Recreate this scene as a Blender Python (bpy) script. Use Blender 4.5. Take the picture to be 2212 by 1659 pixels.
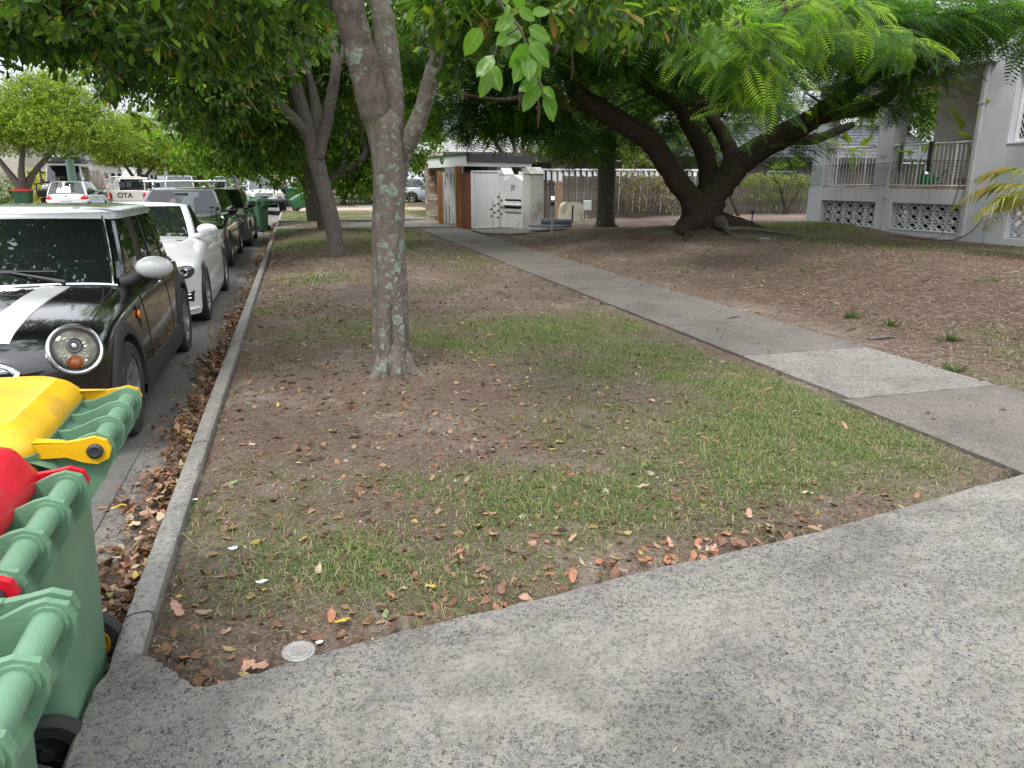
import bpy, math, random
import numpy as np
from mathutils import Vector, Matrix

random.seed(7)
rng = np.random.default_rng(7)
sc = bpy.context.scene
for o in list(bpy.data.objects):
    bpy.data.objects.remove(o)
COL = sc.collection
rad = math.radians

# ---------------------------------------------------------------- camera
EYE, PITCH, YAW, FP = 1.43, rad(15.45), rad(15.9), 1600.0
cd = bpy.data.cameras.new('camera')
cam = bpy.data.objects.new('camera', cd)
COL.objects.link(cam)
cam.location = (0, 0, EYE)
cam.rotation_euler = (rad(90) - PITCH, 0, -YAW)
cd.sensor_width = 36.0
cd.lens = 36.0 * FP / 2212.0
cd.clip_start = 0.05
cd.clip_end = 900
sc.camera = cam

# ---------------------------------------------------------------- sky, sun, exposure
SUN_EL, SUN_AZ = rad(58), rad(215)          # azimuth measured from +Y towards +X
world = bpy.data.worlds.new('World')
sc.world = world
world.use_nodes = True
wt = world.node_tree
wt.nodes.clear()
sky = wt.nodes.new('ShaderNodeTexSky')
sky.sky_type = 'NISHITA'
sky.sun_disc = False
sky.sun_elevation = SUN_EL
sky.sun_rotation = SUN_AZ
sky.dust_density = 4.0
sky.ozone_density = 1.0
hs = wt.nodes.new('ShaderNodeHueSaturation')
hs.inputs['Saturation'].default_value = 0.32
hs.inputs['Value'].default_value = 1.0
# a thin even cloud deck: the sky of this day is nearly white
tc = wt.nodes.new('ShaderNodeTexCoord')
nz = wt.nodes.new('ShaderNodeTexNoise')
nz.inputs['Scale'].default_value = 2.2
nz.inputs['Detail'].default_value = 5
cr = wt.nodes.new('ShaderNodeValToRGB')
cr.color_ramp.elements[0].position = 0.3
cr.color_ramp.elements[0].color = (9.6, 10.2, 11.5, 1)
cr.color_ramp.elements[1].position = 0.7
cr.color_ramp.elements[1].color = (11.8, 12.2, 12.9, 1)
mxs = wt.nodes.new('ShaderNodeMixRGB')
mxs.inputs[0].default_value = 0.93
bg = wt.nodes.new('ShaderNodeBackground')
bg.inputs['Strength'].default_value = 0.12
wo = wt.nodes.new('ShaderNodeOutputWorld')
L = wt.links.new
L(sky.outputs[0], hs.inputs['Color'])
L(tc.outputs['Generated'], nz.inputs['Vector'])
L(nz.outputs[0], cr.inputs[0])
L(hs.outputs[0], mxs.inputs[1])
# overcast luminance: the deck is three times brighter overhead than at the horizon
sxyz = wt.nodes.new('ShaderNodeSeparateXYZ')
L(tc.outputs['Generated'], sxyz.inputs[0])
mr = wt.nodes.new('ShaderNodeMapRange')
mr.inputs['From Min'].default_value = 0.0
mr.inputs['From Max'].default_value = 1.0
mr.inputs['To Min'].default_value = 0.345
mr.inputs['To Max'].default_value = 1.0
L(sxyz.outputs['Z'], mr.inputs[0])
mul = wt.nodes.new('ShaderNodeMixRGB')
mul.blend_type = 'MULTIPLY'
mul.inputs[0].default_value = 1.0
L(cr.outputs[0], mul.inputs[1])
L(mr.outputs[0], mul.inputs[2])
L(mul.outputs[0], mxs.inputs[2])
L(mxs.outputs[0], bg.inputs['Color'])
L(bg.outputs[0], wo.inputs['Surface'])
sd = bpy.data.lights.new('sun', 'SUN')
sd.energy = 1.4
sd.angle = rad(14)
sd.color = (1.0, 0.96, 0.9)
sun = bpy.data.objects.new('sun', sd)
COL.objects.link(sun)
sdir = Vector((math.sin(SUN_AZ) * math.cos(SUN_EL), math.cos(SUN_AZ) * math.cos(SUN_EL), math.sin(SUN_EL)))
sun.rotation_euler = sdir.to_track_quat('Z', 'Y').to_euler()
sun.location = (0, 0, 30)
sc.view_settings.view_transform = 'Standard'
sc.view_settings.look = 'None'
sc.view_settings.gamma = 1
sc.view_settings.exposure = 1.15
sc.view_settings.use_curve_mapping = False
sc.cycles.max_bounces = 6
sc.cycles.diffuse_bounces = 3
sc.cycles.glossy_bounces = 3
sc.cycles.transmission_bounces = 5
sc.cycles.transparent_max_bounces = 8
sc.cycles.use_denoising = True


# ---------------------------------------------------------------- view geometry: a bearing in the street -> a place in it
def ray(px, py):
    x = (px - 1106) / FP
    y = -(py - 829.5) / FP
    f = math.cos(PITCH) + y * math.sin(PITCH)
    z = -math.sin(PITCH) + y * math.cos(PITCH)
    return (x * math.cos(YAW) + f * math.sin(YAW), -x * math.sin(YAW) + f * math.cos(YAW), z)


def at(px, py, Y):
    r = ray(px, py)
    t = Y / r[1]
    return Vector((r[0] * t, Y, EYE + r[2] * t))


def G(px, py, z=0.0):
    r = ray(px, py)
    t = (z - EYE) / r[2]
    return (r[0] * t, r[1] * t)


# ---------------------------------------------------------------- custom properties
def tag(o, label=None, cat=None, group=None, kind=None):
    if label: o['label'] = label
    if cat: o['category'] = cat
    if group: o['group'] = group
    if kind: o['kind'] = kind
    return o


def empty(name, loc=(0, 0, 0), rz=0.0, label=None, cat=None, group=None, kind=None, parent=None):
    o = bpy.data.objects.new(name, None)
    o.empty_display_size = 0.2
    COL.objects.link(o)
    o.location = loc
    o.rotation_euler = (0, 0, rz)
    if parent: o.parent = parent
    return tag(o, label, cat, group, kind)


def copy_tree(o, parent=None):
    c = o.copy()
    COL.objects.link(c)
    if parent is not None: c.parent = parent
    for ch in [x for x in o.children]:
        copy_tree(ch, c)
    return c


# ---------------------------------------------------------------- mesh builder
class MB:
    def __init__(s):
        s.v = []; s.f = []; s.m = []

    def add(s, vs, fs, mi=0):
        b = len(s.v)
        s.v.extend([tuple(p) for p in vs])
        s.f.extend([tuple(i + b for i in f) for f in fs])
        s.m.extend([mi] * len(fs))
        return s

    def box(s, c, size, rz=0.0, mi=0, bev=0.0, M=None):
        x, y, z = size[0] / 2, size[1] / 2, size[2] / 2
        if bev <= 0:
            vs = [(sx * x, sy * y, sz * z) for sz in (-1, 1) for sx, sy in ((-1, -1), (1, -1), (1, 1), (-1, 1))]
            fs = [(3, 2, 1, 0), (4, 5, 6, 7), (0, 1, 5, 4), (1, 2, 6, 5), (2, 3, 7, 6), (3, 0, 4, 7)]
        else:
            b = bev
            vs = []
            for zz, i in ((-z, b), (-z + b, 0), (z - b, 0), (z, b)):
                X, Y = x - i, y - i
                k = 0.0 if i else b
                vs += [(-X + k, -Y, zz), (X - k, -Y, zz), (X, -Y + k, zz), (X, Y - k, zz), (X - k, Y, zz), (-X + k, Y, zz), (-X, Y - k, zz), (-X, -Y + k, zz)]
            fs = [tuple(range(7, -1, -1)), tuple(range(24, 32))]
            for r in range(3):
                for i in range(8):
                    j = (i + 1) % 8
                    fs.append((r * 8 + i, r * 8 + j, (r + 1) * 8 + j, (r + 1) * 8 + i))
        R = Matrix.Rotation(rz, 3, 'Z') if M is None else M
        s.add([R @ Vector(p) + Vector(c) for p in vs], fs, mi)
        return s

    def quad(s, a, b, c, d, mi=0):
        return s.add([a, b, c, d], [(0, 1, 2, 3)], mi)

    def tube(s, pts, rr, seg=8, mi=0, cap=True, wob=0.0, flat=1.0):
        pts = [Vector(p) for p in pts]
        n = len(pts)
        if not hasattr(rr, '__len__'): rr = [rr] * n
        vs = []
        up = None
        for i, p in enumerate(pts):
            t = (pts[min(i + 1, n - 1)] - pts[max(i - 1, 0)])
            t = t.normalized() if t.length > 1e-9 else Vector((0, 0, 1))
            if up is None:
                up = Vector((1, 0, 0)) if abs(t.x) < 0.8 else Vector((0, 1, 0))
            u = (up - t * up.dot(t)).normalized()
            w = t.cross(u)
            up = u
            for k in range(seg):
                a = 2 * math.pi * k / seg
                r = rr[i] * (1 + (random.uniform(-wob, wob) if wob else 0))
                vs.append(p + (u * math.cos(a) + w * math.sin(a) * flat) * r)
        fs = [(i * seg + k, i * seg + (k + 1) % seg, (i + 1) * seg + (k + 1) % seg, (i + 1) * seg + k) for i in range(n - 1) for k in range(seg)]
        if cap:
            fs += [tuple(range(seg - 1, -1, -1)), tuple(range((n - 1) * seg, n * seg))]
        return s.add(vs, fs, mi)

    def cyl(s, a, b, r, seg=12, mi=0, r2=None):
        return s.tube([a, b], [r, r if r2 is None else r2], seg, mi)

    def lathe(s, prof, c=(0, 0, 0), seg=20, mi=0, M=None, close=True):
        """prof: (radius, height) pairs around local z, bottom to top"""
        vs = []
        for r, z in prof:
            for k in range(seg):
                a = 2 * math.pi * k / seg
                vs.append(Vector((r * math.cos(a), r * math.sin(a), z)))
        if M is not None: vs = [M @ v for v in vs]
        vs = [v + Vector(c) for v in vs]
        n = len(prof)
        fs = [(i * seg + k, i * seg + (k + 1) % seg, (i + 1) * seg + (k + 1) % seg, (i + 1) * seg + k) for i in range(n - 1) for k in range(seg)]
        if close: fs += [tuple(range(seg - 1, -1, -1)), tuple(range((n - 1) * seg, n * seg))]
        return s.add(vs, fs, mi)

    def prism(s, poly, a, b, mi=0, axis='z'):
        """closed polygon extruded from a to b along axis; poly in the other two coordinates"""
        n = len(poly)
        def P(u, v, w):
            return (u, v, w) if axis == 'z' else ((w, u, v) if axis == 'x' else (u, w, v))
        vs = [P(u, v, a) for u, v in poly] + [P(u, v, b) for u, v in poly]
        fs = [tuple(range(n - 1, -1, -1)), tuple(range(n, 2 * n))] + [(i, (i + 1) % n, n + (i + 1) % n, n + i) for i in range(n)]
        return s.add(vs, fs, mi)

    def grid(s, rows, mi=0, flip=False):
        """rows: equal-length rows of points"""
        m = len(rows[0])
        vs = [p for r in rows for p in r]
        fs = []
        for i in range(len(rows) - 1):
            for j in range(m - 1):
                q = (i * m + j, i * m + j + 1, (i + 1) * m + j + 1, (i + 1) * m + j)
                fs.append(q[::-1] if flip else q)
        return s.add(vs, fs, mi)

    def ball(s, c, r, seg=12, rings=8, mi=0, M=None):
        rx, ry, rz_ = r if hasattr(r, '__len__') else (r, r, r)
        vs = []
        for i in range(rings + 1):
            t = math.pi * i / rings
            for k in range(seg):
                a = 2 * math.pi * k / seg
                v = Vector((rx * math.sin(t) * math.cos(a), ry * math.sin(t) * math.sin(a), -rz_ * math.cos(t)))
                if M is not None: v = M @ v
                vs.append(v + Vector(c))
        fs = [(i * seg + k, i * seg + (k + 1) % seg, (i + 1) * seg + (k + 1) % seg, (i + 1) * seg + k) for i in range(rings) for k in range(seg)]
        return s.add(vs, fs, mi)

    def xform(s, M):
        s.v = [tuple(M @ Vector(p)) for p in s.v]
        return s

    def build(s, name, mats, parent=None, smooth=35.0, fix=False, loc=None, rz=0.0, kind=None):
        me = bpy.data.meshes.new(name)
        me.from_pydata(s.v, [], s.f)
        if not isinstance(mats, (list, tuple)): mats = [mats]
        for m in mats: me.materials.append(m)
        if len(mats) > 1: me.polygons.foreach_set('material_index', s.m)
        if fix:
            import bmesh
            bm = bmesh.new(); bm.from_mesh(me)
            bmesh.ops.remove_doubles(bm, verts=bm.verts, dist=1e-5)
            bmesh.ops.recalc_face_normals(bm, faces=bm.faces)
            bm.to_mesh(me); bm.free()
        if smooth:
            me.shade_smooth()
            me.set_sharp_from_angle(angle=rad(smooth))
        me.update()
        o = bpy.data.objects.new(name, me)
        COL.objects.link(o)
        if parent is not None: o.parent = parent
        if loc is not None: o.location = loc
        if rz: o.rotation_euler = (0, 0, rz)
        if kind: o['kind'] = kind
        return o


def link_mesh(name, me, parent=None, loc=(0, 0, 0), rot=(0, 0, 0), scale=None, kind=None):
    o = bpy.data.objects.new(name, me)
    COL.objects.link(o)
    o.location = loc; o.rotation_euler = rot
    if scale is not None: o.scale = scale if hasattr(scale, '__len__') else (scale,) * 3
    if parent is not None: o.parent = parent
    if kind: o['kind'] = kind
    return o


def np_mesh(name, V, F, mat, parent=None, smooth=False, kind=None, attr=None):
    """V (n,3) float array, F (m,k) int array with a constant k"""
    me = bpy.data.meshes.new(name)
    m, k = F.shape
    me.vertices.add(len(V)); me.vertices.foreach_set('co', V.astype(np.float32).ravel())
    me.loops.add(m * k); me.loops.foreach_set('vertex_index', F.astype(np.int32).ravel())
    me.polygons.add(m)
    me.polygons.foreach_set('loop_start', np.arange(0, m * k, k, dtype=np.int32))
    me.polygons.foreach_set('loop_total', np.full(m, k, dtype=np.int32))
    if smooth: me.polygons.foreach_set('use_smooth', np.ones(m, dtype=bool))
    if attr is not None:
        a = me.attributes.new(attr[0], 'FLOAT', 'POINT'); a.data.foreach_set('value', attr[1].astype(np.float32))
    me.update(calc_edges=True)
    me.materials.append(mat)
    o = bpy.data.objects.new(name, me)
    COL.objects.link(o)
    if parent is not None: o.parent = parent
    if kind: o['kind'] = kind
    return o


def frames(d, up):
    """rotation matrices whose columns are x=side, y=direction d, z=normal near up (arrays n,3)"""
    d = d / np.linalg.norm(d, axis=1, keepdims=True)
    x = np.cross(d, up); x /= np.linalg.norm(x, axis=1, keepdims=True) + 1e-9
    z = np.cross(x, d)
    return np.stack([x, d, z], axis=2)


def scatter_arrays(T, TF, pos, R, s):
    """T template verts (k,3), TF faces; pos (n,3), R (n,3,3), s (n,) or (n,3)"""
    if s.ndim == 1: s = s[:, None]
    tv = T[None] * s[:, None, :]
    V = np.einsum('nij,nkj->nki', R, tv) + pos[:, None]
    n, k = len(pos), len(T)
    F = (TF[None] + (np.arange(n) * k)[:, None, None]).reshape(-1, TF.shape[1])
    return V.reshape(-1, 3), F


def smooth_path(pts, n=4):
    """Catmull-Rom through rows of numbers"""
    P = [np.array(p, float) for p in pts]
    P = [2 * P[0] - P[1]] + P + [2 * P[-1] - P[-2]]
    out = []
    for i in range(1, len(P) - 2):
        for j in range(n):
            t = j / n
            a, b, c, d = P[i - 1], P[i], P[i + 1], P[i + 2]
            out.append(0.5 * ((2 * b) + (c - a) * t + (2 * a - 5 * b + 4 * c - d) * t * t + (3 * b - a - 3 * c + d) * t ** 3))
    out.append(P[-2])
    return out


def sstep(a, b, x):
    t = np.clip((x - a) / (b - a), 0, 1)
    return t * t * (3 - 2 * t)


# ---------------------------------------------------------------- materials
MATS = {}


def nt_new(name):
    m = bpy.data.materials.new(name)
    m.use_nodes = True
    return m, m.node_tree, m.node_tree.nodes['Principled BSDF']


def N(t, kind, **kw):
    n = t.nodes.new(kind)
    for k, v in kw.items():
        if k in n.inputs: n.inputs[k].default_value = v
        else: setattr(n, k, v)
    return n


def ramp(t, src, stops):
    r = t.nodes.new('ShaderNodeValToRGB')
    e = r.color_ramp.elements
    while len(e) > 1: e.remove(e[-1])
    e[0].position, e[0].color = stops[0][0], (*stops[0][1], 1)
    for p, c in stops[1:]:
        q = e.new(p); q.color = (*c, 1)
    t.links.new(src, r.inputs[0])
    return r


def mixc(t, fac, a, b, mode='MIX'):
    m = t.nodes.new('ShaderNodeMixRGB')
    m.blend_type = mode
    for i, v in ((0, fac), (1, a), (2, b)):
        if isinstance(v, (int, float)): m.inputs[i].default_value = v
        elif isinstance(v, tuple): m.inputs[i].default_value = (*v[:3], 1)
        else: t.links.new(v, m.inputs[i])
    return m.outputs[0]


def noise(t, scale, detail=4, rough=0.55, vec=None, dist=0.0, coord='Object', stretch=None):
    n = N(t, 'ShaderNodeTexNoise', Scale=scale, Detail=detail, Roughness=rough, Distortion=dist)
    if vec is None:
        c = t.nodes.new('ShaderNodeTexCoord')
        vec = c.outputs[coord]
    if stretch:
        mp = t.nodes.new('ShaderNodeMapping'); mp.inputs['Scale'].default_value = stretch
        t.links.new(vec, mp.inputs[0]); vec = mp.outputs[0]
    t.links.new(vec, n.inputs['Vector'])
    return n.outputs['Fac']


def bump(t, b, h, strength=0.3, dist=0.01):
    n = N(t, 'ShaderNodeBump', Strength=strength, Distance=dist)
    t.links.new(h, n.inputs['Height'])
    t.links.new(n.outputs[0], b.inputs['Normal'])
    return n


def plain(name, col, rough=0.5, metal=0.0, var=0.12, scale=6.0, bmp=0.0, bscale=60.0, coat=0.0, spec=0.5, dirt=None, stretch=None):
    """colour with slight unevenness, wear and relief"""
    if name in MATS: return MATS[name]
    m, t, b = nt_new(name)
    f = noise(t, scale, 5, 0.6, stretch=stretch)
    lo = tuple(max(0, c * (1 - var)) for c in col); hi = tuple(min(1, c * (1 + var)) for c in col)
    c = ramp(t, f, [(0.3, lo), (0.7, hi)]).outputs[0]
    if dirt:
        f2 = noise(t, dirt[1], 6, 0.65)
        k = ramp(t, f2, [(dirt[2], (0, 0, 0)), (min(0.99, dirt[2] + 0.2), (1, 1, 1))]).outputs[0]
        c = mixc(t, k, c, dirt[0])
    t.links.new(c, b.inputs['Base Color'])
    r = t.nodes.new('ShaderNodeMapRange')
    r.inputs['To Min'].default_value = max(0.02, rough * 0.8); r.inputs['To Max'].default_value = min(1, rough * 1.2)
    t.links.new(f, r.inputs[0]); t.links.new(r.outputs[0], b.inputs['Roughness'])
    b.inputs['Metallic'].default_value = metal
    b.inputs['Specular IOR Level'].default_value = spec
    if coat:
        b.inputs['Coat Weight'].default_value = coat
        b.inputs['Coat Roughness'].default_value = 0.03
    if bmp: bump(t, b, noise(t, bscale, 4, 0.6, stretch=stretch), bmp, 0.01)
    MATS[name] = m
    return m


def island(t):
    g = t.nodes.new('ShaderNodeNewGeometry')
    return g.outputs['Random Per Island']


def leafmat(name, stops, rough=0.45, trans=0.35, tcol=1.6, spec=0.4):
    """thin leaf: per-leaf colour, light passing through"""
    m, t, b = nt_new(name)
    c = ramp(t, island(t), stops).outputs[0]
    t.links.new(c, b.inputs['Base Color'])
    b.inputs['Roughness'].default_value = rough
    b.inputs['Specular IOR Level'].default_value = spec
    tr = t.nodes.new('ShaderNodeBsdfTranslucent')
    bright = mixc(t, 1.0, c, (tcol, tcol * 1.05, tcol * 0.45), 'MULTIPLY')
    t.links.new(bright, tr.inputs[0])
    mx = N(t, 'ShaderNodeMixShader', Fac=trans)
    t.links.new(b.outputs[0], mx.inputs[1]); t.links.new(tr.outputs[0], mx.inputs[2])
    t.links.new(mx.outputs[0], t.nodes['Material Output'].inputs[0])
    return m
# ================================================================ GROUND
ROAD = -0.14


def gz(x, y):
    """height of the earth surface (arrays)"""
    x = np.asarray(x, float); y = np.asarray(y, float)
    s = sstep(4.85, 8.2, x)
    fade = sstep(2.6, 6.0, y) * (1 - 0.62 * sstep(15.5, 20.5, y))
    h = 0.30 * s * fade
    h = h - 0.20 * sstep(8.3, 13.0, x) * fade * (1 - sstep(14, 18, y)) + 0.10 * sstep(9, 13, x) * sstep(15, 19, y)
    for cx, cy, r, a in ((0.6, 5.5, 1.1, .05), (0.72, 13.6, 1.5, .16), (0.68, 20.6, 1.6, .20), (0.5, 26.3, 1.6, .26), (9.3, 15.9, 2.4, .10)):
        d2 = (x - cx) ** 2 + (y - cy) ** 2
        h = h + a * np.exp(-d2 / (r * r * 0.5))
    # verge kept flush with kerb and path
    h = h * np.where(x < 4.8, sstep(-0.56, 0.1, x) * (1 - sstep(2.6, 3.5, x)), 1.0)
    lawn = 0.5 + 0.5 * np.sin(x * 1.7 + 2 * np.sin(y * 0.9)) * np.sin(y * 1.3 + 1.2 * np.sin(x * 1.1))
    h = h + 0.018 * (lawn - 0.5) * sstep(-0.5, 0.3, x) * np.where(x < 4.8, 1 - sstep(2.9, 3.5, x), sstep(4.8, 5.6, x)) * sstep(1.8, 3.2, y)
    return h - 0.012


# grass cover: soft patches (x, y, radius x, radius y, amount), read off the lawn
PATCH = [(1.9, 6.7, 1.6, .95, .85), (.9, 7.2, 1.4, .6, .5), (2.6, 5.6, .9, .9, .85), (2.9, 4.6, .7, .9, .9), (2.6, 3.6, .9, .8, .95), (3.0, 3.3, .6, .55, .9),
         (1.9, 3.9, .9, .6, .6), (1.5, 3.1, 1.0, .55, .8), (.9, 2.9, .8, .5, .6), (.15, 2.75, .6, .5, .55), (2.3, 2.95, .7, .35, .7),
         (-.25, 3.3, .35, .5, .45), (.4, 3.35, .6, .3, .4), (-.1, 8.4, .6, 1.2, .35), (3.0, 7.2, .5, .9, .35), (.2, 11.6, .7, .9, .45), (1.9, 9.8, .7, .5, .3),
         (.2, 17.9, 1.2, 1.5, .85), (1.8, 17.5, 1.5, 2.0, .6), (-.1, 22.8, .8, 3.0, 1.0), (1.9, 21.5, 1.6, 2.5, .95), (2.9, 13.5, .7, 2.0, .35), (.6, 29.0, 2.6, 1.8, 1.0), (.6, 34, 2.6, 3.4, 1.0), (2.0, 14.7, .8, 1.0, .45),
         (5.6, 3.9, .7, .5, .7), (6.3, 4.5, .8, .5, .45), (6.5, 3.6, 1.0, .7, .9), (7.6, 4.3, 1.0, .6, .7), (6.0, 5.1, .3, .3, .4),
         (12.1, 16.6, 2.4, 1.5, .9), (11.0, 13.5, 2.0, 1.8, .35), (13.0, 12.0, 1.5, 1.5, .3), (5.6, 20.6, .5, 1.3, .5), (7.0, 28.5, 2.2, 3.5, 1.0), (6.5, 34, 3.0, 6, 1.0)]
BARE = [(.5, 5.0, 1.15, .9, .9), (.2, 6.2, 1.0, .5, .7), (1.1, 4.0, .7, .45, .6), (.7, 13.6, 1.0, .8, 1.0), (.6, 20.6, 1.0, .9, .9), (.5, 26.3, 1.1, 1.0, 1.0), (-.35, 5.0, .25, 1.5, .5)]
_ph = rng.uniform(0, 6.28, (14,)); _fr = rng.uniform(1.2, 6.5, (14, 2)) * rng.choice([-1, 1], (14, 2))


def wob(x, y):
    a = np.zeros_like(x)
    for p, (fx, fy) in zip(_ph, _fr):
        a = a + np.sin(x * fx + y * fy * 0.9 + p) / 14
    return a


def cover(x, y):
    x = np.asarray(x, float); y = np.asarray(y, float)
    g = np.zeros_like(x)
    for cx, cy, rx, ry, a in PATCH:
        g = np.maximum(g, a * np.exp(-((x - cx) / rx) ** 2 - ((y - cy) / ry) ** 2))
    for cx, cy, rx, ry, a in BARE:
        g = g * (1 - a * np.exp(-((x - cx) / rx) ** 2 - ((y - cy) / ry) ** 2))
    g = g * (1 - sstep(3.3, 3.5, x) * (x < 4.85))
    return np.clip(g * 1.2 + 1.6 * wob(x, y) * (0.12 + g) + .9 * wob(x * 2.7 + 3, y * 2.7) * g + 0.02, 0, 1)


def dryness(x, y):
    """pale straw litter on the bank, dark mulch under the street trees"""
    x = np.asarray(x, float); y = np.asarray(y, float)
    s = sstep(4.9, 5.6, x) * (1 - sstep(8.5, 11.5, y))
    return np.clip(s + 0.25 * wob(x * .7, y * .7), 0, 1)


def in_drive(x, y):
    """True where the driveway slab lies"""
    edge = np.interp(x, [-0.7, -.61, -.42, -.35, .13, .65, 1.17, 2.0, 3.4, 4.8, 9.0], [2.2, 2.26, 2.08, 2.01, 2.11, 2.18, 2.26, 2.36, 2.61, 2.75, 3.2])
    return y < edge


def blocked(x, y):
    path = (x > 3.5) & (x < 4.74) & (y < 24)
    return path | in_drive(x, y) | (x < -0.56)


def mulch_mat():
    m, t, b = nt_new('earth')
    ca = t.nodes.new('ShaderNodeTexCoord')
    P = ca.outputs['Object']
    at1 = N(t, 'ShaderNodeAttribute', attribute_name='grass')
    at2 = N(t, 'ShaderNodeAttribute', attribute_name='dry')
    n1 = noise(t, 1.3, 6, 0.6, P)
    n2 = noise(t, 9, 6, 0.7, P, 0.6)
    n3 = noise(t, 55, 5, 0.75, P, 0.5)
    n4 = noise(t, 160, 3, 0.8, P)
    soil = ramp(t, n1, [(0.32, (.115, .088, .072)), (0.52, (.205, .165, .138)), (0.68, (.35, .30, .26))]).outputs[0]
    fib = ramp(t, n3, [(0.35, (.045, .029, .021)), (0.5, (.125, .082, .058)), (0.66, (.27, .19, .135))]).outputs[0]
    soil = mixc(t, ramp(t, n2, [(0.38, (.2, .2, .2)), (0.6, (.9, .9, .9))]).outputs[0], soil, fib)
    straw = ramp(t, mixc(t, .45, n2, n3), [(0.36, (.036, .022, .016)), (0.52, (.125, .082, .060)), (0.68, (.28, .205, .155))]).outputs[0]
    c = mixc(t, at2.outputs['Fac'], soil, straw)
    turf = ramp(t, n3, [(0.33, (.035, .045, .018)), (0.5, (.085, .105, .038)), (0.68, (.20, .19, .09))]).outputs[0]
    gm = t.nodes.new('ShaderNodeMath'); gm.operation = 'MULTIPLY'
    k = ramp(t, n2, [(0.3, (.45, .45, .45)), (0.62, (1, 1, 1))]).outputs[0]
    t.links.new(at1.outputs['Fac'], gm.inputs[0]); t.links.new(k, gm.inputs[1])
    c = mixc(t, gm.outputs[0], c, turf)
    vo = N(t, 'ShaderNodeTexVoronoi', Scale=70.0)
    t.links.new(P, vo.inputs['Vector'])
    sp = ramp(t, vo.outputs['Distance'], [(0.05, (1, 1, 1)), (0.12, (0, 0, 0))]).outputs[0]
    spk = mixc(t, 1.0, sp, ramp(t, n2, [(0.5, (0, 0, 0)), (0.62, (.8, .8, .8))]).outputs[0], 'MULTIPLY')
    c = mixc(t, spk, c, (.28, .25, .22))
    t.links.new(c, b.inputs['Base Color'])
    b.inputs['Roughness'].default_value = 0.95
    b.inputs['Specular IOR Level'].default_value = 0.15
    h = mixc(t, 0.5, n3, n4)
    bump(t, b, h, 0.9, 0.02)
    return m


def concrete_mat(name, a, bcol, stone, scale, amount, bigvar=0.15, bs=0.35, swirl=False):
    """exposed-aggregate concrete: dark chips in a pale sandy matrix"""
    m, t, b = nt_new(name)
    ca = t.nodes.new('ShaderNodeTexCoord')
    P = ca.outputs['Object']
    nb = noise(t, 1.1, 6, 0.62, P, 0.4)
    nf = noise(t, scale * 2.6, 4, 0.75, P)
    ds = noise(t, scale * .7, 3, 0.6, P)
    wv = t.nodes.new('ShaderNodeMixRGB'); wv.inputs[0].default_value = 0.035
    t.links.new(P, wv.inputs[1])
    nn = N(t, 'ShaderNodeTexNoise', Scale=scale * 1.1, Detail=2)
    t.links.new(P, nn.inputs['Vector']); t.links.new(nn.outputs['Color'], wv.inputs[2])
    V = wv.outputs[0]
    v1 = N(t, 'ShaderNodeTexVoronoi', Scale=scale, Randomness=1.0)
    v2 = N(t, 'ShaderNodeTexVoronoi', Scale=scale, Randomness=1.0, feature='DISTANCE_TO_EDGE')
    v3 = N(t, 'ShaderNodeTexVoronoi', Scale=scale * 2.3, Randomness=1.0)
    for v in (v1, v2, v3): t.links.new(V, v.inputs['Vector'])
    mat_c = ramp(t, nf, [(0.32, a), (0.62, bcol)]).outputs[0]
    sep = t.nodes.new('ShaderNodeSeparateColor'); t.links.new(v1.outputs['Color'], sep.inputs[0])
    pick = ramp(t, sep.outputs[0], [(amount - 0.02, (1, 1, 1)), (amount + 0.02, (0, 0, 0))]).outputs[0]
    core = ramp(t, v2.outputs['Distance'], [(0.06, (0, 0, 0)), (0.13, (1, 1, 1))]).outputs[0]
    k1 = mixc(t, 1.0, pick, core, 'MULTIPLY')
    sep3 = t.nodes.new('ShaderNodeSeparateColor'); t.links.new(v3.outputs['Color'], sep3.inputs[0])
    p3 = ramp(t, sep3.outputs[1], [(amount * .72 - 0.02, (1, 1, 1)), (amount * .72 + 0.02, (0, 0, 0))]).outputs[0]
    c3 = ramp(t, v3.outputs['Distance'], [(0.25, (1, 1, 1)), (0.42, (0, 0, 0))]).outputs[0]
    k3 = mixc(t, 1.0, p3, c3, 'MULTIPLY')
    st = ramp(t, sep.outputs[1], [(0.0, tuple(x * .45 for x in stone)), (0.45, stone), (0.8, tuple(x * 1.8 for x in stone)), (1.0, (stone[0] * 2.6, stone[1] * 2.1, stone[2] * 1.6))]).outputs[0]
    c = mixc(t, k3, mat_c, tuple(x * .9 for x in stone))
    c = mixc(t, k1, c, st)
    w = ramp(t, nb, [(0.3, (1 - bigvar,) * 3), (0.5, (1, 1, 1)), (0.72, (1 + bigvar * .35,) * 3)]).outputs[0]
    c = mixc(t, 1.0, c, w, 'MULTIPLY')
    if swirl:
        w1 = noise(t, .8, 5, .62, P, 1.6, stretch=(.55, 1.5, 1))
        w2 = noise(t, 2.1, 4, .6, P, 2.4, stretch=(.5, 1.3, 1))
        c = mixc(t, ramp(t, w1, [(.50, (0, 0, 0)), (.66, (.34, .34, .34))]).outputs[0], c, (.35, .325, .28))
        c = mixc(t, ramp(t, w2, [(.56, (0, 0, 0)), (.70, (.28, .28, .28))]).outputs[0], c, (.37, .345, .30))
    nd = noise(t, 2.7, 7, 0.7, P, 1.0)
    dk = ramp(t, nd, [(0.50, (0, 0, 0)), (0.74, (.62, .62, .62))]).outputs[0]
    c = mixc(t, dk, c, (.09, .082, .072))
    t.links.new(c, b.inputs['Base Color'])
    b.inputs['Roughness'].default_value = 0.88
    b.inputs['Specular IOR Level'].default_value = 0.25
    hh = mixc(t, 0.45, mixc(t, k1, nf, (1, 1, 1)), ds)
    bump(t, b, hh, bs, 0.006)
    return m


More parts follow.
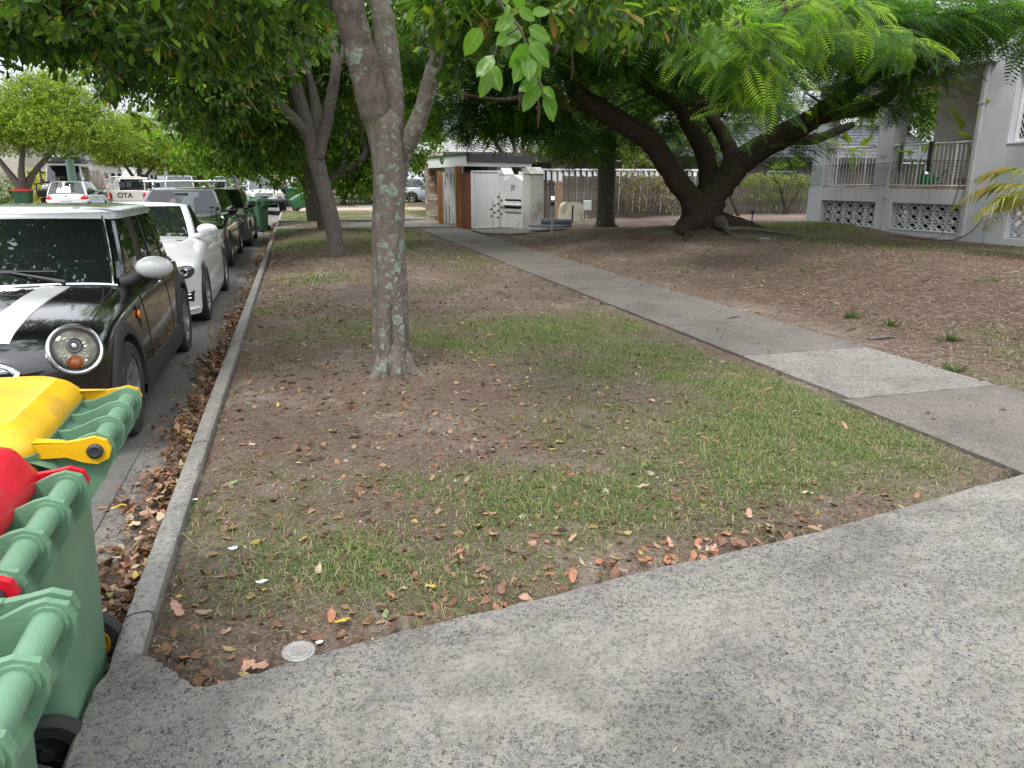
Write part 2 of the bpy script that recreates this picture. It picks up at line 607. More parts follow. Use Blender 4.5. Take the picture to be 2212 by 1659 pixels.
M_EARTH = mulch_mat()
M_DRIVE = concrete_mat('driveway aggregate', (.110, .102, .088), (.285, .264, .228), (.066, .070, .076), 100, 0.52, 0.42, 0.6, swirl=True)
M_PATH = concrete_mat('path concrete', (.088, .078, .066), (.215, .193, .166), (.07, .066, .06), 110, 0.42, 0.30, 0.6)
M_PATHL = concrete_mat('pale path concrete', (.13, .12, .105), (.29, .27, .235), (.075, .072, .068), 85, 0.45, 0.22, 0.5)
M_KERB = concrete_mat('kerb concrete', (.15, .144, .13), (.31, .295, .262), (.10, .10, .095), 110, 0.3, 0.3, 0.8)
M_GUTTER = concrete_mat('gutter concrete', (.12, .110, .100), (.20, .187, .17), (.09, .086, .082), 120, 0.3, 0.35, 0.3)
M_ASPH = concrete_mat('asphalt', (.095, .089, .082), (.17, .16, .15), (.10, .097, .093), 130, 0.5, 0.2, 0.4)


# --- one sheet of earth far beyond everything, finer near the camera
def axis(a, b, lo, hi, fine, coarse):
    out = [a]
    while out[-1] < b:
        x = out[-1]
        d = max(lo - x, x - hi, 0)
        out.append(x + fine + min(coarse, d * 0.18))
    return np.array(out)


def earth_sheet(name, xs, ys, zf, label_kind='structure'):
    X, Y = np.meshgrid(xs, ys)
    Z = zf(X, Y)
    V = np.stack([X, Y, Z], -1).reshape(-1, 3)
    nx, ny = len(xs), len(ys)
    i = np.arange(ny - 1)[:, None] * nx + np.arange(nx - 1)[None]
    F = np.stack([i, i + 1, i + nx + 1, i + nx], -1).reshape(-1, 4)
    o = np_mesh(name, V, F, M_EARTH, smooth=True, kind=label_kind, attr=('grass', cover(X, Y).ravel()))
    a = o.data.attributes.new('dry', 'FLOAT', 'POINT'); a.data.foreach_set('value', dryness(X, Y).ravel().astype(np.float32))
    return o


def base_z(X, Y):
    return np.full_like(X, -0.42)


ground = earth_sheet('ground', np.linspace(-500, 500, 60), np.linspace(-60, 700, 60), base_z)
def verge_z(X, Y):
    z = gz(X, Y)
    z = np.where(X < -0.53, -0.05, z)
    return np.where(in_drive(X, Y - 0.06), -0.10, z)
verge = earth_sheet('verge', axis(-0.60, 60, -0.6, 6.5, 0.06, 3), axis(1.7, 160, 1.7, 8, 0.06, 3), verge_z)

# --- road, gutter
def road_z(x):
    return ROAD + 0.0 + 0.16 * (1 - ((x + 5.25) / 4.25) ** 2) if -9.5 < x < -1.0 else ROAD

mb = MB()
xs = np.linspace(-9.5, -1.0, 24)
rows = [[(x, y, road_z(x)) for x in xs] for y in list(np.linspace(-12, 60, 20)) + [110, 200, 320]]
mb.grid(rows)
road = mb.build('road', M_ASPH, smooth=60, kind='structure')
mb = MB()
mb.grid([[(-1.15, y, ROAD + 0.003), (-0.9, y, ROAD - 0.012), (-0.66, y, ROAD - 0.02)] for y in (-8, 0, 10, 30, 80, 300)])
mb.build('gutter', M_GUTTER, smooth=60, kind='structure')
mb = MB()
mb.grid([[(-10.2, y, 0.02), (-9.85, y, 0.02), (-9.82, y, ROAD - .02), (-9.3, y, ROAD + 0.004)] for y in (-8, 30, 80, 300)])
mb.build('far_kerb', M_KERB, smooth=30, kind='structure')
# land across the street
fl = earth_sheet('far_verge', np.linspace(-120, -10.2, 60), np.linspace(-12, 320, 90), lambda X, Y: np.full_like(X, 0.0) + 0.02 * np.minimum(-X - 10.2, 14))
for a, nm in ((fl, 'grass'),):
    vals = np.full(len(a.data.vertices), 0.85, dtype=np.float32)
    a.data.attributes['grass'].data.foreach_set('value', vals)
    a.data.attributes['dry'].data.foreach_set('value', vals * 0)

# --- kerb of cast segments, near end broken and worn
kerb = empty('kerb', (0, 0, 0), kind='structure')
ys = [2.02, 2.50, 4.28, 6.9, 9.3, 12.0, 14.6, 17.6, 20.2, 22.7]
for i in range(len(ys) - 1):
    a, bb = ys[i], ys[i + 1] - 0.014
    prof = [(-0.675, ROAD - .04), (-0.668, -0.03), (-0.655, -0.004), (-0.63, 0.004), (-0.585, 0.006), (-0.572, -0.004), (-0.565, -0.1)]
    n = max(3, int((bb - a) / 0.07)) if bb < 8 else max(2, int((bb - a) / .4))
    rows = []
    for k in range(n + 1):
        y = a + (bb - a) * k / n
        worn = 0.05 * max(0, 1 - (y - 2.02) / 0.42) if i == 0 else 0
        w = random.uniform(-.0015, .0015) if bb < 8 else 0
        rows.append([(x + (0.0025 * random.uniform(-1, 1) if bb < 8 and 0 < j < 6 else 0) + 0.02 * math.sin(y * .31) * 0, y, z - worn * (1.0 if z > -.05 else 0) + w + (random.uniform(-.003, .003) if j in (2, 4) else 0)) for j, (x, z) in enumerate(prof)])
    mb = MB().grid(rows, flip=True)
    e0 = len(mb.v)
    mb.add(rows[0], [tuple(range(7))]); mb.add(rows[-1], [tuple(range(6, -1, -1))])
    mb.build('kerb_stone', M_KERB, kerb, smooth=40, fix=True)
mb = MB()
rows = [[(x + .1 * sstep(23, 40, y) * 0, y, z) for x, z in [(-0.68, ROAD - .04), (-0.66, -0.01), (-0.62, 0.003), (-0.56, 0.003), (-0.55, -0.08)]] for y in (22.7, 30, 40, 60, 120, 300)]
mb.grid(rows, flip=True).build('kerb_run', M_KERB, kerb, smooth=40)

# --- driveway slab
edge = [(-.655, 2.10), (-.61, 2.25), (-.52, 2.19), (-.42, 2.07), (-.35, 2.01), (-.1, 2.06), (.13, 2.11), (.65, 2.18), (1.17, 2.26), (2.0, 2.36), (3.4, 2.61), (4.8, 2.76), (9.0, 3.25)]
er = []
for x, y in smooth_path(edge, 8):
    er.append((x + random.uniform(-.004, .004), y + random.uniform(-.006, .006)))
mb = MB()
top = [(x, y, 0.012) for x, y in er]
nrow = 14
rows = [top]
for k in range(1, nrow + 1):
    f = k / nrow
    rows.append([(max(x, -.655) * 1.0, (y if x > -.35 else y) * (1 - f) + (-6.0) * f, 0.012) for i, (x, y) in enumerate(er)])
mb.grid(rows, flip=True)
mb.grid([[(x, y + .012, -0.12) for x, y in er], [(x, y + .008, 0.0) for x, y in er], top], flip=True)
lf = [r[0] for r in rows]
mb.grid([[(p[0], p[1], p[2]) for p in lf], [(p[0] - .012, p[1], p[2] - .012) for p in lf], [(p[0] - .03 - 0.02, p[1], ROAD - .03) for p in lf]], flip=True)
driveway = mb.build('driveway', M_DRIVE, smooth=50, kind='structure')

# --- footpath slabs
path = empty('footpath', (0, 0, 0), kind='structure')
ys = [2.60, 3.96, 5.27, 6.62, 7.96, 9.3, 10.64, 11.98, 13.3, 14.66, 16.0, 17.35, 18.7, 20.05, 21.4, 22.75]
for i in range(len(ys) - 1):
    a, bb = ys[i] + 0.006, ys[i + 1] - 0.006
    x0, x1 = 3.50, 4.74
    if i == 0: x0, x1, c0, c1 = 3.42, 4.76, 2.63, 2.78
    else: c0 = c1 = a
    tz = 0.010 + random.uniform(-.003, .004)
    n, mm = 8, 8
    rows = []
    for k in range(n + 1):
        row = []
        for j in range(mm + 1):
            ya = c0 + (c1 - c0) * j / mm
            jx = random.uniform(-.006, .006) if j in (0, mm) else 0
            row.append((x0 + (x1 - x0) * j / mm + jx, ya + (bb - ya) * k / n, tz))
        rows.append(row)
    ring = rows[0] + [r[-1] for r in rows[1:]] + rows[-1][-2::-1] + [r[0] for r in rows[-2:0:-1]]
    mb = MB().grid(rows)
    q = len(ring)
    mb.add([(x, y, z) for x, y, z in ring] + [(x, y, z - .09) for x, y, z in ring], [(k, (k + 1) % q, q + (k + 1) % q, q + k)[::-1] for k in range(q)])
    o = mb.build('paving_slab', M_PATHL if i == 1 else M_PATH, path, smooth=30, fix=True)
    if i == 1: o['label'] = 'pale speckled concrete slab, newer than its neighbours'
mb = MB()
mb.box((4.12, 12.6, -0.055), (1.22, 20.2, 0.09))
mb.build('joint_bed', M_EARTH, path, smooth=0)
# crossings, side paths and the next driveways
def sheet(name, pts, z, mat, label=None):
    return MB().prism(pts, z - .08, z).build(name, mat, smooth=0, kind='structure')
sheet('side_path', [(4.76, 19.6), (5.4, 19.0), (7.8, 19.8), (9.5, 20.6), (9.5, 21.4), (7.2, 21.0), (4.76, 20.9)], 0.06, M_PATHL)
sheet('neighbour_driveway', [(-.6, 23.2), (5.0, 22.77), (5.15, 22.9), (9.5, 24.3), (9.5, 27.0), (4.4, 27.0), (-.6, 24.3)], 0.030, M_PATHL)
sheet('far_path', [(3.2, 28.2), (4.4, 28.2), (4.6, 44), (3.4, 60), (2.2, 60), (3.2, 44)], 0.03, M_PATHL)
sheet('second_driveway', [(-.6, 27.3), (12, 27.1), (12, 28.2), (-.6, 28.4)], 0.045, M_PATHL)
M_SAND = plain('dusty sand', (.36, .28, .21), 0.95, var=.25, scale=8, bmp=.5)
sheet('third_driveway', [(-.6, 36.5), (14, 35.5), (14, 39.5), (-.6, 40)], 0.035, M_SAND)
sheet('garden_path', [(10.2, 19.0), (13.6, 18.9), (13.6, 19.5), (10.2, 19.7)], 0.19, M_SAND)
# ================================================================ TREES
def bark_mat(name, c0, c1, lichen=0.0, lich_col=((.20, .25, .21), (.40, .45, .38)), moss=0.0, ring=True, lscale=9.0, zone=False):
    m, t, b = nt_new(name)
    ca = t.nodes.new('ShaderNodeTexCoord'); P = ca.outputs['Object']
    n1 = noise(t, 2.2, 6, .65, P)
    n2 = noise(t, 22, 5, .7, P, 0.4, stretch=(1, 1, .45))
    n3 = noise(t, 30, 4, .7, P, 0.3, stretch=(.5, .5, 2.6))
    c = ramp(t, n2, [(0.3, c0), (0.7, c1)]).outputs[0]
    c = mixc(t, ramp(t, n1, [(.35, (0, 0, 0)), (.7, (.6, .6, .6))]).outputs[0], c, tuple(x * .55 for x in c1))
    if ring:
        c = mixc(t, ramp(t, n3, [(.58, (0, 0, 0)), (.72, (.45, .45, .45))]).outputs[0], c, tuple(min(1, x * 1.7) for x in c1))
    if moss:
        c = mixc(t, ramp(t, noise(t, 3.1, 5, .7, P), [(.52, (0, 0, 0)), (.68, (moss,) * 3)]).outputs[0], c, (.075, .095, .045))
    h = mixc(t, .5, n2, n3)
    if lichen:
        wv = t.nodes.new('ShaderNodeMixRGB'); wv.inputs[0].default_value = .055
        nn = N(t, 'ShaderNodeTexNoise', Scale=26.0, Detail=4); t.links.new(P, nn.inputs[0])
        t.links.new(P, wv.inputs[1]); t.links.new(nn.outputs['Color'], wv.inputs[2])
        ks = []
        for s_, th, (ra, rb) in ((lscale, .42, (.30, .36)), (lscale * 2.4, .36, (.26, .34)), (lscale * 6, .42, (.2, .3))):
            v = N(t, 'ShaderNodeTexVoronoi', Scale=s_); t.links.new(wv.outputs[0], v.inputs['Vector'])
            sp = t.nodes.new('ShaderNodeSeparateColor'); t.links.new(v.outputs['Color'], sp.inputs[0])
            pk = ramp(t, sp.outputs[0], [(th * lichen, (1, 1, 1)), (th * lichen + .03, (0, 0, 0))]).outputs[0]
            ds = ramp(t, v.outputs['Distance'], [(ra, (1, 1, 1)), (rb, (0, 0, 0))]).outputs[0]
            rim = ramp(t, v.outputs['Distance'], [(ra * .55, (.25, .25, .25)), (ra * .9, (1, 1, 1))]).outputs[0]
            ks.append((mixc(t, 1, pk, ds, 'MULTIPLY'), rim))
        rn = noise(t, 1.9, 4, .6, P, .5)
        if zone:
            sx = t.nodes.new('ShaderNodeSeparateXYZ'); t.links.new(P, sx.inputs[0])
            band = ramp(t, sx.outputs['Z'], [(.50, (0, 0, 0)), (.62, (.30, .30, .30)), (.98, (.30, .30, .30)), (1.0, (.0, .0, .0))]).outputs[0]
            sd_ = ramp(t, sx.outputs['X'], [(.50, (0, 0, 0)), (.72, (.16, .16, .16))]).outputs[0]
            rn = mixc(t, 1, mixc(t, 1, rn, band, 'ADD'), sd_, 'ADD')
        reg = ramp(t, rn, [(.47, (.05, .05, .05)), (.58, (1, 1, 1))]).outputs[0]
        for k, rim in ks:
            lc = mixc(t, rim, lich_col[0], lich_col[1])
            lc = mixc(t, ramp(t, nn.outputs['Fac'], [(.4, (0, 0, 0)), (.7, (.6, .6, .6))]).outputs[0], lc, tuple(x * .55 for x in lich_col[0]))
            kk = mixc(t, 1, k, reg, 'MULTIPLY')
            c = mixc(t, kk, c, lc)
            h = mixc(t, kk, h, (1, 1, 1))
    t.links.new(c, b.inputs['Base Color'])
    b.inputs['Roughness'].default_value = .9
    b.inputs['Specular IOR Level'].default_value = .2
    bump(t, b, h, .55, .012)
    return m


M_BARK1 = bark_mat('lichened bark', (.080, .062, .052), (.205, .168, .145), 1.7, lich_col=((.14, .175, .145), (.25, .30, .25)), moss=.7, lscale=9.5, zone=True)
M_BARK2 = bark_mat('speckled bark', (.065, .054, .047), (.165, .14, .122), 1.0, lich_col=((.13, .16, .135), (.22, .25, .215)), moss=.5, lscale=22)
M_BARKP = bark_mat('dark bark', (.024, .017, .012), (.075, .054, .040), .12, lich_col=((.06, .06, .05), (.13, .12, .10)), moss=.3, lscale=12)
M_BARKT = bark_mat('palm bark', (.05, .045, .038), (.12, .11, .095), .5, moss=.4, lscale=14)
M_BARKF = bark_mat('far bark', (.10, .085, .07), (.24, .21, .18), 0, moss=.2)
GREENS = [(0, (.022, .050, .009)), (.3, (.036, .082, .013)), (.6, (.060, .125, .018)), (.82, (.10, .185, .022)), (.95, (.17, .25, .028)), (.975, (.20, .16, .03)), (1, (.24, .14, .06))]
BRIGHT = [(0, (.05, .11, .012)), (.4, (.09, .18, .018)), (.8, (.16, .27, .024)), (1, (.26, .34, .035))]
M_LEAF = leafmat('glossy leaves', GREENS, .36, .5, 2.0)
M_LEAFG = leafmat('bright leaves', BRIGHT, .4, .5, 1.8)
M_LEAFB = leafmat('fresh leaves', [(0, (.075, .18, .020)), (1, (.13, .27, .030))], .35, .5)
M_LEAFY = leafmat('yellowish leaves', [(0, (.06, .11, .015)), (.35, (.12, .19, .022)), (.75, (.24, .31, .030)), (1, (.36, .40, .05))], .45, .45)
M_LEAFD = leafmat('far leaves', [(0, (.035, .075, .014)), (.5, (.075, .15, .022)), (1, (.16, .25, .035))], .5, .45)
t = M_LEAFB.node_tree; b = t.nodes['Principled BSDF']
c0 = b.inputs['Base Color'].links[0].from_socket
oc = t.nodes.new('ShaderNodeTexCoord'); sx = t.nodes.new('ShaderNodeSeparateXYZ'); t.links.new(oc.outputs['Object'], sx.inputs[0])
ab = t.nodes.new('ShaderNodeMath'); ab.operation = 'ABSOLUTE'; t.links.new(sx.outputs['X'], ab.inputs[0])
k1 = ramp(t, ab.outputs[0], [(.006, (1, 1, 1)), (.014, (0, 0, 0))]).outputs[0]
cb = t.nodes.new('ShaderNodeMath'); cb.operation = 'SUBTRACT'; t.links.new(sx.outputs['Y'], cb.inputs[0]); t.links.new(ab.outputs[0], cb.inputs[1])
wv_ = t.nodes.new('ShaderNodeMath'); wv_.operation = 'PINGPONG'; wv_.inputs[1].default_value = .055; t.links.new(cb.outputs[0], wv_.inputs[0])
k2 = ramp(t, wv_.outputs[0], [(.003, (.45, .45, .45)), (.010, (0, 0, 0))]).outputs[0]
kk = mixc(t, 1, k1, k2, 'ADD')
nn_ = ramp(t, noise(t, 4, 4, .6, oc.outputs['Object']), [(.35, (.62, .68, .6)), (.7, (1.1, 1.08, 1))]).outputs[0]
c1 = mixc(t, kk, mixc(t, 1, c0, nn_, 'MULTIPLY'), (.30, .42, .12))
t.links.new(c1, b.inputs['Base Color'])
m, t, b = nt_new('ferny leaves')
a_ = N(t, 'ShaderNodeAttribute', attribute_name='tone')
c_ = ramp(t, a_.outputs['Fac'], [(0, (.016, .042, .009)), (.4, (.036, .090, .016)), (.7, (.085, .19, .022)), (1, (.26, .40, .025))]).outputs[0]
t.links.new(c_, b.inputs['Base Color']); b.inputs['Roughness'].default_value = .5; b.inputs['Specular IOR Level'].default_value = .3
tr_ = t.nodes.new('ShaderNodeBsdfTranslucent'); t.links.new(mixc(t, 1, c_, (1.9, 2.0, .6), 'MULTIPLY'), tr_.inputs[0])
mx_ = N(t, 'ShaderNodeMixShader', Fac=.55); t.links.new(b.outputs[0], mx_.inputs[1]); t.links.new(tr_.outputs[0], mx_.inputs[2])
t.links.new(mx_.outputs[0], t.nodes['Material Output'].inputs[0])
M_FERN = m

LEAF_T = np.array([(0, 0, 0), (.17, .36, .05), (.24, .72, .05), (.05, 1, -.06), (-.22, .76, .05), (-.18, .38, .05), (0, .58, -.01)], float)
LEAF_F = np.array([(6, 0, 1), (6, 1, 2), (6, 2, 3), (6, 3, 4), (6, 4, 5), (6, 5, 0)])
LEAF_T2 = np.array([(0, 0, 0), (.24, .6, .06), (0, 1, -.04), (-.24, .6, .06), (0, .6, 0)], float)
LEAF_F2 = np.array([(0, 1, 2, 4), (0, 4, 2, 3)])


def unit(n):
    v = rng.normal(size=(n, 3))
    return v / np.linalg.norm(v, axis=1, keepdims=True)


def leaf_cloud(name, blobs, per, size, mat, parent, rosette=9, droop=.35, T=LEAF_T, F=LEAF_F, sh=.55, kind='stuff'):
    """blobs: (x, y, z, rx, ry, rz, weight); rosettes of leaves at twig ends through the outer part of each"""
    P, D = [], []
    for bl in blobs:
        x, y, z, rx, ry, rz_ = bl[:6]
        w = bl[6] if len(bl) > 6 else 1
        n = max(3, int(per * w * (rx * ry * rz_) ** (2 / 3) * 6))
        u = unit(n)
        u[:, 2] *= np.where(u[:, 2] < 0, 1, 1)
        r = (sh + (1 - sh) * rng.random(n)) ** .6 * (1 + .18 * rng.normal(size=n))
        P.append(np.array([x, y, z]) + u * r[:, None] * np.array([rx, ry, rz_]))
        D.append(u)
    P = np.concatenate(P); D = np.concatenate(D)
    n = len(P)
    Pn = np.repeat(P, rosette, 0); Dn = np.repeat(D, rosette, 0)
    d = Dn * .55 + unit(len(Pn)) * .95 + np.array([0, 0, -droop])
    up = unit(len(Pn)) * .55 + np.array([0, 0, 1.0])
    R = frames(d, up)
    if size > .14: T, F = LEAF_T2, LEAF_F2
    s = size * (.65 + .6 * rng.random(len(Pn)))
    pos = Pn + rng.normal(size=Pn.shape) * size * .35 + d * size * .15
    V, FF = scatter_arrays(T, F, pos, R, s)
    return np_mesh(name, V, FF, mat, parent, kind=kind)


def B(px, py, Y, rx, ry=None, rz_=None, w=1.0):
    p = at(px, py, Y)
    return (p.x, p.y, p.z, rx, ry or rx, rz_ or rx * .5, w)


def limb(mbuf, pts, seg=12, n=4, wobble=.05, mi=0):
    q = smooth_path(pts, n)
    P = [Vector(p[:3]) for p in q]; R = [max(.004, p[3]) * (1 + random.uniform(-wobble, wobble)) for p in q]
    mbuf.tube(P, R, seg, mi, wob=wobble * .5)
    return P, R


def px_path(rows):
    """rows: (px, py, Y, radius)"""
    return [(*at(a, b_, c), r) for a, b_, c, r in rows]


def twigs(mbuf, anchors, blobs, r0=.03, sag=.1, sub=3, seg=6):
    for bl in blobs:
        c = Vector(bl[:3])
        a = min(anchors, key=lambda p: (Vector(p) - c).length)
        a = Vector(a)
        ln = (c - a).length
        if ln > 6: continue
        mid = (a + c) / 2 + Vector((random.uniform(-.12, .12) * ln, random.uniform(-.12, .12) * ln, sag * ln + random.uniform(-.05, .05) * ln))
        pts = smooth_path([(*a, r0), (*mid, r0 * .7), (*c, r0 * .35)], 5)
        mbuf.tube([p[:3] for p in pts], [p[3] for p in pts], seg, wob=.05)
        for k in range(sub):
            q = pts[random.randrange(4, len(pts))]
            e = c + Vector((random.uniform(-1, 1) * bl[3], random.uniform(-1, 1) * bl[4], random.uniform(-.8, .6) * bl[5]))
            m2 = (Vector(q[:3]) + e) / 2 + Vector((0, 0, .05 * ln))
            mbuf.tube([q[:3], m2, e], [r0 * .35, r0 * .25, r0 * .1], 5)


# ---- nearest street tree: fluted foot, three stems
T1 = empty('street_tree', (0.6, 5.45, 0), label='large tree nearest the camera, its pale trunk blotched with grey-green lichen', cat='tree', group='street trees on the verge')
def rel(o, root):
    """keep the world place of a mesh built in world coordinates"""
    o.parent = root
    o.matrix_parent_inverse = Matrix.Translation(root.location).inverted()
    return o


def fluted(name, axis_pts, mat, root, legs, depth, seg=40, n=10, phase=0.0, flare=1.35, h_fl=.75):
    q = smooth_path(axis_pts, n)
    z0 = q[0][2]
    rows = []
    for p in q:
        h = p[2] - z0
        k = max(0, 1 - h / h_fl)
        row = []
        for j in range(seg + 1):
            a = 2 * math.pi * (j % seg) / seg
            fl = depth * k ** .7 * (abs(math.sin(legs * (a + phase) / 2)) ** .35 - 1)
            bumpy = .025 * math.sin(3 * a + p[2] * 2.1) + .018 * math.sin(7 * a + p[2] * 5) + .012 * math.sin(11 * a - p[2] * 17) + random.uniform(-.006, .006)
            r = p[3] * (1 + fl + bumpy) * (1 + (flare - 1) * max(0, 1 - h / .35) ** 2)
            row.append((p[0] + r * math.cos(a), p[1] + r * math.sin(a), p[2]))
        rows.append(row)
    o = MB().grid(rows).build(name, mat, smooth=60, fix=True)
    rel(o, root)
    return q


p0 = at(845, 812, 5.45)
fluted('trunk', px_path([(848, 850, 5.45, .150), (845, 760, 5.45, .142), (842, 620, 5.45, .128), (838, 520, 5.45, .118), (840, 420, 5.45, .112), (838, 350, 5.45, .112), (833, 300, 5.46, .122), (828, 262, 5.47, .125), (820, 235, 5.47, .08)]), M_BARK1, T1, 5, 1.3, phase=.35, flare=1.5, h_fl=.80)
STEMS1 = [
    [(826, 310, 5.45, .09), (812, 255, 5.45, .125), (795, 180, 5.42, .135), (772, 90, 5.38, .130), (752, 10, 5.32, .125), (735, -70, 5.25, .12), (700, -220, 5.1, .10), (640, -400, 4.9, .07)],
    [(848, 300, 5.5, .08), (846, 230, 5.56, .110), (840, 150, 5.62, .108), (832, 70, 5.68, .100), (820, 0, 5.72, .095), (806, -80, 5.8, .085), (800, -260, 6.0, .06)],
    [(858, 400, 5.5, .06), (866, 350, 5.5, .075), (880, 308, 5.46, .075), (903, 262, 5.42, .068), (920, 210, 5.38, .062), (937, 140, 5.32, .056), (949, 80, 5.25, .052), (962, 10, 5.15, .048), (990, -90, 4.9, .04), (1040, -200, 4.4, .03)],
]
anch1 = []
for st in STEMS1:
    mb = MB(); P, R = limb(mb, [(*p[:3], p[3] * (.80 if st is not STEMS1[2] else .9)) for p in px_path(st)], 16, 6)
    rel(mb.build('limb', M_BARK1, smooth=60), T1)
    anch1 += P[len(P) // 2:]
bl1 = [B(-60, -40, 6.0, .9, .8, .40), B(60, -28, 6.4, .8, .8, .34), B(-120, 20, 6.2, .5, .8, .3), B(170, -15, 6.6, .9, .9, .40), B(300, -10, 6.6, .9, .9, .44), B(430, 0, 6.8, .9, .9, .46), B(330, 50, 7.0, .5, .6, .26), B(210, 55, 6.6, .42, .5, .2),
       B(120, 50, 6.2, .35, .4, .18), B(150, 100, 6.4, .2, .3, .12), B(420, 80, 7.4, .6, .6, .30), B(540, -20, 7.0, .8, .8, .40), B(500, 60, 8.0, .7, .7, .40), B(560, 20, 8.4, .7, .6, .40), B(-20, 60, 5.6, .2, .2, .10), B(70, 70, 6.0, .2, .2, .10), B(250, -40, 5.0, .8, .7, .3), B(400, -50, 5.2, .8, .7, .3),
       B(995, -40, 4.8, .22, .4, .22), B(1030, -5, 4.2, .25, .42, .20), B(985, 85, 4.4, .13, .2, .20), B(1010, 45, 4.3, .2, .2, .2), B(1080, -20, 3.7, .42, .4, .16), B(1180, -10, 3.5, .4, .4, .13), B(1290, -10, 3.8, .45, .4, .13), B(1400, -10, 4.2, .5, .4, .16), B(1330, 45, 4.6, .22, .2, .12), B(1120, 50, 3.6, .16, .2, .12), B(1440, 40, 4.8, .18, .15, .12), B(1500, 0, 4.6, .3, .3, .13),
       (0.4, 5.6, 5.4, 2.2, 2.2, .6, .5), (-2.0, 5.6, 3.9, 1.3, 1.4, .4, .7), (1.9, 4.2, 4.3, 1.2, 1.0, .4, .6), (-1.2, 7.4, 4.6, 1.4, 1.2, .5, .6), (2.0, 7.0, 5.4, 1.4, 1.2, .5, .6)]  # last row: upper crown above the view, filled in to shade what lies below
mb = MB(); twigs(mb, [tuple(p) for p in anch1], bl1, .03, sub=4)
rel(mb.build('branches', M_BARK2, smooth=60, kind='stuff'), T1)
o = leaf_cloud('crown', bl1, 95, .088, M_LEAF, None, rosette=9); rel(o, T1)

# the sprig of big fresh leaves that hangs closest to the camera, leaf by leaf
def leaf_mesh(name, mat, curl=.18, wav=.03, n=6, notch=0.0):
    rows = []
    for i in range(n + 1):
        y = i / n
        w = .27 * (math.sin(math.pi * min(1, y ** .78)) ** .62 if 0 < y < 1 else 0) + .004
        row = []
        for s in (-1, -.5, 0, .5, 1):
            if notch and abs(s) == 1 and 0 < i < n: w *= 1 + notch * random.uniform(-1, .6)
            row.append((s * w, y, -curl * y * y + .10 * abs(s) * w * 2 + wav * math.sin(9 * y + 3 * s)))
        rows.append(row)
    me = MB().grid(rows)
    o = me.build(name, mat, smooth=60)
    d = o.data
    bpy.data.objects.remove(o)
    return d


LM = [leaf_mesh('leaf', M_LEAFB, c, w) for c, w in ((.12, .02), (.25, .03), (-.1, .03))]
BRS = []
for rows in ([(1040, -40, 2.75, .008), (1090, 20, 2.75, .006), (1128, 70, 2.75, .005), (1142, 130, 2.75, .004), (1168, 180, 2.75, .003), (1180, 215, 2.75, .002)], [(1120, 60, 2.75, .004), (1080, 90, 2.8, .003), (1060, 150, 2.85, .002)],
             [(1400, -30, 4.0, .008), (1470, 60, 4.0, .005), (1540, 110, 4.0, .003)]):
    mb = MB(); limb(mb, px_path(rows), 6, 4)
    BRS.append(rel(mb.build('branch', M_BARK2, smooth=60), T1))
hang = [  # base px, py, tip px, py
    (1140, 92, 1102, 150), (1138, 108, 1118, 168), (1141, 110, 1140, 178), (1143, 112, 1168, 178), (1143, 90, 1192, 140), (1140, 88, 1176, 96), (1141, 60, 1192, 86), (1142, 118, 1160, 165),
    (1160, 168, 1120, 200), (1166, 182, 1128, 258 - 20), (1172, 190, 1196, 210), (1180, 200, 1192, 262), (1172, 186, 1200, 232), (1128, 60, 1078, 88), (1110, 30, 1068, 70), (1120, 20, 1158, 44), (1100, 10, 1092, 34),
    (1128, 20, 1110, -30), (1150, 30, 1190, 20), (1060, 150, 1042, 205), (1066, 120, 1030, 170), (1058, 140, 1080, 195), (1040, 60, 1000, 120),
    (1532, 108, 1505, 96), (1534, 110, 1516, 140), (1536, 110, 1548, 70), (1540, 112, 1580, 118), (1540, 114, 1570, 96), (1538, 116, 1552, 148), (1532, 106, 1530, 60), (1536, 112, 1566, 140)]
for i, (a, b_, c, d) in enumerate(hang):
    Y = 2.75 + random.uniform(-.08, .08) if i < 23 else 4.0 + random.uniform(-.06, .06)
    p, q = at(a, b_, Y), at(c, d, Y + random.uniform(-.07, .05))
    dv = (q - p)
    R = frames(np.array([dv]), np.array([[-.2 + random.uniform(-.5, .5), -1.0, .25]]))[0]
    M4 = Matrix([list(r) for r in R]).to_4x4()
    o = bpy.data.objects.new('leaf', LM[i % 3]); COL.objects.link(o)
    o.matrix_world = Matrix.Translation(p) @ M4 @ Matrix.Diagonal((dv.length * random.uniform(.9, 1.05), dv.length, dv.length, 1))
    o.parent = BRS[0] if i < 19 else BRS[1] if i < 23 else BRS[2]

for ang, r0, ln in ((2.5, .12, .24), (3.75, .12, .30), (4.75, .12, .22), (5.75, .12, .27), (.7, .12, .24), (1.6, .12, .22)):
    p = Vector((.62, 5.45, 0)); d = Vector((math.cos(ang), math.sin(ang), 0))
    mb = MB(); limb(mb, [(*(p + d * .05 + Vector((0, 0, .24))), .045), (*(p + d * .11 + Vector((0, 0, .13))), .052), (*(p + d * .145 + Vector((0, 0, .05))), .050), (*(p + d * ln * .85 + Vector((.01, .0, -.02))), .040), (*(p + d * (ln + .12) + Vector((.02, .0, -.07))), .025)], 10, 5)
    rel(mb.build('root', M_BARK1, smooth=60), T1)

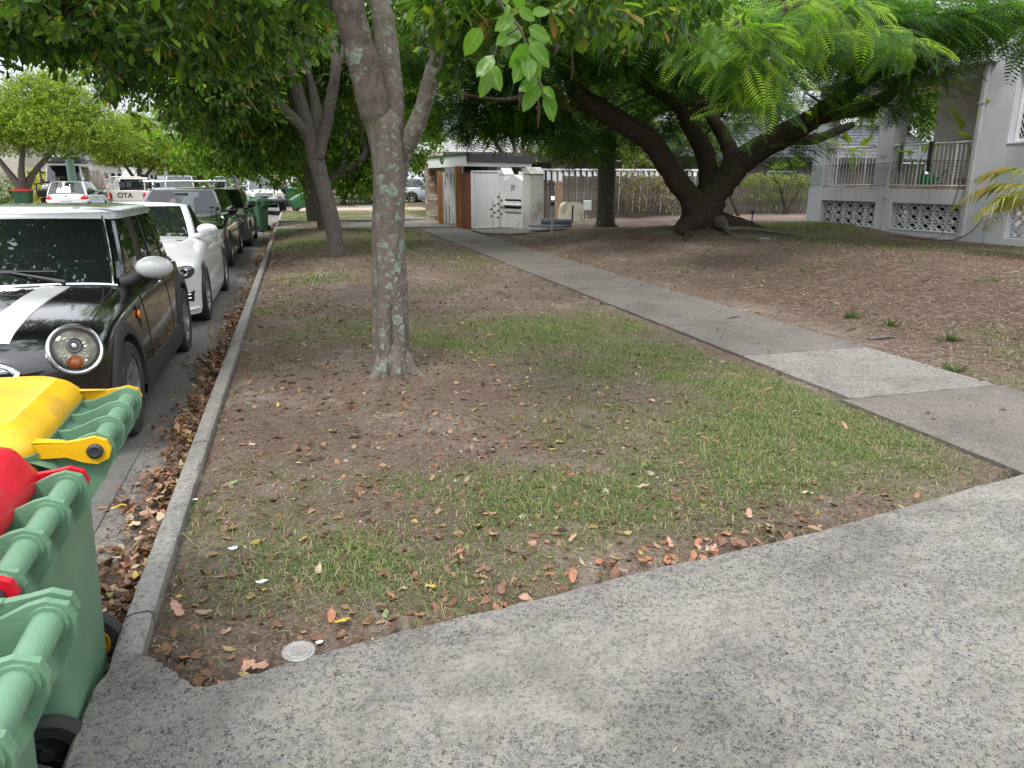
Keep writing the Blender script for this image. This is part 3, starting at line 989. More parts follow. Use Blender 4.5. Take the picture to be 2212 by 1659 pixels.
# ---- the other street trees
def street_tree(name, label, foot, trunk, stems, blobs, per, size, bark, leafm, grp='street trees on the verge', legs=4, rosette=8, twr=.035, seg=10, sub=4, dep=.35, sh=.55):
    r = empty('street_tree', foot, label=label, cat='tree', group=grp)
    fluted('trunk', px_path(trunk), bark, r, legs, dep, seg=28, n=6, phase=random.random(), flare=1.3)
    an = []
    for st in stems:
        mb = MB(); P, R = limb(mb, px_path(st), seg, 5)
        rel(mb.build('limb', bark, smooth=60), r)
        an += [tuple(p) for p in P[len(P) // 2:]]
    mb = MB(); twigs(mb, an, blobs, twr, sub=sub)
    rel(mb.build('branches', bark, smooth=60, kind='stuff'), r)
    rel(leaf_cloud('crown', blobs, per, size, leafm, None, rosette=rosette, sh=sh), r)
    return r


bl2 = [B(280, 130, 12.5, .8, .9, .34), B(235, 165, 12.3, .24, .4, .36), B(400, 145, 12.8, .5, .8, .36), B(335, 80, 12.6, 1.0, 1.2, .5), B(430, 150, 12.6, 1.3, 1.2, .9), B(470, 200, 14, 1.0, 1.0, .7), B(470, 110, 13, 1.1, 1.2, .9), B(540, 220, 14.6, 1.1, 1.1, .9),
       B(600, 150, 15.2, 1.4, 1.3, 1.1), B(620, 60, 15.2, 1.6, 1.6, 1.0), B(450, 20, 12.8, 1.3, 1.4, .8), B(380, 60, 12.6, 1.1, 1.4, .8), B(700, 60, 15.6, 1.2, 1.2, .8), B(760, 30, 15.4, 1.0, 1.0, .6), B(560, 290, 15, .9, .9, .6), B(500, 260, 15, .8, .7, .45), B(620, 280, 16.5, .9, .8, .6), B(255, 110, 12, .45, .6, .4), B(900, 0, 13.5, 1.0, .9, .6), B(720, 130, 15.5, .9, .9, .8),
       (.7, 13.5, 5.6, 2.6, 2.6, .8, .5), B(740, 210, 16, .7, .7, .6)]
street_tree('t2', 'second street tree along the verge, leaning left above a mulch mound beyond the nearest trunk', (.7, 13.56, 0),
            [(730, 585, 13.56, .150), (722, 510, 13.56, .142), (708, 440, 13.56, .135), (692, 380, 13.6, .135), (680, 330, 13.6, .14), (672, 290, 13.6, .12)],
            [[(684, 345, 13.6, .10), (668, 290, 13.6, .13), (650, 230, 13.6, .12), (628, 160, 13.5, .11), (606, 90, 13.4, .095), (585, 20, 13.2, .08), (570, -60, 13, .06)],
             [(684, 320, 13.6, .09), (684, 260, 13.7, .11), (672, 180, 13.8, .07), (650, 120, 13.8, .06), (640, 60, 13.8, .05)],
             [(690, 340, 13.5, .08), (704, 270, 13.4, .10), (718, 200, 13.2, .085), (726, 140, 13, .08), (716, 60, 13, .06), (712, -20, 12.8, .05)],
             [(672, 300, 13.6, .07), (640, 262, 13.4, .085), (590, 210, 13.1, .075), (556, 170, 12.9, .06), (520, 140, 12.6, .05)],
             [(726, 150, 13, .05), (760, 60, 13.6, .05), (800, -40, 14, .04)]],
            bl2, 60, .112, M_BARK2, M_LEAF)
bl3 = [B(445, 280, 19, 1.2, 1.2, .9), B(432, 300, 19.5, .5, .8, .4), B(480, 310, 20, .8, 1.0, .5), B(540, 315, 20.5, 1.0, 1.1, .6), B(605, 325, 21, 1.0, 1.1, .6), B(520, 270, 20, 1.4, 1.4, 1.2), B(610, 250, 20.5, 1.5, 1.4, 1.3), B(690, 300, 21.5, 1.3, 1.2, 1.2), B(740, 250, 21, 1.3, 1.2, 1.2),
       B(780, 320, 21, 1.1, 1.1, 1.1), B(820, 260, 21, .9, .9, 1.0), B(820, 370, 21, .7, .9, .6), B(770, 385, 20.5, .6, .8, .4), B(560, 170, 20, 1.8, 1.8, 1.4), B(720, 140, 21, 1.8, 1.8, 1.4), B(840, 170, 21, 1.3, 1.3, 1.3), B(640, 60, 20, 2, 2, 1.2), B(860, 60, 21, 1.2, 1.2, 1.2), B(900, 300, 21.5, .7, .7, .7), B(920, 200, 22, .8, .8, .9)]
street_tree('t3', 'third street tree along the verge, behind the leaning second trunk', (.68, 20.6, 0),
            [(702, 522, 20.6, .17), (698, 480, 20.6, .16), (690, 430, 20.6, .155), (680, 400, 20.6, .14), (668, 360, 20.6, .11)],
            [[(684, 410, 20.6, .10), (662, 365, 20.5, .12), (650, 330, 20.4, .10), (652, 290, 20.3, .09), (640, 230, 20, .07)],
             [(700, 420, 20.6, .10), (722, 385, 20.4, .13), (738, 370, 20.3, .10), (748, 300, 20.2, .08), (740, 230, 20, .07)],
             [(716, 392, 20.4, .10), (760, 360, 20.2, .12), (790, 330, 20.2, .09), (776, 270, 20.2, .07), (800, 200, 20.2, .05)]],
            bl3, 34, .14, M_BARK2, M_LEAFG, rosette=8)
bl4 = [B(585, 330, 25, 1.0, 1.1, .5), B(545, 320, 25.5, .9, 1, .4), B(640, 335, 26, 1, 1, .5), B(600, 330, 26, 1.6, 1.5, 1.1), B(700, 360, 26.5, 1.2, 1.2, 1.0), B(660, 270, 26, 2, 1.8, 1.6), B(770, 300, 26.5, 1.5, 1.5, 1.4), B(480, 310, 26, 1.3, 1.3, 1.1), B(560, 250, 26, 1.8, 1.8, 1.5)]
street_tree('t4', 'fourth street tree along the verge, on the farthest mulch mound', (.47, 26.2, 0),
            [(682, 500, 26.2, .17), (674, 470, 26.2, .17), (668, 430, 26.2, .16), (662, 400, 26.2, .14), (655, 370, 26.2, .10)],
            [[(664, 410, 26.2, .1), (645, 370, 26.2, .12), (630, 330, 26, .09), (600, 280, 25.8, .07)], [(668, 410, 26.2, .1), (685, 370, 26.2, .12), (700, 320, 26, .09), (730, 260, 25.8, .07)]],
            bl4, 24, .17, M_BARK2, M_LEAFG, rosette=7, sub=2)

# ---- spreading ferny-leaved tree on the bank
PT = empty('poinciana_tree', (9.3, 15.9, .25), label='wide spreading dark-limbed tree with ferny leaves and thick surface roots on the bank', cat='tree')
mb = MB()
q = smooth_path([(9.1, 15.6, -.15, .86), (9.06, 15.6, .22, .66), (9.0, 15.6, .42, .52), (8.97, 15.6, .70, .45), (8.95, 15.6, .92, .47), (8.95, 15.6, 1.08, .30)], 4)
rows = []
for p in q:
    row = []
    for j in range(33):
        a = 2 * math.pi * (j % 32) / 32
        k = max(0, 1 - (p[2] + .15) / 1.0)
        r = p[3] * (1 + .22 * k * math.sin(5 * a + 1) + .10 * math.sin(3 * a + p[2] * 4) + .05 * math.sin(9 * a - p[2] * 6) + random.uniform(-.02, .02))
        row.append((p[0] + r * math.cos(a), p[1] + r * math.sin(a), p[2]))
    rows.append(row)
mb.grid(rows)
rel(mb.build('trunk', M_BARKP, smooth=60, fix=True), PT)
PL = [
    [(1530, 468, 15.6, .25), (1500, 435, 15.6, .30), (1468, 398, 15.6, .27), (1440, 355, 15.6, .27), (1405, 305, 15.5, .26), (1350, 268, 15.4, .25), (1295, 235, 15.2, .24), (1248, 205, 15.0, .22), (1240, 150, 14.8, .19), (1256, 90, 14.6, .17), (1250, 30, 14.3, .13), (1230, -60, 14, .09)],
    [(1510, 470, 15.6, .28), (1535, 430, 15.7, .34), (1566, 392, 15.7, .33), (1600, 350, 15.6, .33), (1660, 310, 15.3, .32), (1730, 272, 14.9, .27), (1800, 225, 14.4, .23), (1865, 170, 13.9, .21), (1940, 135, 13.3, .19), (2010, 110, 12.8, .17), (2100, 75, 12.2, .14), (2230, 40, 11.6, .10)],
    [(1520, 450, 15.7, .25), (1528, 415, 16.0, .28), (1530, 370, 16.2, .26), (1518, 320, 16.3, .24), (1490, 275, 16.3, .19), (1468, 235, 16.2, .15), (1430, 205, 16.1, .13), (1395, 185, 16.0, .11), (1330, 120, 15.8, .08)],
    [(1760, 255, 14.7, .20), (1810, 240, 14.2, .21), (1865, 232, 13.7, .17), (1920, 205, 13.2, .14), (1965, 160, 12.8, .12), (2040, 120, 12, .09)],
    [(1560, 400, 15.9, .22), (1580, 340, 16.2, .22), (1560, 290, 16.4, .18), (1535, 250, 16.6, .15), (1500, 215, 16.8, .13), (1560, 190, 17, .10), (1640, 170, 17, .07)],
    [(1640, 330, 15.4, .18), (1700, 300, 15.8, .18), (1760, 300, 16.2, .14), (1840, 270, 16.8, .10)],
    [(1480, 270, 16.3, .12), (1510, 230, 16.2, .11), (1560, 200, 16, .09), (1570, 110, 15.5, .08), (1555, 20, 15, .07)],
    [(1262, 212, 15.1, .12), (1225, 235, 14.9, .11), (1190, 190, 14.6, .08), (1100, 215, 14.4, .05), (1000, 205, 14.4, .03)],
    [(1250, 70, 14.5, .10), (1350, 60, 14, .08), (1450, 30, 13.5, .06)],
    [(1240, 150, 14.8, .08), (1180, 100, 14.6, .07), (1080, 90, 15, .04)],
    [(1865, 170, 13.9, .12), (1800, 130, 13, .10), (1720, 110, 12, .07), (1650, 90, 11, .04)],
    [(1940, 135, 13.3, .10), (1900, 60, 12.6, .08), (1880, -40, 12, .05)],
]
anp = []
for st in PL:
    mb = MB(); P, R = limb(mb, [(*p[:3], p[3] * .90) for p in px_path(st)], 14, 6, .07)
    rel(mb.build('limb', M_BARKP, smooth=60), PT)
    anp += [tuple(p) for p in P[len(P) // 3:]]
# surface roots
for rt in ([(8.9, 15.4, .55, .24), (8.3, 15.1, .42, .19), (7.9, 14.5, .36, .12), (7.8, 14.0, .33, .08), (7.5, 13.6, .29, .05), (7.35, 13.3, .24, .03)],
           [(9.1, 15.0, .5, .16), (8.95, 14.5, .42, .08), (8.75, 14.1, .38, .055), (8.65, 13.8, .33, .05), (8.6, 13.5, .26, .04)],
           [(8.8, 14.3, .40, .05), (9.3, 14.3, .40, .05), (10.0, 14.2, .33, .045), (10.6, 13.9, .24, .03)],
           [(9.4, 15.5, .48, .26), (9.9, 15.2, .34, .20), (10.4, 14.9, .20, .12), (10.9, 14.6, .10, .06)],
           [(9.2, 15.8, .5, .2), (8.6, 15.9, .3, .12), (8.0, 15.8, .2, .06)]):
    mb = MB(); limb(mb, rt, 10, 6, .08)
    rel(mb.build('root', M_BARK2 if rt[2][3] < .11 else M_BARKP, smooth=60), PT)

def frond_template(np_=14, w=.036, ln=.27):
    V, F = [(-.004, 0, 0), (.004, 0, 0), (.002, 1, -.28), (-.002, 1, -.28)], [(0, 1, 2, 3)]
    for i in range(np_):
        y = .10 + .88 * i / (np_ - 1)
        z = -.28 * y * y
        l_ = ln * math.sin(math.pi * (.18 + .74 * (i / (np_ - 1)))) ** .7
        for s in (-1, 1):
            b_ = len(V)
            x1 = s * l_; y1 = y + l_ * .30; z1 = z - .05
            ww = w * (.75 if i in (0, np_ - 1) else 1)
            V += [(s * .01, y - ww * .25, z), (s * l_ * .5, y + l_ * .12 - ww * .5, z + .012), (x1, y1, z1), (s * l_ * .5, y + l_ * .12 + ww * .55, z + .012)]
            F.append((b_, b_ + 1, b_ + 2, b_ + 3) if s > 0 else (b_ + 3, b_ + 2, b_ + 1, b_))
    return np.array(V, float), np.array(F)


FT, FF_ = frond_template()
FT2, FF2 = frond_template(10, .048, .27)


def frond_cloud(name, blobs, per, size, T, F, root, tone=(.1, .75), bright=.0, flat=.35, sh=.4, hang=.10):
    P, D, TN = [], [], []
    for bl in blobs:
        x, y, z, rx, ry, rz_ = bl[:6]
        w = bl[6] if len(bl) > 6 else 1
        n = max(3, int(per * w * (rx * ry * max(rz_, .3)) ** (2 / 3) * 6))
        u = unit(n); r = (sh + (1 - sh) * rng.random(n)) * (1 + .15 * rng.normal(size=n))
        P.append(np.array([x, y, z]) + u * r[:, None] * np.array([rx, ry, rz_])); D.append(u)
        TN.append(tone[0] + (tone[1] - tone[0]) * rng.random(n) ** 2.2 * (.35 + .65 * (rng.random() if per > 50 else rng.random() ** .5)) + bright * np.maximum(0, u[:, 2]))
    P = np.concatenate(P); D = np.concatenate(D); TN = np.concatenate(TN)
    n = len(P)
    d = D * np.array([1, 1, .35]) + unit(n) * np.array([.8, .8, flat]) + np.array([0, 0, -hang])
    up = np.array([0, 0, 1.0]) + unit(n) * .35 + np.array([-.5, -1.1, 0]) * max(0, hang - .1) * 1.6
    V, FF = scatter_arrays(T, F, P, frames(d, up), size * (.7 + .5 * rng.random(n)))
    k = len(T)
    o = np_mesh(name, V, FF, M_FERN, None, kind='stuff', attr=('tone', np.repeat(np.clip(TN, 0, 1), k)))
    return rel(o, root)


blp = [B(930, 110, 18, 1.2, 1, .5), B(900, 60, 18, 1.0, 1, .5), B(965, 190, 18, 1.2, 1, .5), B(905, 240, 18.5, .8, .8, .42), B(1000, 240, 17, 1.0, 1, .38), B(1080, 240, 16, 1.1, 1, .4), B(1150, 225, 15.5, 1.1, 1, .4), B(1070, 275, 16, .8, .8, .2), B(1190, 285, 16, .8, .8, .22),
       B(1060, 130, 15.5, 1.1, 1.0, .5), B(1170, 130, 15, 1.2, 1, .5), B(1010, 40, 15, 1.2, 1.1, .6), B(1290, 110, 15, 1.2, 1, .5), B(1350, 60, 14, 1.2, 1, .5), B(1330, 215, 17, .8, .8, .3), B(1260, 330, 17, .5, .6, .2), B(1350, 300, 18, .6, .6, .22), B(1420, 130, 15.5, 1, .8, .4),
       B(1470, 50, 12.5, .9, .8, .35), B(1510, 140, 15, 1, .9, .35), B(1440, 255, 17, .8, .7, .25), B(1500, 330, 18, .5, .6, .2), B(1610, 40, 11.5, .8, .8, .35), B(1700, 50, 11, .9, .8, .35), B(1790, 40, 11, .9, .8, .35), B(1830, 110, 11.5, .7, .7, .3), B(1900, 130, 12, .7, .7, .3), B(1900, 50, 11, .9, .9, .4),
       B(2000, 60, 11, .9, .9, .4), B(1990, 160, 12, .55, .55, .3), B(2080, 50, 11, .7, .8, .32), B(2150, 30, 11, .4, .5, .22), B(2040, 105, 11.5, .4, .4, .18), B(1740, 200, 14, .9, .8, .3), B(1890, 235, 13, .4, .4, .16), B(1950, 215, 12.8, .4, .4, .3), B(1700, 320, 15, .35, .4, .3), B(1740, 300, 15, .4, .4, .3), B(1640, 150, 13.5, .9, .8, .35), B(1350, 10, 12, 1.2, 1, .4), B(1570, 210, 17.5, 1.1, .8, .4),
       B(1040, 200, 17, 1.0, .8, .35), B(1130, 250, 17, .9, .8, .3), B(1220, 240, 17.5, .8, .8, .35), B(1280, 290, 18, .7, .6, .28), B(1400, 260, 18, .7, .6, .3), B(1440, 200, 17, .8, .6, .3), B(1560, 270, 18, .6, .6, .25), B(1240, 290, 19.5, .8, .6, .35), B(1330, 260, 19.5, .8, .6, .4), B(1420, 300, 20, .6, .6, .25), B(1480, 200, 19, .8, .7, .4), B(1580, 180, 18, .9, .7, .35), B(1660, 240, 18, .6, .6, .25), B(960, 130, 19, 1.0, 1, .5),
       (9.5, 15.8, 4.9, 3.4, 3.4, .5), (6.6, 14.6, 4.3, 1.8, 1.8, .5), (12.2, 13.8, 4.4, 2.0, 2.0, .5), (8.0, 12.2, 4.3, 2.0, 1.6, .45), (11, 11.6, 4.2, 1.6, 1.4, .4), (5.2, 17, 3.9, 1.4, 1.6, .5), (8, 18.8, 4.3, 2, 1.8, .5), (11.5, 17.5, 4.4, 2, 1.8, .5), (13, 10.5, 3.9, 1.2, 1.2, .35)]  # last row: generic top layer of the crown, added overhead for its shade
blf = [B(1560, 45, 9.2, .45, .5, .25), B(1620, 90, 9.0, .5, .5, .32), B(1650, 160, 9.0, .34, .4, .30), B(1655, 215, 9.0, .22, .25, .28), B(1600, 235, 9.2, .10, .12, .22, .7), B(1580, 110, 9.4, .4, .4, .3), B(1520, 90, 9.6, .35, .3, .3), B(1700, 20, 9.0, .5, .5, .2), B(1780, 85, 9.6, .3, .4, .2), B(1880, 75, 9.6, .45, .4, .2), B(1960, 100, 9.8, .35, .4, .2), B(1820, 20, 9.0, .6, .5, .22), B(1300, 60, 9.5, .12, .1, .12), B(1480, 100, 9.6, .10, .1, .14)]
mb = MB(); twigs(mb, anp, blp, .035, .08, sub=4); twigs(mb, anp, blf, .03, .12, sub=2)
rel(mb.build('branches', M_BARKP, smooth=60, kind='stuff'), PT)
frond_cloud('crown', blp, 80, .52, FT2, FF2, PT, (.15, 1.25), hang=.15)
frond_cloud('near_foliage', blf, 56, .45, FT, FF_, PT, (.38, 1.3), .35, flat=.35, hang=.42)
# seed pods that hang in the crown
for (a, b_, Y, l_) in ((1163, 210, 14, .55), (1143, 180, 14, .4), (1236, 120, 13, .4), (1122, 190, 14, .35), (1203, 60, 9.5, .3)):
    p = at(a, b_, Y)
    rel(MB().tube([p, p + Vector((.02, 0, -l_ * .5)), p + Vector((0, .02, -l_))], [.02, .035, .012], 6, flat=.35).build('seed_pod', M_BARKP, smooth=60), PT)

# ---- palm
PA = empty('palm_tree', (8.35, 19.8, .05), label='straight grey palm left of the spreading tree, dead fronds hanging high', cat='tree')
mb = MB()
q = smooth_path([(8.38, 19.8, -.1, .37), (8.38, 19.8, .12, .30), (8.38, 19.8, .5, .245), (8.37, 19.8, 1.6, .235), (8.36, 19.8, 3.2, .235), (8.33, 19.8, 5.0, .225), (8.3, 19.8, 8.5, .2)], 14)
mb.tube([p[:3] for p in q], [p[3] * (1 + (.03 if i % 2 else 0)) for i, p in enumerate(q)], 20)
rel(mb.build('trunk', M_BARKT, smooth=60), PA)
mb = MB()
for i in range(60):
    a = random.uniform(0, 6.28); r0 = random.uniform(.2, .33)
    mb.tube([(8.38 + r0 * math.cos(a), 19.8 + r0 * math.sin(a), .13 + random.uniform(-.05, .1)), (8.38 + (r0 + .14) * math.cos(a), 19.8 + (r0 + .14) * math.sin(a), -.05)], [.012, .006], 4)
rel(mb.build('root_fibres', M_BARKP, smooth=0), PA)
M_DEADF = leafmat('dead frond', [(0, (.12, .09, .05)), (1, (.25, .20, .12))], .7, .3)


def palm_frond(mbuf, base, az, el, ln, leaflet, wd, droop, npair=16, mi=0, stemr=.012):
    base = Vector(base)
    dirh = Vector((math.cos(az), math.sin(az), 0)); side = Vector((-math.sin(az), math.cos(az), 0))
    pts = []
    for i in range(npair + 1):
        s = i / npair
        e = el - droop * s
        if i == 0: p = base.copy()
        else: p = pts[-1] + (dirh * math.cos(e) + Vector((0, 0, math.sin(e)))) * ln / npair
        pts.append(p)
    mbuf.tube(pts, [stemr * (1 - .8 * i / npair) for i in range(npair + 1)], 4, mi)
    for i in range(2, npair + 1):
        l_ = leaflet * math.sin(math.pi * (.15 + .8 * i / npair)) ** .6
        t_ = (pts[i] - pts[i - 1]).normalized()
        for s in (-1, 1):
            for h in (0, .5):
                p = pts[i - 1].lerp(pts[i], h)
                d = (side * s + t_ * .65 + Vector((0, 0, random.uniform(-.55, .1)))).normalized()
                m_ = p + d * l_ * .5 + Vector((0, 0, .02))
                e_ = p + d * l_ + Vector((0, 0, -l_ * random.uniform(.15, .45)))
                n_ = t_ * wd
                mbuf.add([p - n_ * .4, p + n_ * .4, m_ + n_ * .6, e_, m_ - n_ * .6], [(0, 1, 2, 3, 4)], mi)


mb = MB()
for i in range(16):
    palm_frond(mb, (8.3, 19.8, 8.4), i * .785 + random.uniform(-.2, .2), random.uniform(-.2, .9), 2.6, .6, .03, 1.6)
rel(mb.build('fronds', M_LEAFD, smooth=0), PA)
mb = MB()
for i in range(9):
    a = i * .7
    palm_frond(mb, (8.34 + .2 * math.cos(a), 19.8 + .2 * math.sin(a), 4.55 + random.uniform(-.3, .2)), a, -1.1, .95, .35, .02, .5, 8)
rel(mb.build('dead_fronds', M_DEADF, smooth=0), PA)
# ================================================================ CARS
def paint(name, col, metal=0.0, rough=0.25, coat=1.0):
    m, t, b = nt_new(name)
    ca = t.nodes.new('ShaderNodeTexCoord')
    n1 = noise(t, 3, 6, .65, ca.outputs['Object'])
    dust = ramp(t, n1, [(.45, (0, 0, 0)), (.8, ((.03,) * 3 if sum(col) < .1 else (.14,) * 3))]).outputs[0]
    c = mixc(t, dust, col, (.30, .27, .23))
    t.links.new(c, b.inputs['Base Color'])
    r = t.nodes.new('ShaderNodeMapRange'); r.inputs['To Min'].default_value = rough * .7; r.inputs['To Max'].default_value = rough * 1.5
    t.links.new(n1, r.inputs[0]); t.links.new(r.outputs[0], b.inputs['Roughness'])
    b.inputs['Metallic'].default_value = metal
    b.inputs['Coat Weight'].default_value = coat; b.inputs['Coat Roughness'].default_value = .04
    return m


P_BLACK = paint('black paint', (.004, .004, .005), 0, .12)
P_WHITE = paint('white paint', (.62, .63, .64), 0, .35)
P_PEARL = paint('pearl white paint', (.66, .66, .65), 0, .3)
P_GREY = paint('dark grey paint', (.06, .066, .07), .6, .3)
P_SILVER = paint('silver paint', (.38, .41, .44), .7, .32)
P_RED = paint('red paint', (.38, .02, .018), .2, .35)
P_BLUE = paint('blue grey paint', (.22, .28, .36), .5, .35)
P_CREAM = paint('old cream paint', (.62, .60, .53), 0, .5, .4)
P_ROOF = paint('roof paint', (.56, .57, .56), 0, .25)
M_GLASS, t, b = nt_new('car glass')
b.inputs['Base Color'].default_value = (.010, .013, .013, 1); b.inputs['Roughness'].default_value = .02
b.inputs['Specular IOR Level'].default_value = .75; b.inputs['Coat Weight'].default_value = .6; b.inputs['Coat Roughness'].default_value = .01
M_GLASSL, t, b = nt_new('clear car glass')
b.inputs['Base Color'].default_value = (.55, .62, .60, 1); b.inputs['Roughness'].default_value = .01
gl = t.nodes.new('ShaderNodeBsdfGlossy'); gl.inputs['Roughness'].default_value = .01
tp = t.nodes.new('ShaderNodeBsdfTransparent'); tp.inputs[0].default_value = (.55, .62, .60, 1)
fr = t.nodes.new('ShaderNodeFresnel'); fr.inputs['IOR'].default_value = 1.45
mx = t.nodes.new('ShaderNodeMixShader'); t.links.new(fr.outputs[0], mx.inputs[0]); t.links.new(tp.outputs[0], mx.inputs[1]); t.links.new(gl.outputs[0], mx.inputs[2])
t.links.new(mx.outputs[0], t.nodes['Material Output'].inputs[0])
M_TRIM = plain('black plastic trim', (.028, .028, .030), .55, bmp=.15, bscale=300)
M_RUB = plain('tyre rubber', (.022, .021, .020), .85, bmp=.3, bscale=120, dirt=((.08, .07, .06), 5, .5))
M_CHROME = plain('chrome', (.75, .76, .78), .08, 1.0, var=.04)
M_ALLOY = plain('alloy', (.45, .46, .48), .3, .85, var=.1)
M_LAMP = plain('lamp reflector', (.66, .66, .58), .16, .45, var=.30, scale=25, coat=1)
M_LAMPD = plain('dark lamp housing', (.05, .05, .055), .2, .3, coat=1)
M_LENS, t, b = nt_new('lamp lens')
tp = t.nodes.new('ShaderNodeBsdfTransparent'); tp.inputs[0].default_value = (.93, .93, .88, 1)
gl = t.nodes.new('ShaderNodeBsdfGlossy'); gl.inputs['Roughness'].default_value = .03
fr = t.nodes.new('ShaderNodeFresnel'); fr.inputs['IOR'].default_value = 1.5
mx = t.nodes.new('ShaderNodeMixShader'); t.links.new(fr.outputs[0], mx.inputs[0]); t.links.new(tp.outputs[0], mx.inputs[1]); t.links.new(gl.outputs[0], mx.inputs[2])
t.links.new(mx.outputs[0], t.nodes['Material Output'].inputs[0])
M_AMBER = plain('amber lens', (.75, .17, .01), .15, var=.25, scale=60, coat=1)
M_REDL = plain('red lens', (.55, .008, .008), .12, var=.3, scale=30, coat=1)
M_PLATE = plain('number plate white', (.62, .62, .58), .4, var=.05)
M_INK = plain('lettering black', (.012, .012, .012), .5)
M_DARK = plain('underbody dark', (.008, .008, .008), .9)
M_SEAT = plain('seat fabric', (.045, .045, .048), .8)
M_CAN = plain('canvas cover', (.07, .072, .075), .8, bmp=.3)


def spl(cp, y):
    """piecewise smooth curve through (y, value) control points with y increasing"""
    if y <= cp[0][0]: return cp[0][1]
    for (a, va), (b_, vb) in zip(cp, cp[1:]):
        if y <= b_:
            return va + (vb - va) * (y - a) / (b_ - a)
    return cp[-1][1]


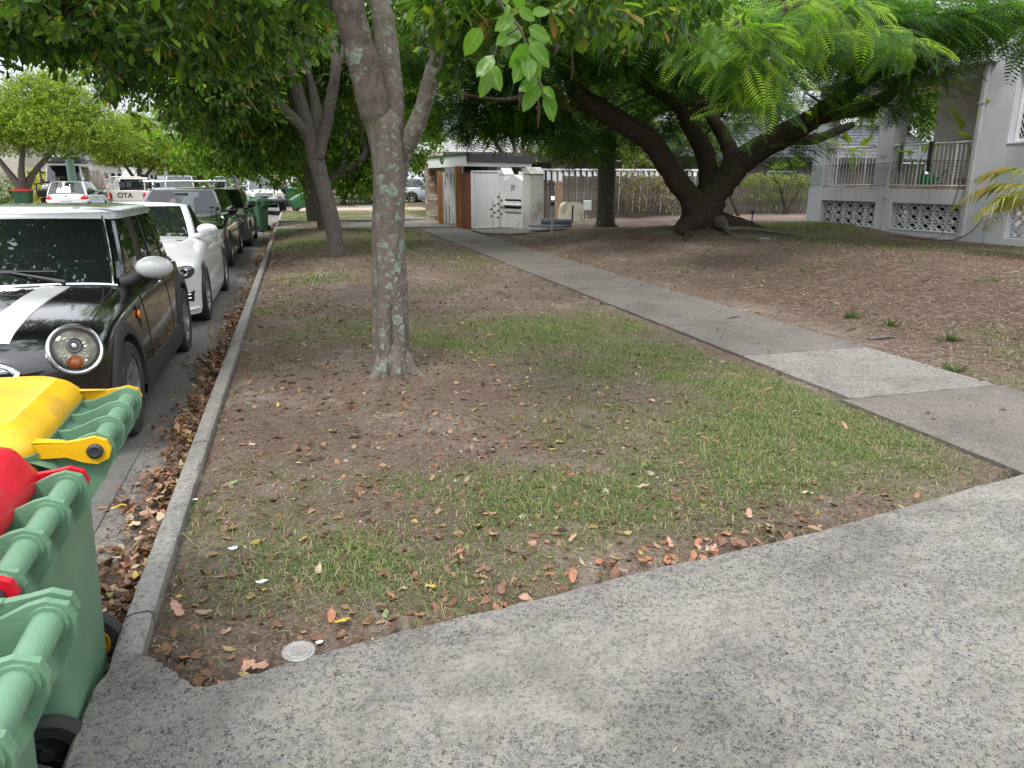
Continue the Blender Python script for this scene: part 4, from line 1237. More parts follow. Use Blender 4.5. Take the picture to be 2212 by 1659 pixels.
class Car:
    """local frame: x across, y forward (nose at +L/2), z up from the road"""
    def __init__(s, L, W, deck, clear, yf, yr, R, corner=(.45, .35), pw=(2.6, 3.0), crown=.10, nose=(.62, .14), tail=(.70, .10), tumble=.05, beltdrop=.10, archgap=.045):
        s.L, s.W, s.deckcp, s.clear, s.yf, s.yr, s.R = L, W, deck, clear, yf, yr, R
        s.corner, s.pw, s.crown, s.nose, s.tail, s.tumble, s.beltdrop, s.Ra = corner, pw, crown, nose, tail, tumble, beltdrop, R + archgap

    def w(s, y):
        h = s.L / 2
        c, p = (s.corner[0], s.pw[0]) if y > 0 else (s.corner[1], s.pw[1])
        e = (abs(y) - (h - c)) / c
        base = s.W / 2 * (1 - .03 * (abs(y) / h) ** 2)
        return base if e <= 0 else base * max(0, 1 - min(1, e) ** p) ** (1 / p)

    def endround(s, y):
        zc, d = s.nose if y > 0 else s.tail
        e = (abs(y) - (s.L / 2 - d)) / d
        return (zc, 1.0 if e <= 0 else max(0, 1 - min(1, e) ** 2.5) ** .4)

    def deck(s, y):
        z = np.mean([spl(s.deckcp, y + d) for d in (-.06, -.03, 0, .03, .06)])
        zc, k = s.endround(y)
        return zc + (z - zc) * k

    def bottom(s, y, arch=True):
        zc, k = s.endround(y)
        z = zc + (s.clear + .04 * (abs(y) / (s.L / 2)) ** 4 - zc) * k
        if arch:
            for yw in (s.yf, s.yr):
                d = s.Ra ** 2 - (y - yw) ** 2
                if d > 0: z = max(z, s.R + math.sqrt(d) * .98)
        return z

    def half(s, y, z):
        """half width at height z, below the shoulder"""
        w = s.w(y)
        t = (z - .42) / .45
        return w * (1 - s.tumble * t * t * (1.3 if z > .42 else .8))

    def shoulder(s, y):
        return s.deck(y) - s.beltdrop * s.endround(y)[1]

    def ztop(s, x, y):
        zs = s.shoulder(y); wt = s.half(y, zs)
        k = min(1, abs(x) / max(wt, 1e-4))
        return zs + (s.deck(y) - zs) * (1 - k ** 2.8) ** (1 / 2.4)

    def section(s, y):
        zb, zs = s.bottom(y), s.shoulder(y)
        zs = max(zs, zb + .004)
        pts = [(0, zb)]
        n = 9
        for i in range(n + 1):
            z = zb + (zs - zb) * i / n
            ins = .985 if i == 0 else 1
            pts.append((s.half(y, z) * ins, z))
        wt = s.half(y, zs)
        for k in (.985, .95, .88, .78, .62, .45, .3, .15, 0):
            pts.append((wt * k, zs + (max(s.deck(y), zs) - zs) * (1 - k ** 2.8) ** (1 / 2.4)))
        return pts

    def stations(s):
        h = s.L / 2
        ys = set(np.linspace(-h + .001, h - .001, 40))
        for sgn in (-1, 1):
            c = s.corner[0] if sgn > 0 else s.corner[1]
            for i in range(14): ys.add(sgn * (h - .0008 - c * (1 - math.cos(math.pi / 2 * i / 14))))
        for yw in (s.yf, s.yr):
            for i in range(25): ys.add(yw - s.Ra * math.cos(math.pi * i / 24))
            ys.add(yw - s.Ra - .004); ys.add(yw + s.Ra + .004)
        ys = sorted(ys)
        out = [ys[0]]
        for y in ys[1:]:
            if y - out[-1] > .003: out.append(y)
        return out

    def body(s, root, mat, name='body', split=True):
        rows = []
        for y in s.stations():
            sec = s.section(y)
            row = [(-x, y, z) for x, z in sec[::-1]] + [(x, y, z) for x, z in sec[1:]]
            rows.append(row)
        mb = MB().grid(rows, flip=True)
        o = mb.build(name, mat, root, smooth=42, fix=True)
        # dark inner floor between the wheels
        MB().box((0, 0, s.clear + .10), (s.W * .74, s.L * .82, .16)).build('underbody', M_DARK, root, smooth=0)
        return o

    def front_y(s, x, z, sgn=1):
        """y of the skin at (x, z) on the nose (+1) or the tail (-1)"""
        lo, hi = 0.0, s.L / 2
        for _ in range(22):
            m = (lo + hi) / 2
            y = sgn * m
            inside = abs(x) < s.half(y, min(z, s.shoulder(y))) and s.bottom(y, False) < z < s.ztop(x, y)
            if inside: lo = m
            else: hi = m
        return sgn * lo

    def patch(s, poly, mat, root, name, sgn=1, off=.006, label=None, dome=0.0, back=.02):
        """a piece lying on the nose or tail skin; poly in (x, z)"""
        cx = sum(p[0] for p in poly) / len(poly); cz = sum(p[1] for p in poly) / len(poly)
        vs, n = [], len(poly)
        rings = (1.0, .93, .6, .3)
        for q, f in enumerate(rings):
            for x, z in poly:
                X, Z = cx + (x - cx) * f, cz + (z - cz) * f
                vs.append((X, s.front_y(X, Z, sgn) + sgn * (off * (0 if q == 0 else 1) + dome * (1 - f * f)), Z))
        vs.append((cx, s.front_y(cx, cz, sgn) + sgn * (off + dome), cz))
        vs += [(x, y - sgn * back, z) for x, y, z in vs[:n]]
        fs = []
        for q in range(3):
            for i in range(n):
                j = (i + 1) % n
                fs.append((q * n + i, q * n + j, (q + 1) * n + j, (q + 1) * n + i))
        c = 4 * n
        fs += [(3 * n + i, 3 * n + (i + 1) % n, c) for i in range(n)]
        fs += [(i, (i + 1) % n, c + 1 + (i + 1) % n, c + 1 + i) for i in range(n)]
        o = MB().add(vs, fs).build(name, mat, root, smooth=40, fix=True)
        if label: o['label'] = label
        return o

    def side_strip(s, y0, y1, z0, z1, mat, root, name, off=.008, side=1):
        rows = []
        for i in range(25):
            y = y0 + (y1 - y0) * i / 24
            rows.append([(side * (s.half(y, z) + (off if 0 < k < 3 else -.01)), y, z) for k, z in enumerate((z0, z0 + .006, z1 - .006, z1))])
        return MB().grid(rows, flip=side > 0).build(name, mat, root, smooth=40)

    def wheels(s, root, rim=M_ALLOY, spokes=5, width=.2, seg=30, inset=.02, style='spoke'):
        tyre, rims = MB(), MB()
        R, r = s.R, s.R * .68
        M = Matrix.Rotation(math.pi / 2, 3, 'Y')
        w = width / 2
        tyre.lathe([(r, -w), (R * .93, -w), (R * .985, -w * .8), (R, -w * .5), (R, w * .5), (R * .985, w * .8), (R * .93, w), (r, w * 1.0), (r * .985, w * .8), (r * .97, -w)], seg=seg, M=M, close=False)
        rims.lathe([(r * .99, -w * .9), (r * .99, w * .8), (r * .96, w * .92), (r * .90, w * .90), (r * .88, w * .3), (r * .86, -w * .2)], seg=seg, M=M, close=False)
        for i in range(spokes):
            a = 2 * math.pi * i / spokes + .3
            A = Matrix.Rotation(a, 3, 'X')
            for dx in ((-.035, .035) if style == 'twin' else (0,)):
                vs = [(w * .55, dx - .022, .03), (w * .55, dx + .022, .03), (w * .82, dx * 1.8 + .018, r * .93), (w * .82, dx * 1.8 - .018, r * .93),
                      (w * .2, dx - .022, .03), (w * .2, dx + .022, .03), (w * .5, dx * 1.8 + .018, r * .93), (w * .5, dx * 1.8 - .018, r * .93)]
                rims.add([A @ Vector(p) for p in vs], [(0, 1, 2, 3), (7, 6, 5, 4), (0, 3, 7, 4), (1, 5, 6, 2), (3, 2, 6, 7)])
        rims.lathe([(.055, w * .2), (.055, w * .68), (.03, w * .74)], seg=12, M=M)
        disc = MB().lathe([(r * .8, -w * .1), (r * .8, -.0)], seg=20, M=M)
        to = tyre.build('tyre', M_RUB, smooth=40, fix=False); ro = rims.build('rim', rim, smooth=35); do = disc.build('brake_disc', M_DARK, smooth=30)
        tm, rm, dm = to.data, ro.data, do.data
        for o in (to, ro, do): bpy.data.objects.remove(o)
        for sx in (1, -1):
            for yw in (s.yf, s.yr):
                we = empty('wheel', (sx * (s.W / 2 - inset - w), yw, R), parent=root)
                if sx < 0: we.rotation_euler = (0, 0, math.pi)
                for nm, me in (('tyre', tm), ('rim', rm), ('brake_disc', dm)): link_mesh(nm, me, we)

    def cabin(s, root, yb, yt, zt, half_b, half_t, body_mat, glass=None, roof_mat=None, roofover=.0, dome=.05, rearp=6.0, pillar=None, posts=(.0,), rear_split=True, zlift=0.0, curve=.10, trimline=True, wind=None):
        """greenhouse: yb/yt = (front, rear) at the belt and at the roof"""
        glass = glass or M_GLASS; roof_mat = roof_mat or body_mat; pillar = pillar or body_mat
        nz_ = 6
        zb_ = lambda y: min(s.deck(y) - .02 + zlift, 1e9)
        zf, zr = s.deck(yb[0]) - .02, s.deck(yb[1]) - .02
        NF, NS, NC = 8, 14, 3

        def ring(k, grow=0.0, zz=None):
            yf = yb[0] + (yt[0] - yb[0]) * k; yr = yb[1] + (yt[1] - yb[1]) * k
            hw = (half_b + (half_t - half_b) * (k ** 1.25)) + grow
            yf += grow; yr -= grow
            cf = curve * (1 - .3 * k); crn = .07
            pts, tg = [], []
            for i in range(NF + 1):          # windscreen, left to right
                u = -1 + 2 * i / NF
                pts.append((u * (hw - crn), yf - cf * u * u)); tg.append('F')
            for i in range(1, NC + 1):
                a = i / (NC + 1) * math.pi / 2
                pts.append((hw - crn + crn * math.sin(a), yf - cf - crn * 1.6 * (1 - math.cos(a)))); tg.append('A')
            ys0 = yf - cf - crn * 1.6; ys1 = yr + .09 + crn * 1.4
            for i in range(NS + 1):
                f = i / NS
                y = ys0 + (ys1 - ys0) * f
                pts.append((hw + .015 * math.sin(math.pi * f), y)); tg.append('S')
            for i in range(1, NC + 1):
                a = i / (NC + 1) * math.pi / 2
                pts.append((hw - crn + crn * math.cos(a), ys1 - crn * 1.4 * math.sin(a))); tg.append('C')
            for i in range(NF + 1):
                u = 1 - 2 * i / NF
                pts.append((u * (hw - crn), yr + .09 * u * u)); tg.append('R')
            right = [(p, t_) for p, t_ in zip(pts, tg)]
            # mirror the side for the left
            left = []
            for (x, y), t_ in [q for q in right if q[1] in ('C', 'S', 'A')][::-1]:
                left.append(((-x, y), t_.lower()))
            allp = right + left
            out = []
            for (x, y), t_ in allp:
                fr = (y - yr) / max(1e-6, (yf - yr))
                zb0 = s.ztop(min(abs(x), half_b), y) - .03 if True else zf
                z = zb0 + (zt - zb0) * k if zz is None else zz
                out.append(((x, y, z), t_))
            return out
        R_ = [ring(k / nz_) for k in range(nz_ + 1)]
        m = len(R_[0])
        parts = {}
        npost = []
        for r in range(nz_):
            for i in range(m):
                j = (i + 1) % m
                t1, t2 = R_[0][i][1], R_[0][j][1]
                key = t1 if t1 == t2 else ('A' if 'A' in (t1, t2) else 'a' if 'a' in (t1, t2) else 'C' if 'C' in (t1, t2) else 'c')
                parts.setdefault(key, []).append(tuple(R_[q][w_][0] for q, w_ in ((r, i), (r, j), (r + 1, j), (r + 1, i))))
        names = {'F': ('windscreen', wind or glass), 'R': ('rear_window', glass), 'S': ('side_window', glass), 's': ('side_window', glass)}
        pils = {}
        for k, qs in parts.items():
            if k in names:
                g = MB()
                for q in qs: g.add(list(q), [(3, 2, 1, 0)])
                g.build(names[k][0], names[k][1], root, smooth=50, fix=False)
            else:
                pil = MB()
                for q in qs: pil.add(list(q), [(3, 2, 1, 0)])
                pil.build('pillar', pillar, root, smooth=50)
        # door posts and frames along the side glass
        sidx = [i for i in range(m) if R_[0][i][1] == 'S']
        lidx = [i for i in range(m) if R_[0][i][1] == 's'][::-1]
        for idx, sg in ((sidx, 1), (lidx, -1)):
            fr = MB()
            for f in posts:
                fi = f * (len(idx) - 1); a, b_ = idx[int(fi)], idx[min(int(fi) + 1, len(idx) - 1)]
                tt = fi - int(fi)
                pa = Vector(R_[0][a][0]).lerp(Vector(R_[0][b_][0]), tt); pb = Vector(R_[nz_][a][0]).lerp(Vector(R_[nz_][b_][0]), tt)
                pts = [pa.lerp(pb, q / 4) for q in range(5)]
                # follow the glass
                pts = []
                for q in range(nz_ + 1):
                    pts.append(Vector(R_[q][a][0]).lerp(Vector(R_[q][b_][0]), tt) + Vector((sg * .004, 0, 0)))
                for q in range(nz_):
                    for (u, v) in ((pts[q], pts[q + 1]),):
                        fr.add([u + Vector((0, -.03, 0)), u + Vector((0, .03, 0)), v + Vector((0, .025, 0)), v + Vector((0, -.025, 0))], [(0, 1, 2, 3) if sg > 0 else (3, 2, 1, 0)])
            if trimline:
                pts = [Vector(R_[0][i][0]) + Vector((sg * .006, 0, .025)) for i in idx]
                fr.tube(pts, .010, 5)
            fr.build('window_frame', M_TRIM, root, smooth=40)
        # roof
        top = [p for p, _ in ring(1.0, roofover, zt - .015)]
        rows = [[(x, y, zt - .045) for x, y, z in top], top]
        cy = (yt[0] + yt[1]) / 2
        for g, h in ((.985, .012), (.95, .022), (.85, .036), (.7, .046), (.5, .053), (.25, .058), (.02, .06)):
            rows.append([(x * g, cy + (y - cy) * g, zt - .015 + h * dome / .05) for x, y, z in top])
        rows = [r + [r[0]] for r in rows]
        MB().grid(rows).build('roof', roof_mat, root, smooth=50, fix=True)
        s.R_ = R_
        return R_

    def mirrors(s, root, y, z, x, mat, size=(.11, .07, .075), arm=M_TRIM):
        for sg in (1, -1):
            e = MB().ball((sg * (x + size[0] * .6), y, z), size, 14, 10)
            o = e.build('mirror', mat, root, smooth=60)
            MB().tube([(sg * (x - .12), y - .05, z - .09), (sg * (x + .03), y - .02, z - .06), (sg * (x + size[0] * .5), y - .01, z - .02)], [.035, .028, .03], 8).build('bracket', arm, o, smooth=40)
            MB().ball((sg * (x + size[0] * .6), y - size[1] * .55, z), (size[0] * .86, size[1] * .55, size[2] * .82), 12, 8).build('mirror_glass', M_CHROME, o, smooth=60)

    def plate(s, root, z, sgn, txt=None, w=.37, h=.13, x=0, off=.02):
        y = s.front_y(x, z, sgn) + sgn * off
        o = MB().box((x, y, z), (w, .012, h)).build('number_plate', M_PLATE, root, smooth=0)
        if txt: text(txt, h * .62, (x, y + sgn * .009, z), (math.pi / 2, 0, math.pi if sgn > 0 else 0), M_INK, o, 'lettering')
        return o

    def seam(s, pts, root, mbuf):
        mbuf.tube(pts, .0035, 4)


def text(body, size, loc, rot, mat, parent, name='lettering', ext=.0015, bold=0.0):
    cu = bpy.data.curves.new(name, 'FONT')
    cu.body = body; cu.size = size; cu.align_x = 'CENTER'; cu.align_y = 'CENTER'; cu.extrude = ext; cu.offset = bold
    o = bpy.data.objects.new(name, cu)
    COL.objects.link(o)
    dg = bpy.context.evaluated_depsgraph_get()
    me = bpy.data.meshes.new_from_object(o.evaluated_get(dg))
    bpy.data.objects.remove(o)
    me.materials.clear(); me.materials.append(mat)
    o = bpy.data.objects.new(name, me)
    COL.objects.link(o)
    o.location = loc; o.rotation_euler = rot
    if parent is not None: o.parent = parent
    return o


def ellipse(cx, cz, rx, rz_, n=20, rot=0, p=1.0):
    out = []
    for i in range(n):
        a = 2 * math.pi * i / n
        x, z = rx * math.copysign(abs(math.cos(a)) ** p, math.cos(a)), rz_ * math.copysign(abs(math.sin(a)) ** p, math.sin(a))
        out.append((cx + x * math.cos(rot) - z * math.sin(rot), cz + x * math.sin(rot) + z * math.cos(rot)))
    return out


def rounded(poly, n=3):
    P = [np.array(p, float) for p in poly]; m_ = len(P); out = []
    for i in range(m_):
        a, b_, c_, d = P[i - 1], P[i], P[(i + 1) % m_], P[(i + 2) % m_]
        for k in range(n):
            t = k / n
            out.append(tuple(0.5 * ((2 * b_) + (c_ - a) * t + (2 * a - 5 * b_ + 4 * c_ - d) * t * t + (3 * b_ - a - 3 * c_ + d) * t ** 3)))
    return out


def rrect(x0, x1, z0, z1):
    return ellipse((x0 + x1) / 2, (z0 + z1) / 2, (x1 - x0) / 2, (z1 - z0) / 2, 20, 0, .35)


RT = math.pi  # nose towards the camera
# ---------------------------------------------------------------- 1 small black hatch with white roof
CZ = -.15
e1 = empty('parked_car', (-1.90, 4.28 + 1.85, CZ), RT, 'small black hatchback with white roof, white mirrors and bonnet stripes', 'car', 'cars parked along the near kerb')
c = Car(3.70, 1.683, [(-1.85, .93), (-1.2, .97), (0, .935), (.35, .93), (.62, .905), (1.0, .885), (1.35, .845), (1.6, .79), (1.85, .72)], .16, 1.13, -1.337, .305, corner=(.46, .42), pw=(2.7, 2.6), nose=(.52, .28), tail=(.6, .2), beltdrop=.16, tumble=.045, archgap=.05)
c.body(e1, P_BLACK)
c.cabin(e1, (.60, -1.72), (.08, -1.50), 1.345, .715, .600, P_BLACK, roof_mat=P_ROOF, roofover=.035, dome=.055, pillar=P_BLACK, posts=(.50,), curve=.16)
c.wheels(e1, spokes=5, width=.195, style='twin', inset=.0)
# black cladding round the wheel arches and along the sill
for sg in (1, -1):
    for yw in (c.yf, c.yr):
        rows = []
        for i in range(25):
            a = math.pi * (-.06 + 1.12 * i / 24)
            row = []
            for rr, ox in ((c.Ra - .012, -.05), (c.Ra - .008, .018), (c.Ra + .05, .020), (c.Ra + .075, .004), (c.Ra + .075, -.04)):
                y = yw + rr * math.cos(a); z = max(.14, c.R + rr * math.sin(a))
                row.append((sg * (c.half(yw + (y - yw) * .6, min(z, .72)) + ox), y, z))
            rows.append(row)
        MB().grid(rows, flip=sg < 0).build('wheel_arch_trim', M_TRIM, e1, smooth=50)
    rows = [[(sg * (c.half(y, .3) + o_), y, z) for o_, z in ((-.04, .36), (.012, .345), (.02, .26), (.0, .17), (-.06, .16))] for y in np.linspace(c.yr + c.Ra, c.yf - c.Ra, 10)]
    MB().grid(rows, flip=sg > 0).build('sill_trim', M_TRIM, e1, smooth=40)
# headlights: chrome ring, bowl, bulb, amber indicator, lens
for sg in (1, -1):
    cx, cz, rx, rz_ = .685, .680, .150, .158
    y0 = c.front_y(cx * .86, cz, 1) - .012
    yo = y0 - .02
    nrm = Vector((sg * .42, 1, .38)).normalized()
    q = nrm.to_track_quat('Z', 'Y').to_matrix()
    M = q @ Matrix.Diagonal((.86, .86, .95))
    cc = Vector((sg * cx, yo, cz)) + nrm * .034
    hl = MB().lathe([(.128, -.09), (.150, -.075), (.162, .0), (.160, .018), (.150, .026), (.138, .022), (.132, .008), (.130, -.02)], c=cc, seg=40, M=M, close=False).build('headlight', M_CHROME, e1, smooth=60)
    rf_ = MB(); rows = []
    for r_, z_ in ((.022, -.036), (.05, -.034), (.07, -.030), (.092, -.022), (.112, -.010), (.131, .006)):
        rows.append([cc + M @ Vector((r_ * math.cos(a) * (1 + .05 * (k % 2)), r_ * math.sin(a) * (1 + .05 * (k % 2)), z_ + (.006 if k % 2 and r_ < .12 else 0))) for k, a in enumerate(np.linspace(0, 2 * math.pi, 37))])
    rf_.grid(rows); rf_.build('reflector', M_LAMP, hl, smooth=25)
    rim_ = MB().lathe([(.137, -.012), (.137, .010), (.122, .014), (.121, -.012)], c=cc, seg=36, M=M, close=False).build('inner_ring', M_TRIM, hl, smooth=40)
    up = q @ Vector((0, 1, 0))
    if up.z < 0: up = -up
    MB().lathe([(.046, -.03), (.050, .004), (.043, .008), (.038, -.014), (.01, -.018)], c=cc + up * .022, seg=20, M=M).build('projector', M_LAMPD, hl, smooth=50)
    MB().ball(cc + nrm * -.016 + up * .022, .026, 12, 8).build('bulb', M_CHROME, hl, smooth=60)
    ab = cc + nrm * .004 - up * .070 - Vector((sg * .012, 0, 0))
    MB().lathe([(.040, -.01), (.045, .004), (.038, .014), (.015, .020)], c=ab, seg=20, M=M).build('indicator', M_AMBER, hl, smooth=60)
    MB().lathe([(.137, .008), (.118, .022), (.08, .034), (.04, .040), (.005, .041)], c=cc, seg=36, M=M, close=False).build('lens', M_LENS, hl, smooth=60)
# bonnet stripes and joints
for sg in (1, -1):
    rows = []
    for i in range(30):
        y = .62 + (1.70 - .62) * i / 29
        rows.append([(sg * x * (1 - .10 * i / 29), y, c.ztop(x * (1 - .10 * i / 29), y) + o_) for x, o_ in ((.26, -.004), (.261, .003), (.32, .003), (.37, .003), (.429, .003), (.43, -.004))])
    MB().grid(rows, flip=sg > 0).build('bonnet_stripe', plain('stripe white', (.62, .63, .64), .3, var=.05, coat=1), e1, smooth=60)
sm = MB()
for sg in (1, -1):
    ln = []
    for i in range(22):
        f = i / 21
        x = .60 + .11 * math.sin(f * 2.0) ; y = .50 + 1.1 * f
        x = min(x, c.half(y, c.shoulder(y)) * .97)
        ln.append((sg * x, y, c.ztop(x, y) + .001))
    sm.tube(ln, .0035, 4)
    for yy in (.42, -.62):
        sm.tube([(sg * (c.half(yy, z) + .0005), yy + .02 * z, z) for z in np.linspace(.33, .84, 12)], .0035, 4)
sm.build('panel_joints', M_DARK, e1, smooth=0, kind='stuff')
mb = MB()
for i in range(25):
    pass
cow = [( -.68 + 1.36 * i / 24, .635 - .17 * ((-1 + i / 12) ** 2), 0) for i in range(25)]
MB().tube([(x, y, c.ztop(abs(x), y) + .006) for x, y, _ in cow], .012, 6).build('chrome_trim', M_CHROME, e1, smooth=50)
R0 = c.R_
# wipers
for xa, xb in ((-.40, .28), (.10, .62)):
    w = MB()
    za = c.ztop(abs(xa), .52) + .02
    w.tube([(xa, .60, za), ((xa + xb) / 2, .50, za + .06), (xb, .44, za + .055)], [.014, .010, .008], 6)
    w.tube([(xa + .06, .52, za + .06), (xb + .05, .43, za + .075)], .007, 4)
    w.build('wiper', M_TRIM, e1, smooth=40)
for sg in (1, -1):
    MB().tube([Vector(p) + Vector((sg * .006, .012, 0)) for p in [R0[k][8 if sg > 0 else 0][0] for k in range(7)]], .009, 6).build('chrome_strip', M_CHROME, e1, smooth=50)
    MB().ball((sg * .20, .78, c.ztop(.2, .78) + .008), (.022, .014, .010), 10, 6).build('washer_jet', M_TRIM, e1, smooth=60)
# mirrors
for sg in (1, -1):
    o = MB().ball((sg * .915, .40, .985), (.125, .085, .078), 20, 14).build('mirror', P_ROOF, e1, smooth=60)
    MB().ball((sg * .91, .345, .985), (.112, .05, .068), 16, 10).build('mirror_glass', M_CHROME, o, smooth=60)
    MB().tube([(sg * .70, .36, .885), (sg * .76, .38, .90), (sg * .82, .39, .935), (sg * .86, .40, .97)], [.05, .042, .04, .05], 12).build('bracket', M_TRIM, o, smooth=60)
    s_ = MB().ball((sg * (c.half(.62, .66) + .004), .66, .70), (.012, .045, .03), 12, 8).build('side_indicator', M_AMBER, e1, smooth=60)
    MB().prism([(.56, .62), (.60, .60), (.60, .76), (.56, .76)], 0, .012).xform(Matrix(((0, 0, sg, sg * (c.half(.6, .68) - .002)), (1, 0, 0, .06), (0, 1, 0, 0), (0, 0, 0, 1)))).build('side_vent', M_TRIM, s_, smooth=0)
    MB().tube([(sg * (c.half(-.4, .8) + .012), -.45, .80), (sg * (c.half(-.4, .8) + .03), -.38, .803), (sg * (c.half(-.3, .8) + .03), -.30, .803), (sg * (c.half(-.3, .8) + .008), -.26, .80)], .012, 6).build('door_handle', M_CHROME, e1, smooth=50)
# grille
gp = [(-.40, .63), (-.44, .60), (-.42, .54), (-.36, .50), (0, .48), (.36, .50), (.42, .54), (.44, .60), (.40, .63), (.30, .665), (.15, .68), (0, .685), (-.15, .68), (-.30, .665)]
c.patch(gp, M_DARK, e1, 'grille', off=.004)
ringp = [(x, c.front_y(x, z) + .012, z) for x, z in gp]
MB().tube(ringp + [ringp[0]], .020, 8).build('grille_surround', M_CHROME, e1, smooth=60)
for z in (.535, .575, .615, .645):
    hw = .40 if z < .63 else .34
    MB().tube([(x, c.front_y(x, z) + .014, z) for x in np.linspace(-hw, hw, 13)], .009, 6).build('grille_bar', M_CHROME, e1, smooth=60)
c.patch(rrect(-.5, .5, .24, .40), M_DARK, e1, 'lower_intake', off=.004)
c.plate(e1, .44, 1)
C1 = c

# ---------------------------------------------------------------- 2 white roadster
e2 = empty('parked_car', (-1.93, 10.35, CZ), RT, 'low white roadster with closed hard top and dark headlights', 'car', 'cars parked along the near kerb')
c = Car(4.08, 1.80, [(-2.04, .92), (-1.3, .96), (-.7, .94), (.3, .93), (.6, .92), (1.1, .86), (1.6, .77), (2.04, .66)], .14, 1.20, -1.23, .32, corner=(.62, .45), pw=(2.2, 2.6), nose=(.50, .22), tail=(.6, .2), beltdrop=.13)
c.body(e2, P_PEARL)
c.cabin(e2, (.55, -1.05), (-.10, -.62), 1.255, .72, .58, P_PEARL, roof_mat=P_PEARL, dome=.05, posts=(.72,), curve=.16, roofover=.008)
c.wheels(e2, spokes=5, width=.23, inset=.0)
c.mirrors(e2, .42, .99, .80, P_PEARL, (.12, .075, .07), P_PEARL)
for sg in (1, -1):
    hp = [(sg * x, z) for x, z in ((.47, .60), (.62, .552), (.77, .555), (.825, .60), (.82, .655), (.76, .685), (.64, .672), (.54, .64))]
    h = c.patch(rounded(hp if sg > 0 else hp[::-1]), M_LAMPD, e2, 'headlight', off=.010, dome=.012)
    for x, z, r in ((.615, .610, .034), (.735, .622, .047)):
        yy = c.front_y(x, z) + .020
        n_ = Vector((sg * .35, 1, .1)).normalized()
        MB().lathe([(r, -.02), (r, .006), (r * .8, .012), (r * .75, -.01), (r * .2, -.02)], c=(sg * x, yy, z), seg=20, M=n_.to_track_quat('Z', 'Y').to_matrix(), close=False).build('lamp_ring', M_CHROME, h, smooth=50)
    MB().add(*(lambda P: (P, [(0, 1, 2, 3)]))([(sg * x, y, c.ztop(x, y) + .003) for x, y in ((.28, .78), (.62, .74), (.62, .70), (.28, .74))])).build('bonnet_vent', M_DARK, e2, smooth=0)
    v = c.patch([(sg * x, z) for x, z in ((.52, .30), (.80, .30), (.82, .42), (.54, .42))][::sg], M_DARK, e2, 'side_intake', off=.005)
    for z in (.345, .385): MB().tube([(sg * x, c.front_y(x, z) + .012, z) for x in (.54, .66, .78)], .008, 5).build('louvre', M_CHROME, v, smooth=50)
    MB().tube([(sg * x, c.front_y(x, .24) + .02, .225) for x in np.linspace(0, .84, 9)], .02, 6).build('front_lip', P_PEARL, e2, smooth=50)
c.patch(rrect(-.36, .36, .42, .62), M_DARK, e2, 'grille', off=.004)
c.patch(rrect(-.42, .42, .22, .36), M_DARK, e2, 'lower_intake', off=.004)
MB().lathe([(.085, -.01), (.085, .012), (.07, .012), (.07, -.01)], c=(0, c.front_y(0, .52) + .012, .52), seg=24, M=Matrix.Rotation(-math.pi / 2, 3, 'X'), close=False).build('badge', M_CHROME, e2, smooth=40)
MB().tube([(x, c.front_y(x, .52) + .01, .52) for x in np.linspace(-.34, .34, 9)], .012, 6).build('grille_bar', M_CHROME, e2, smooth=50)
c.plate(e2, .36, 1)


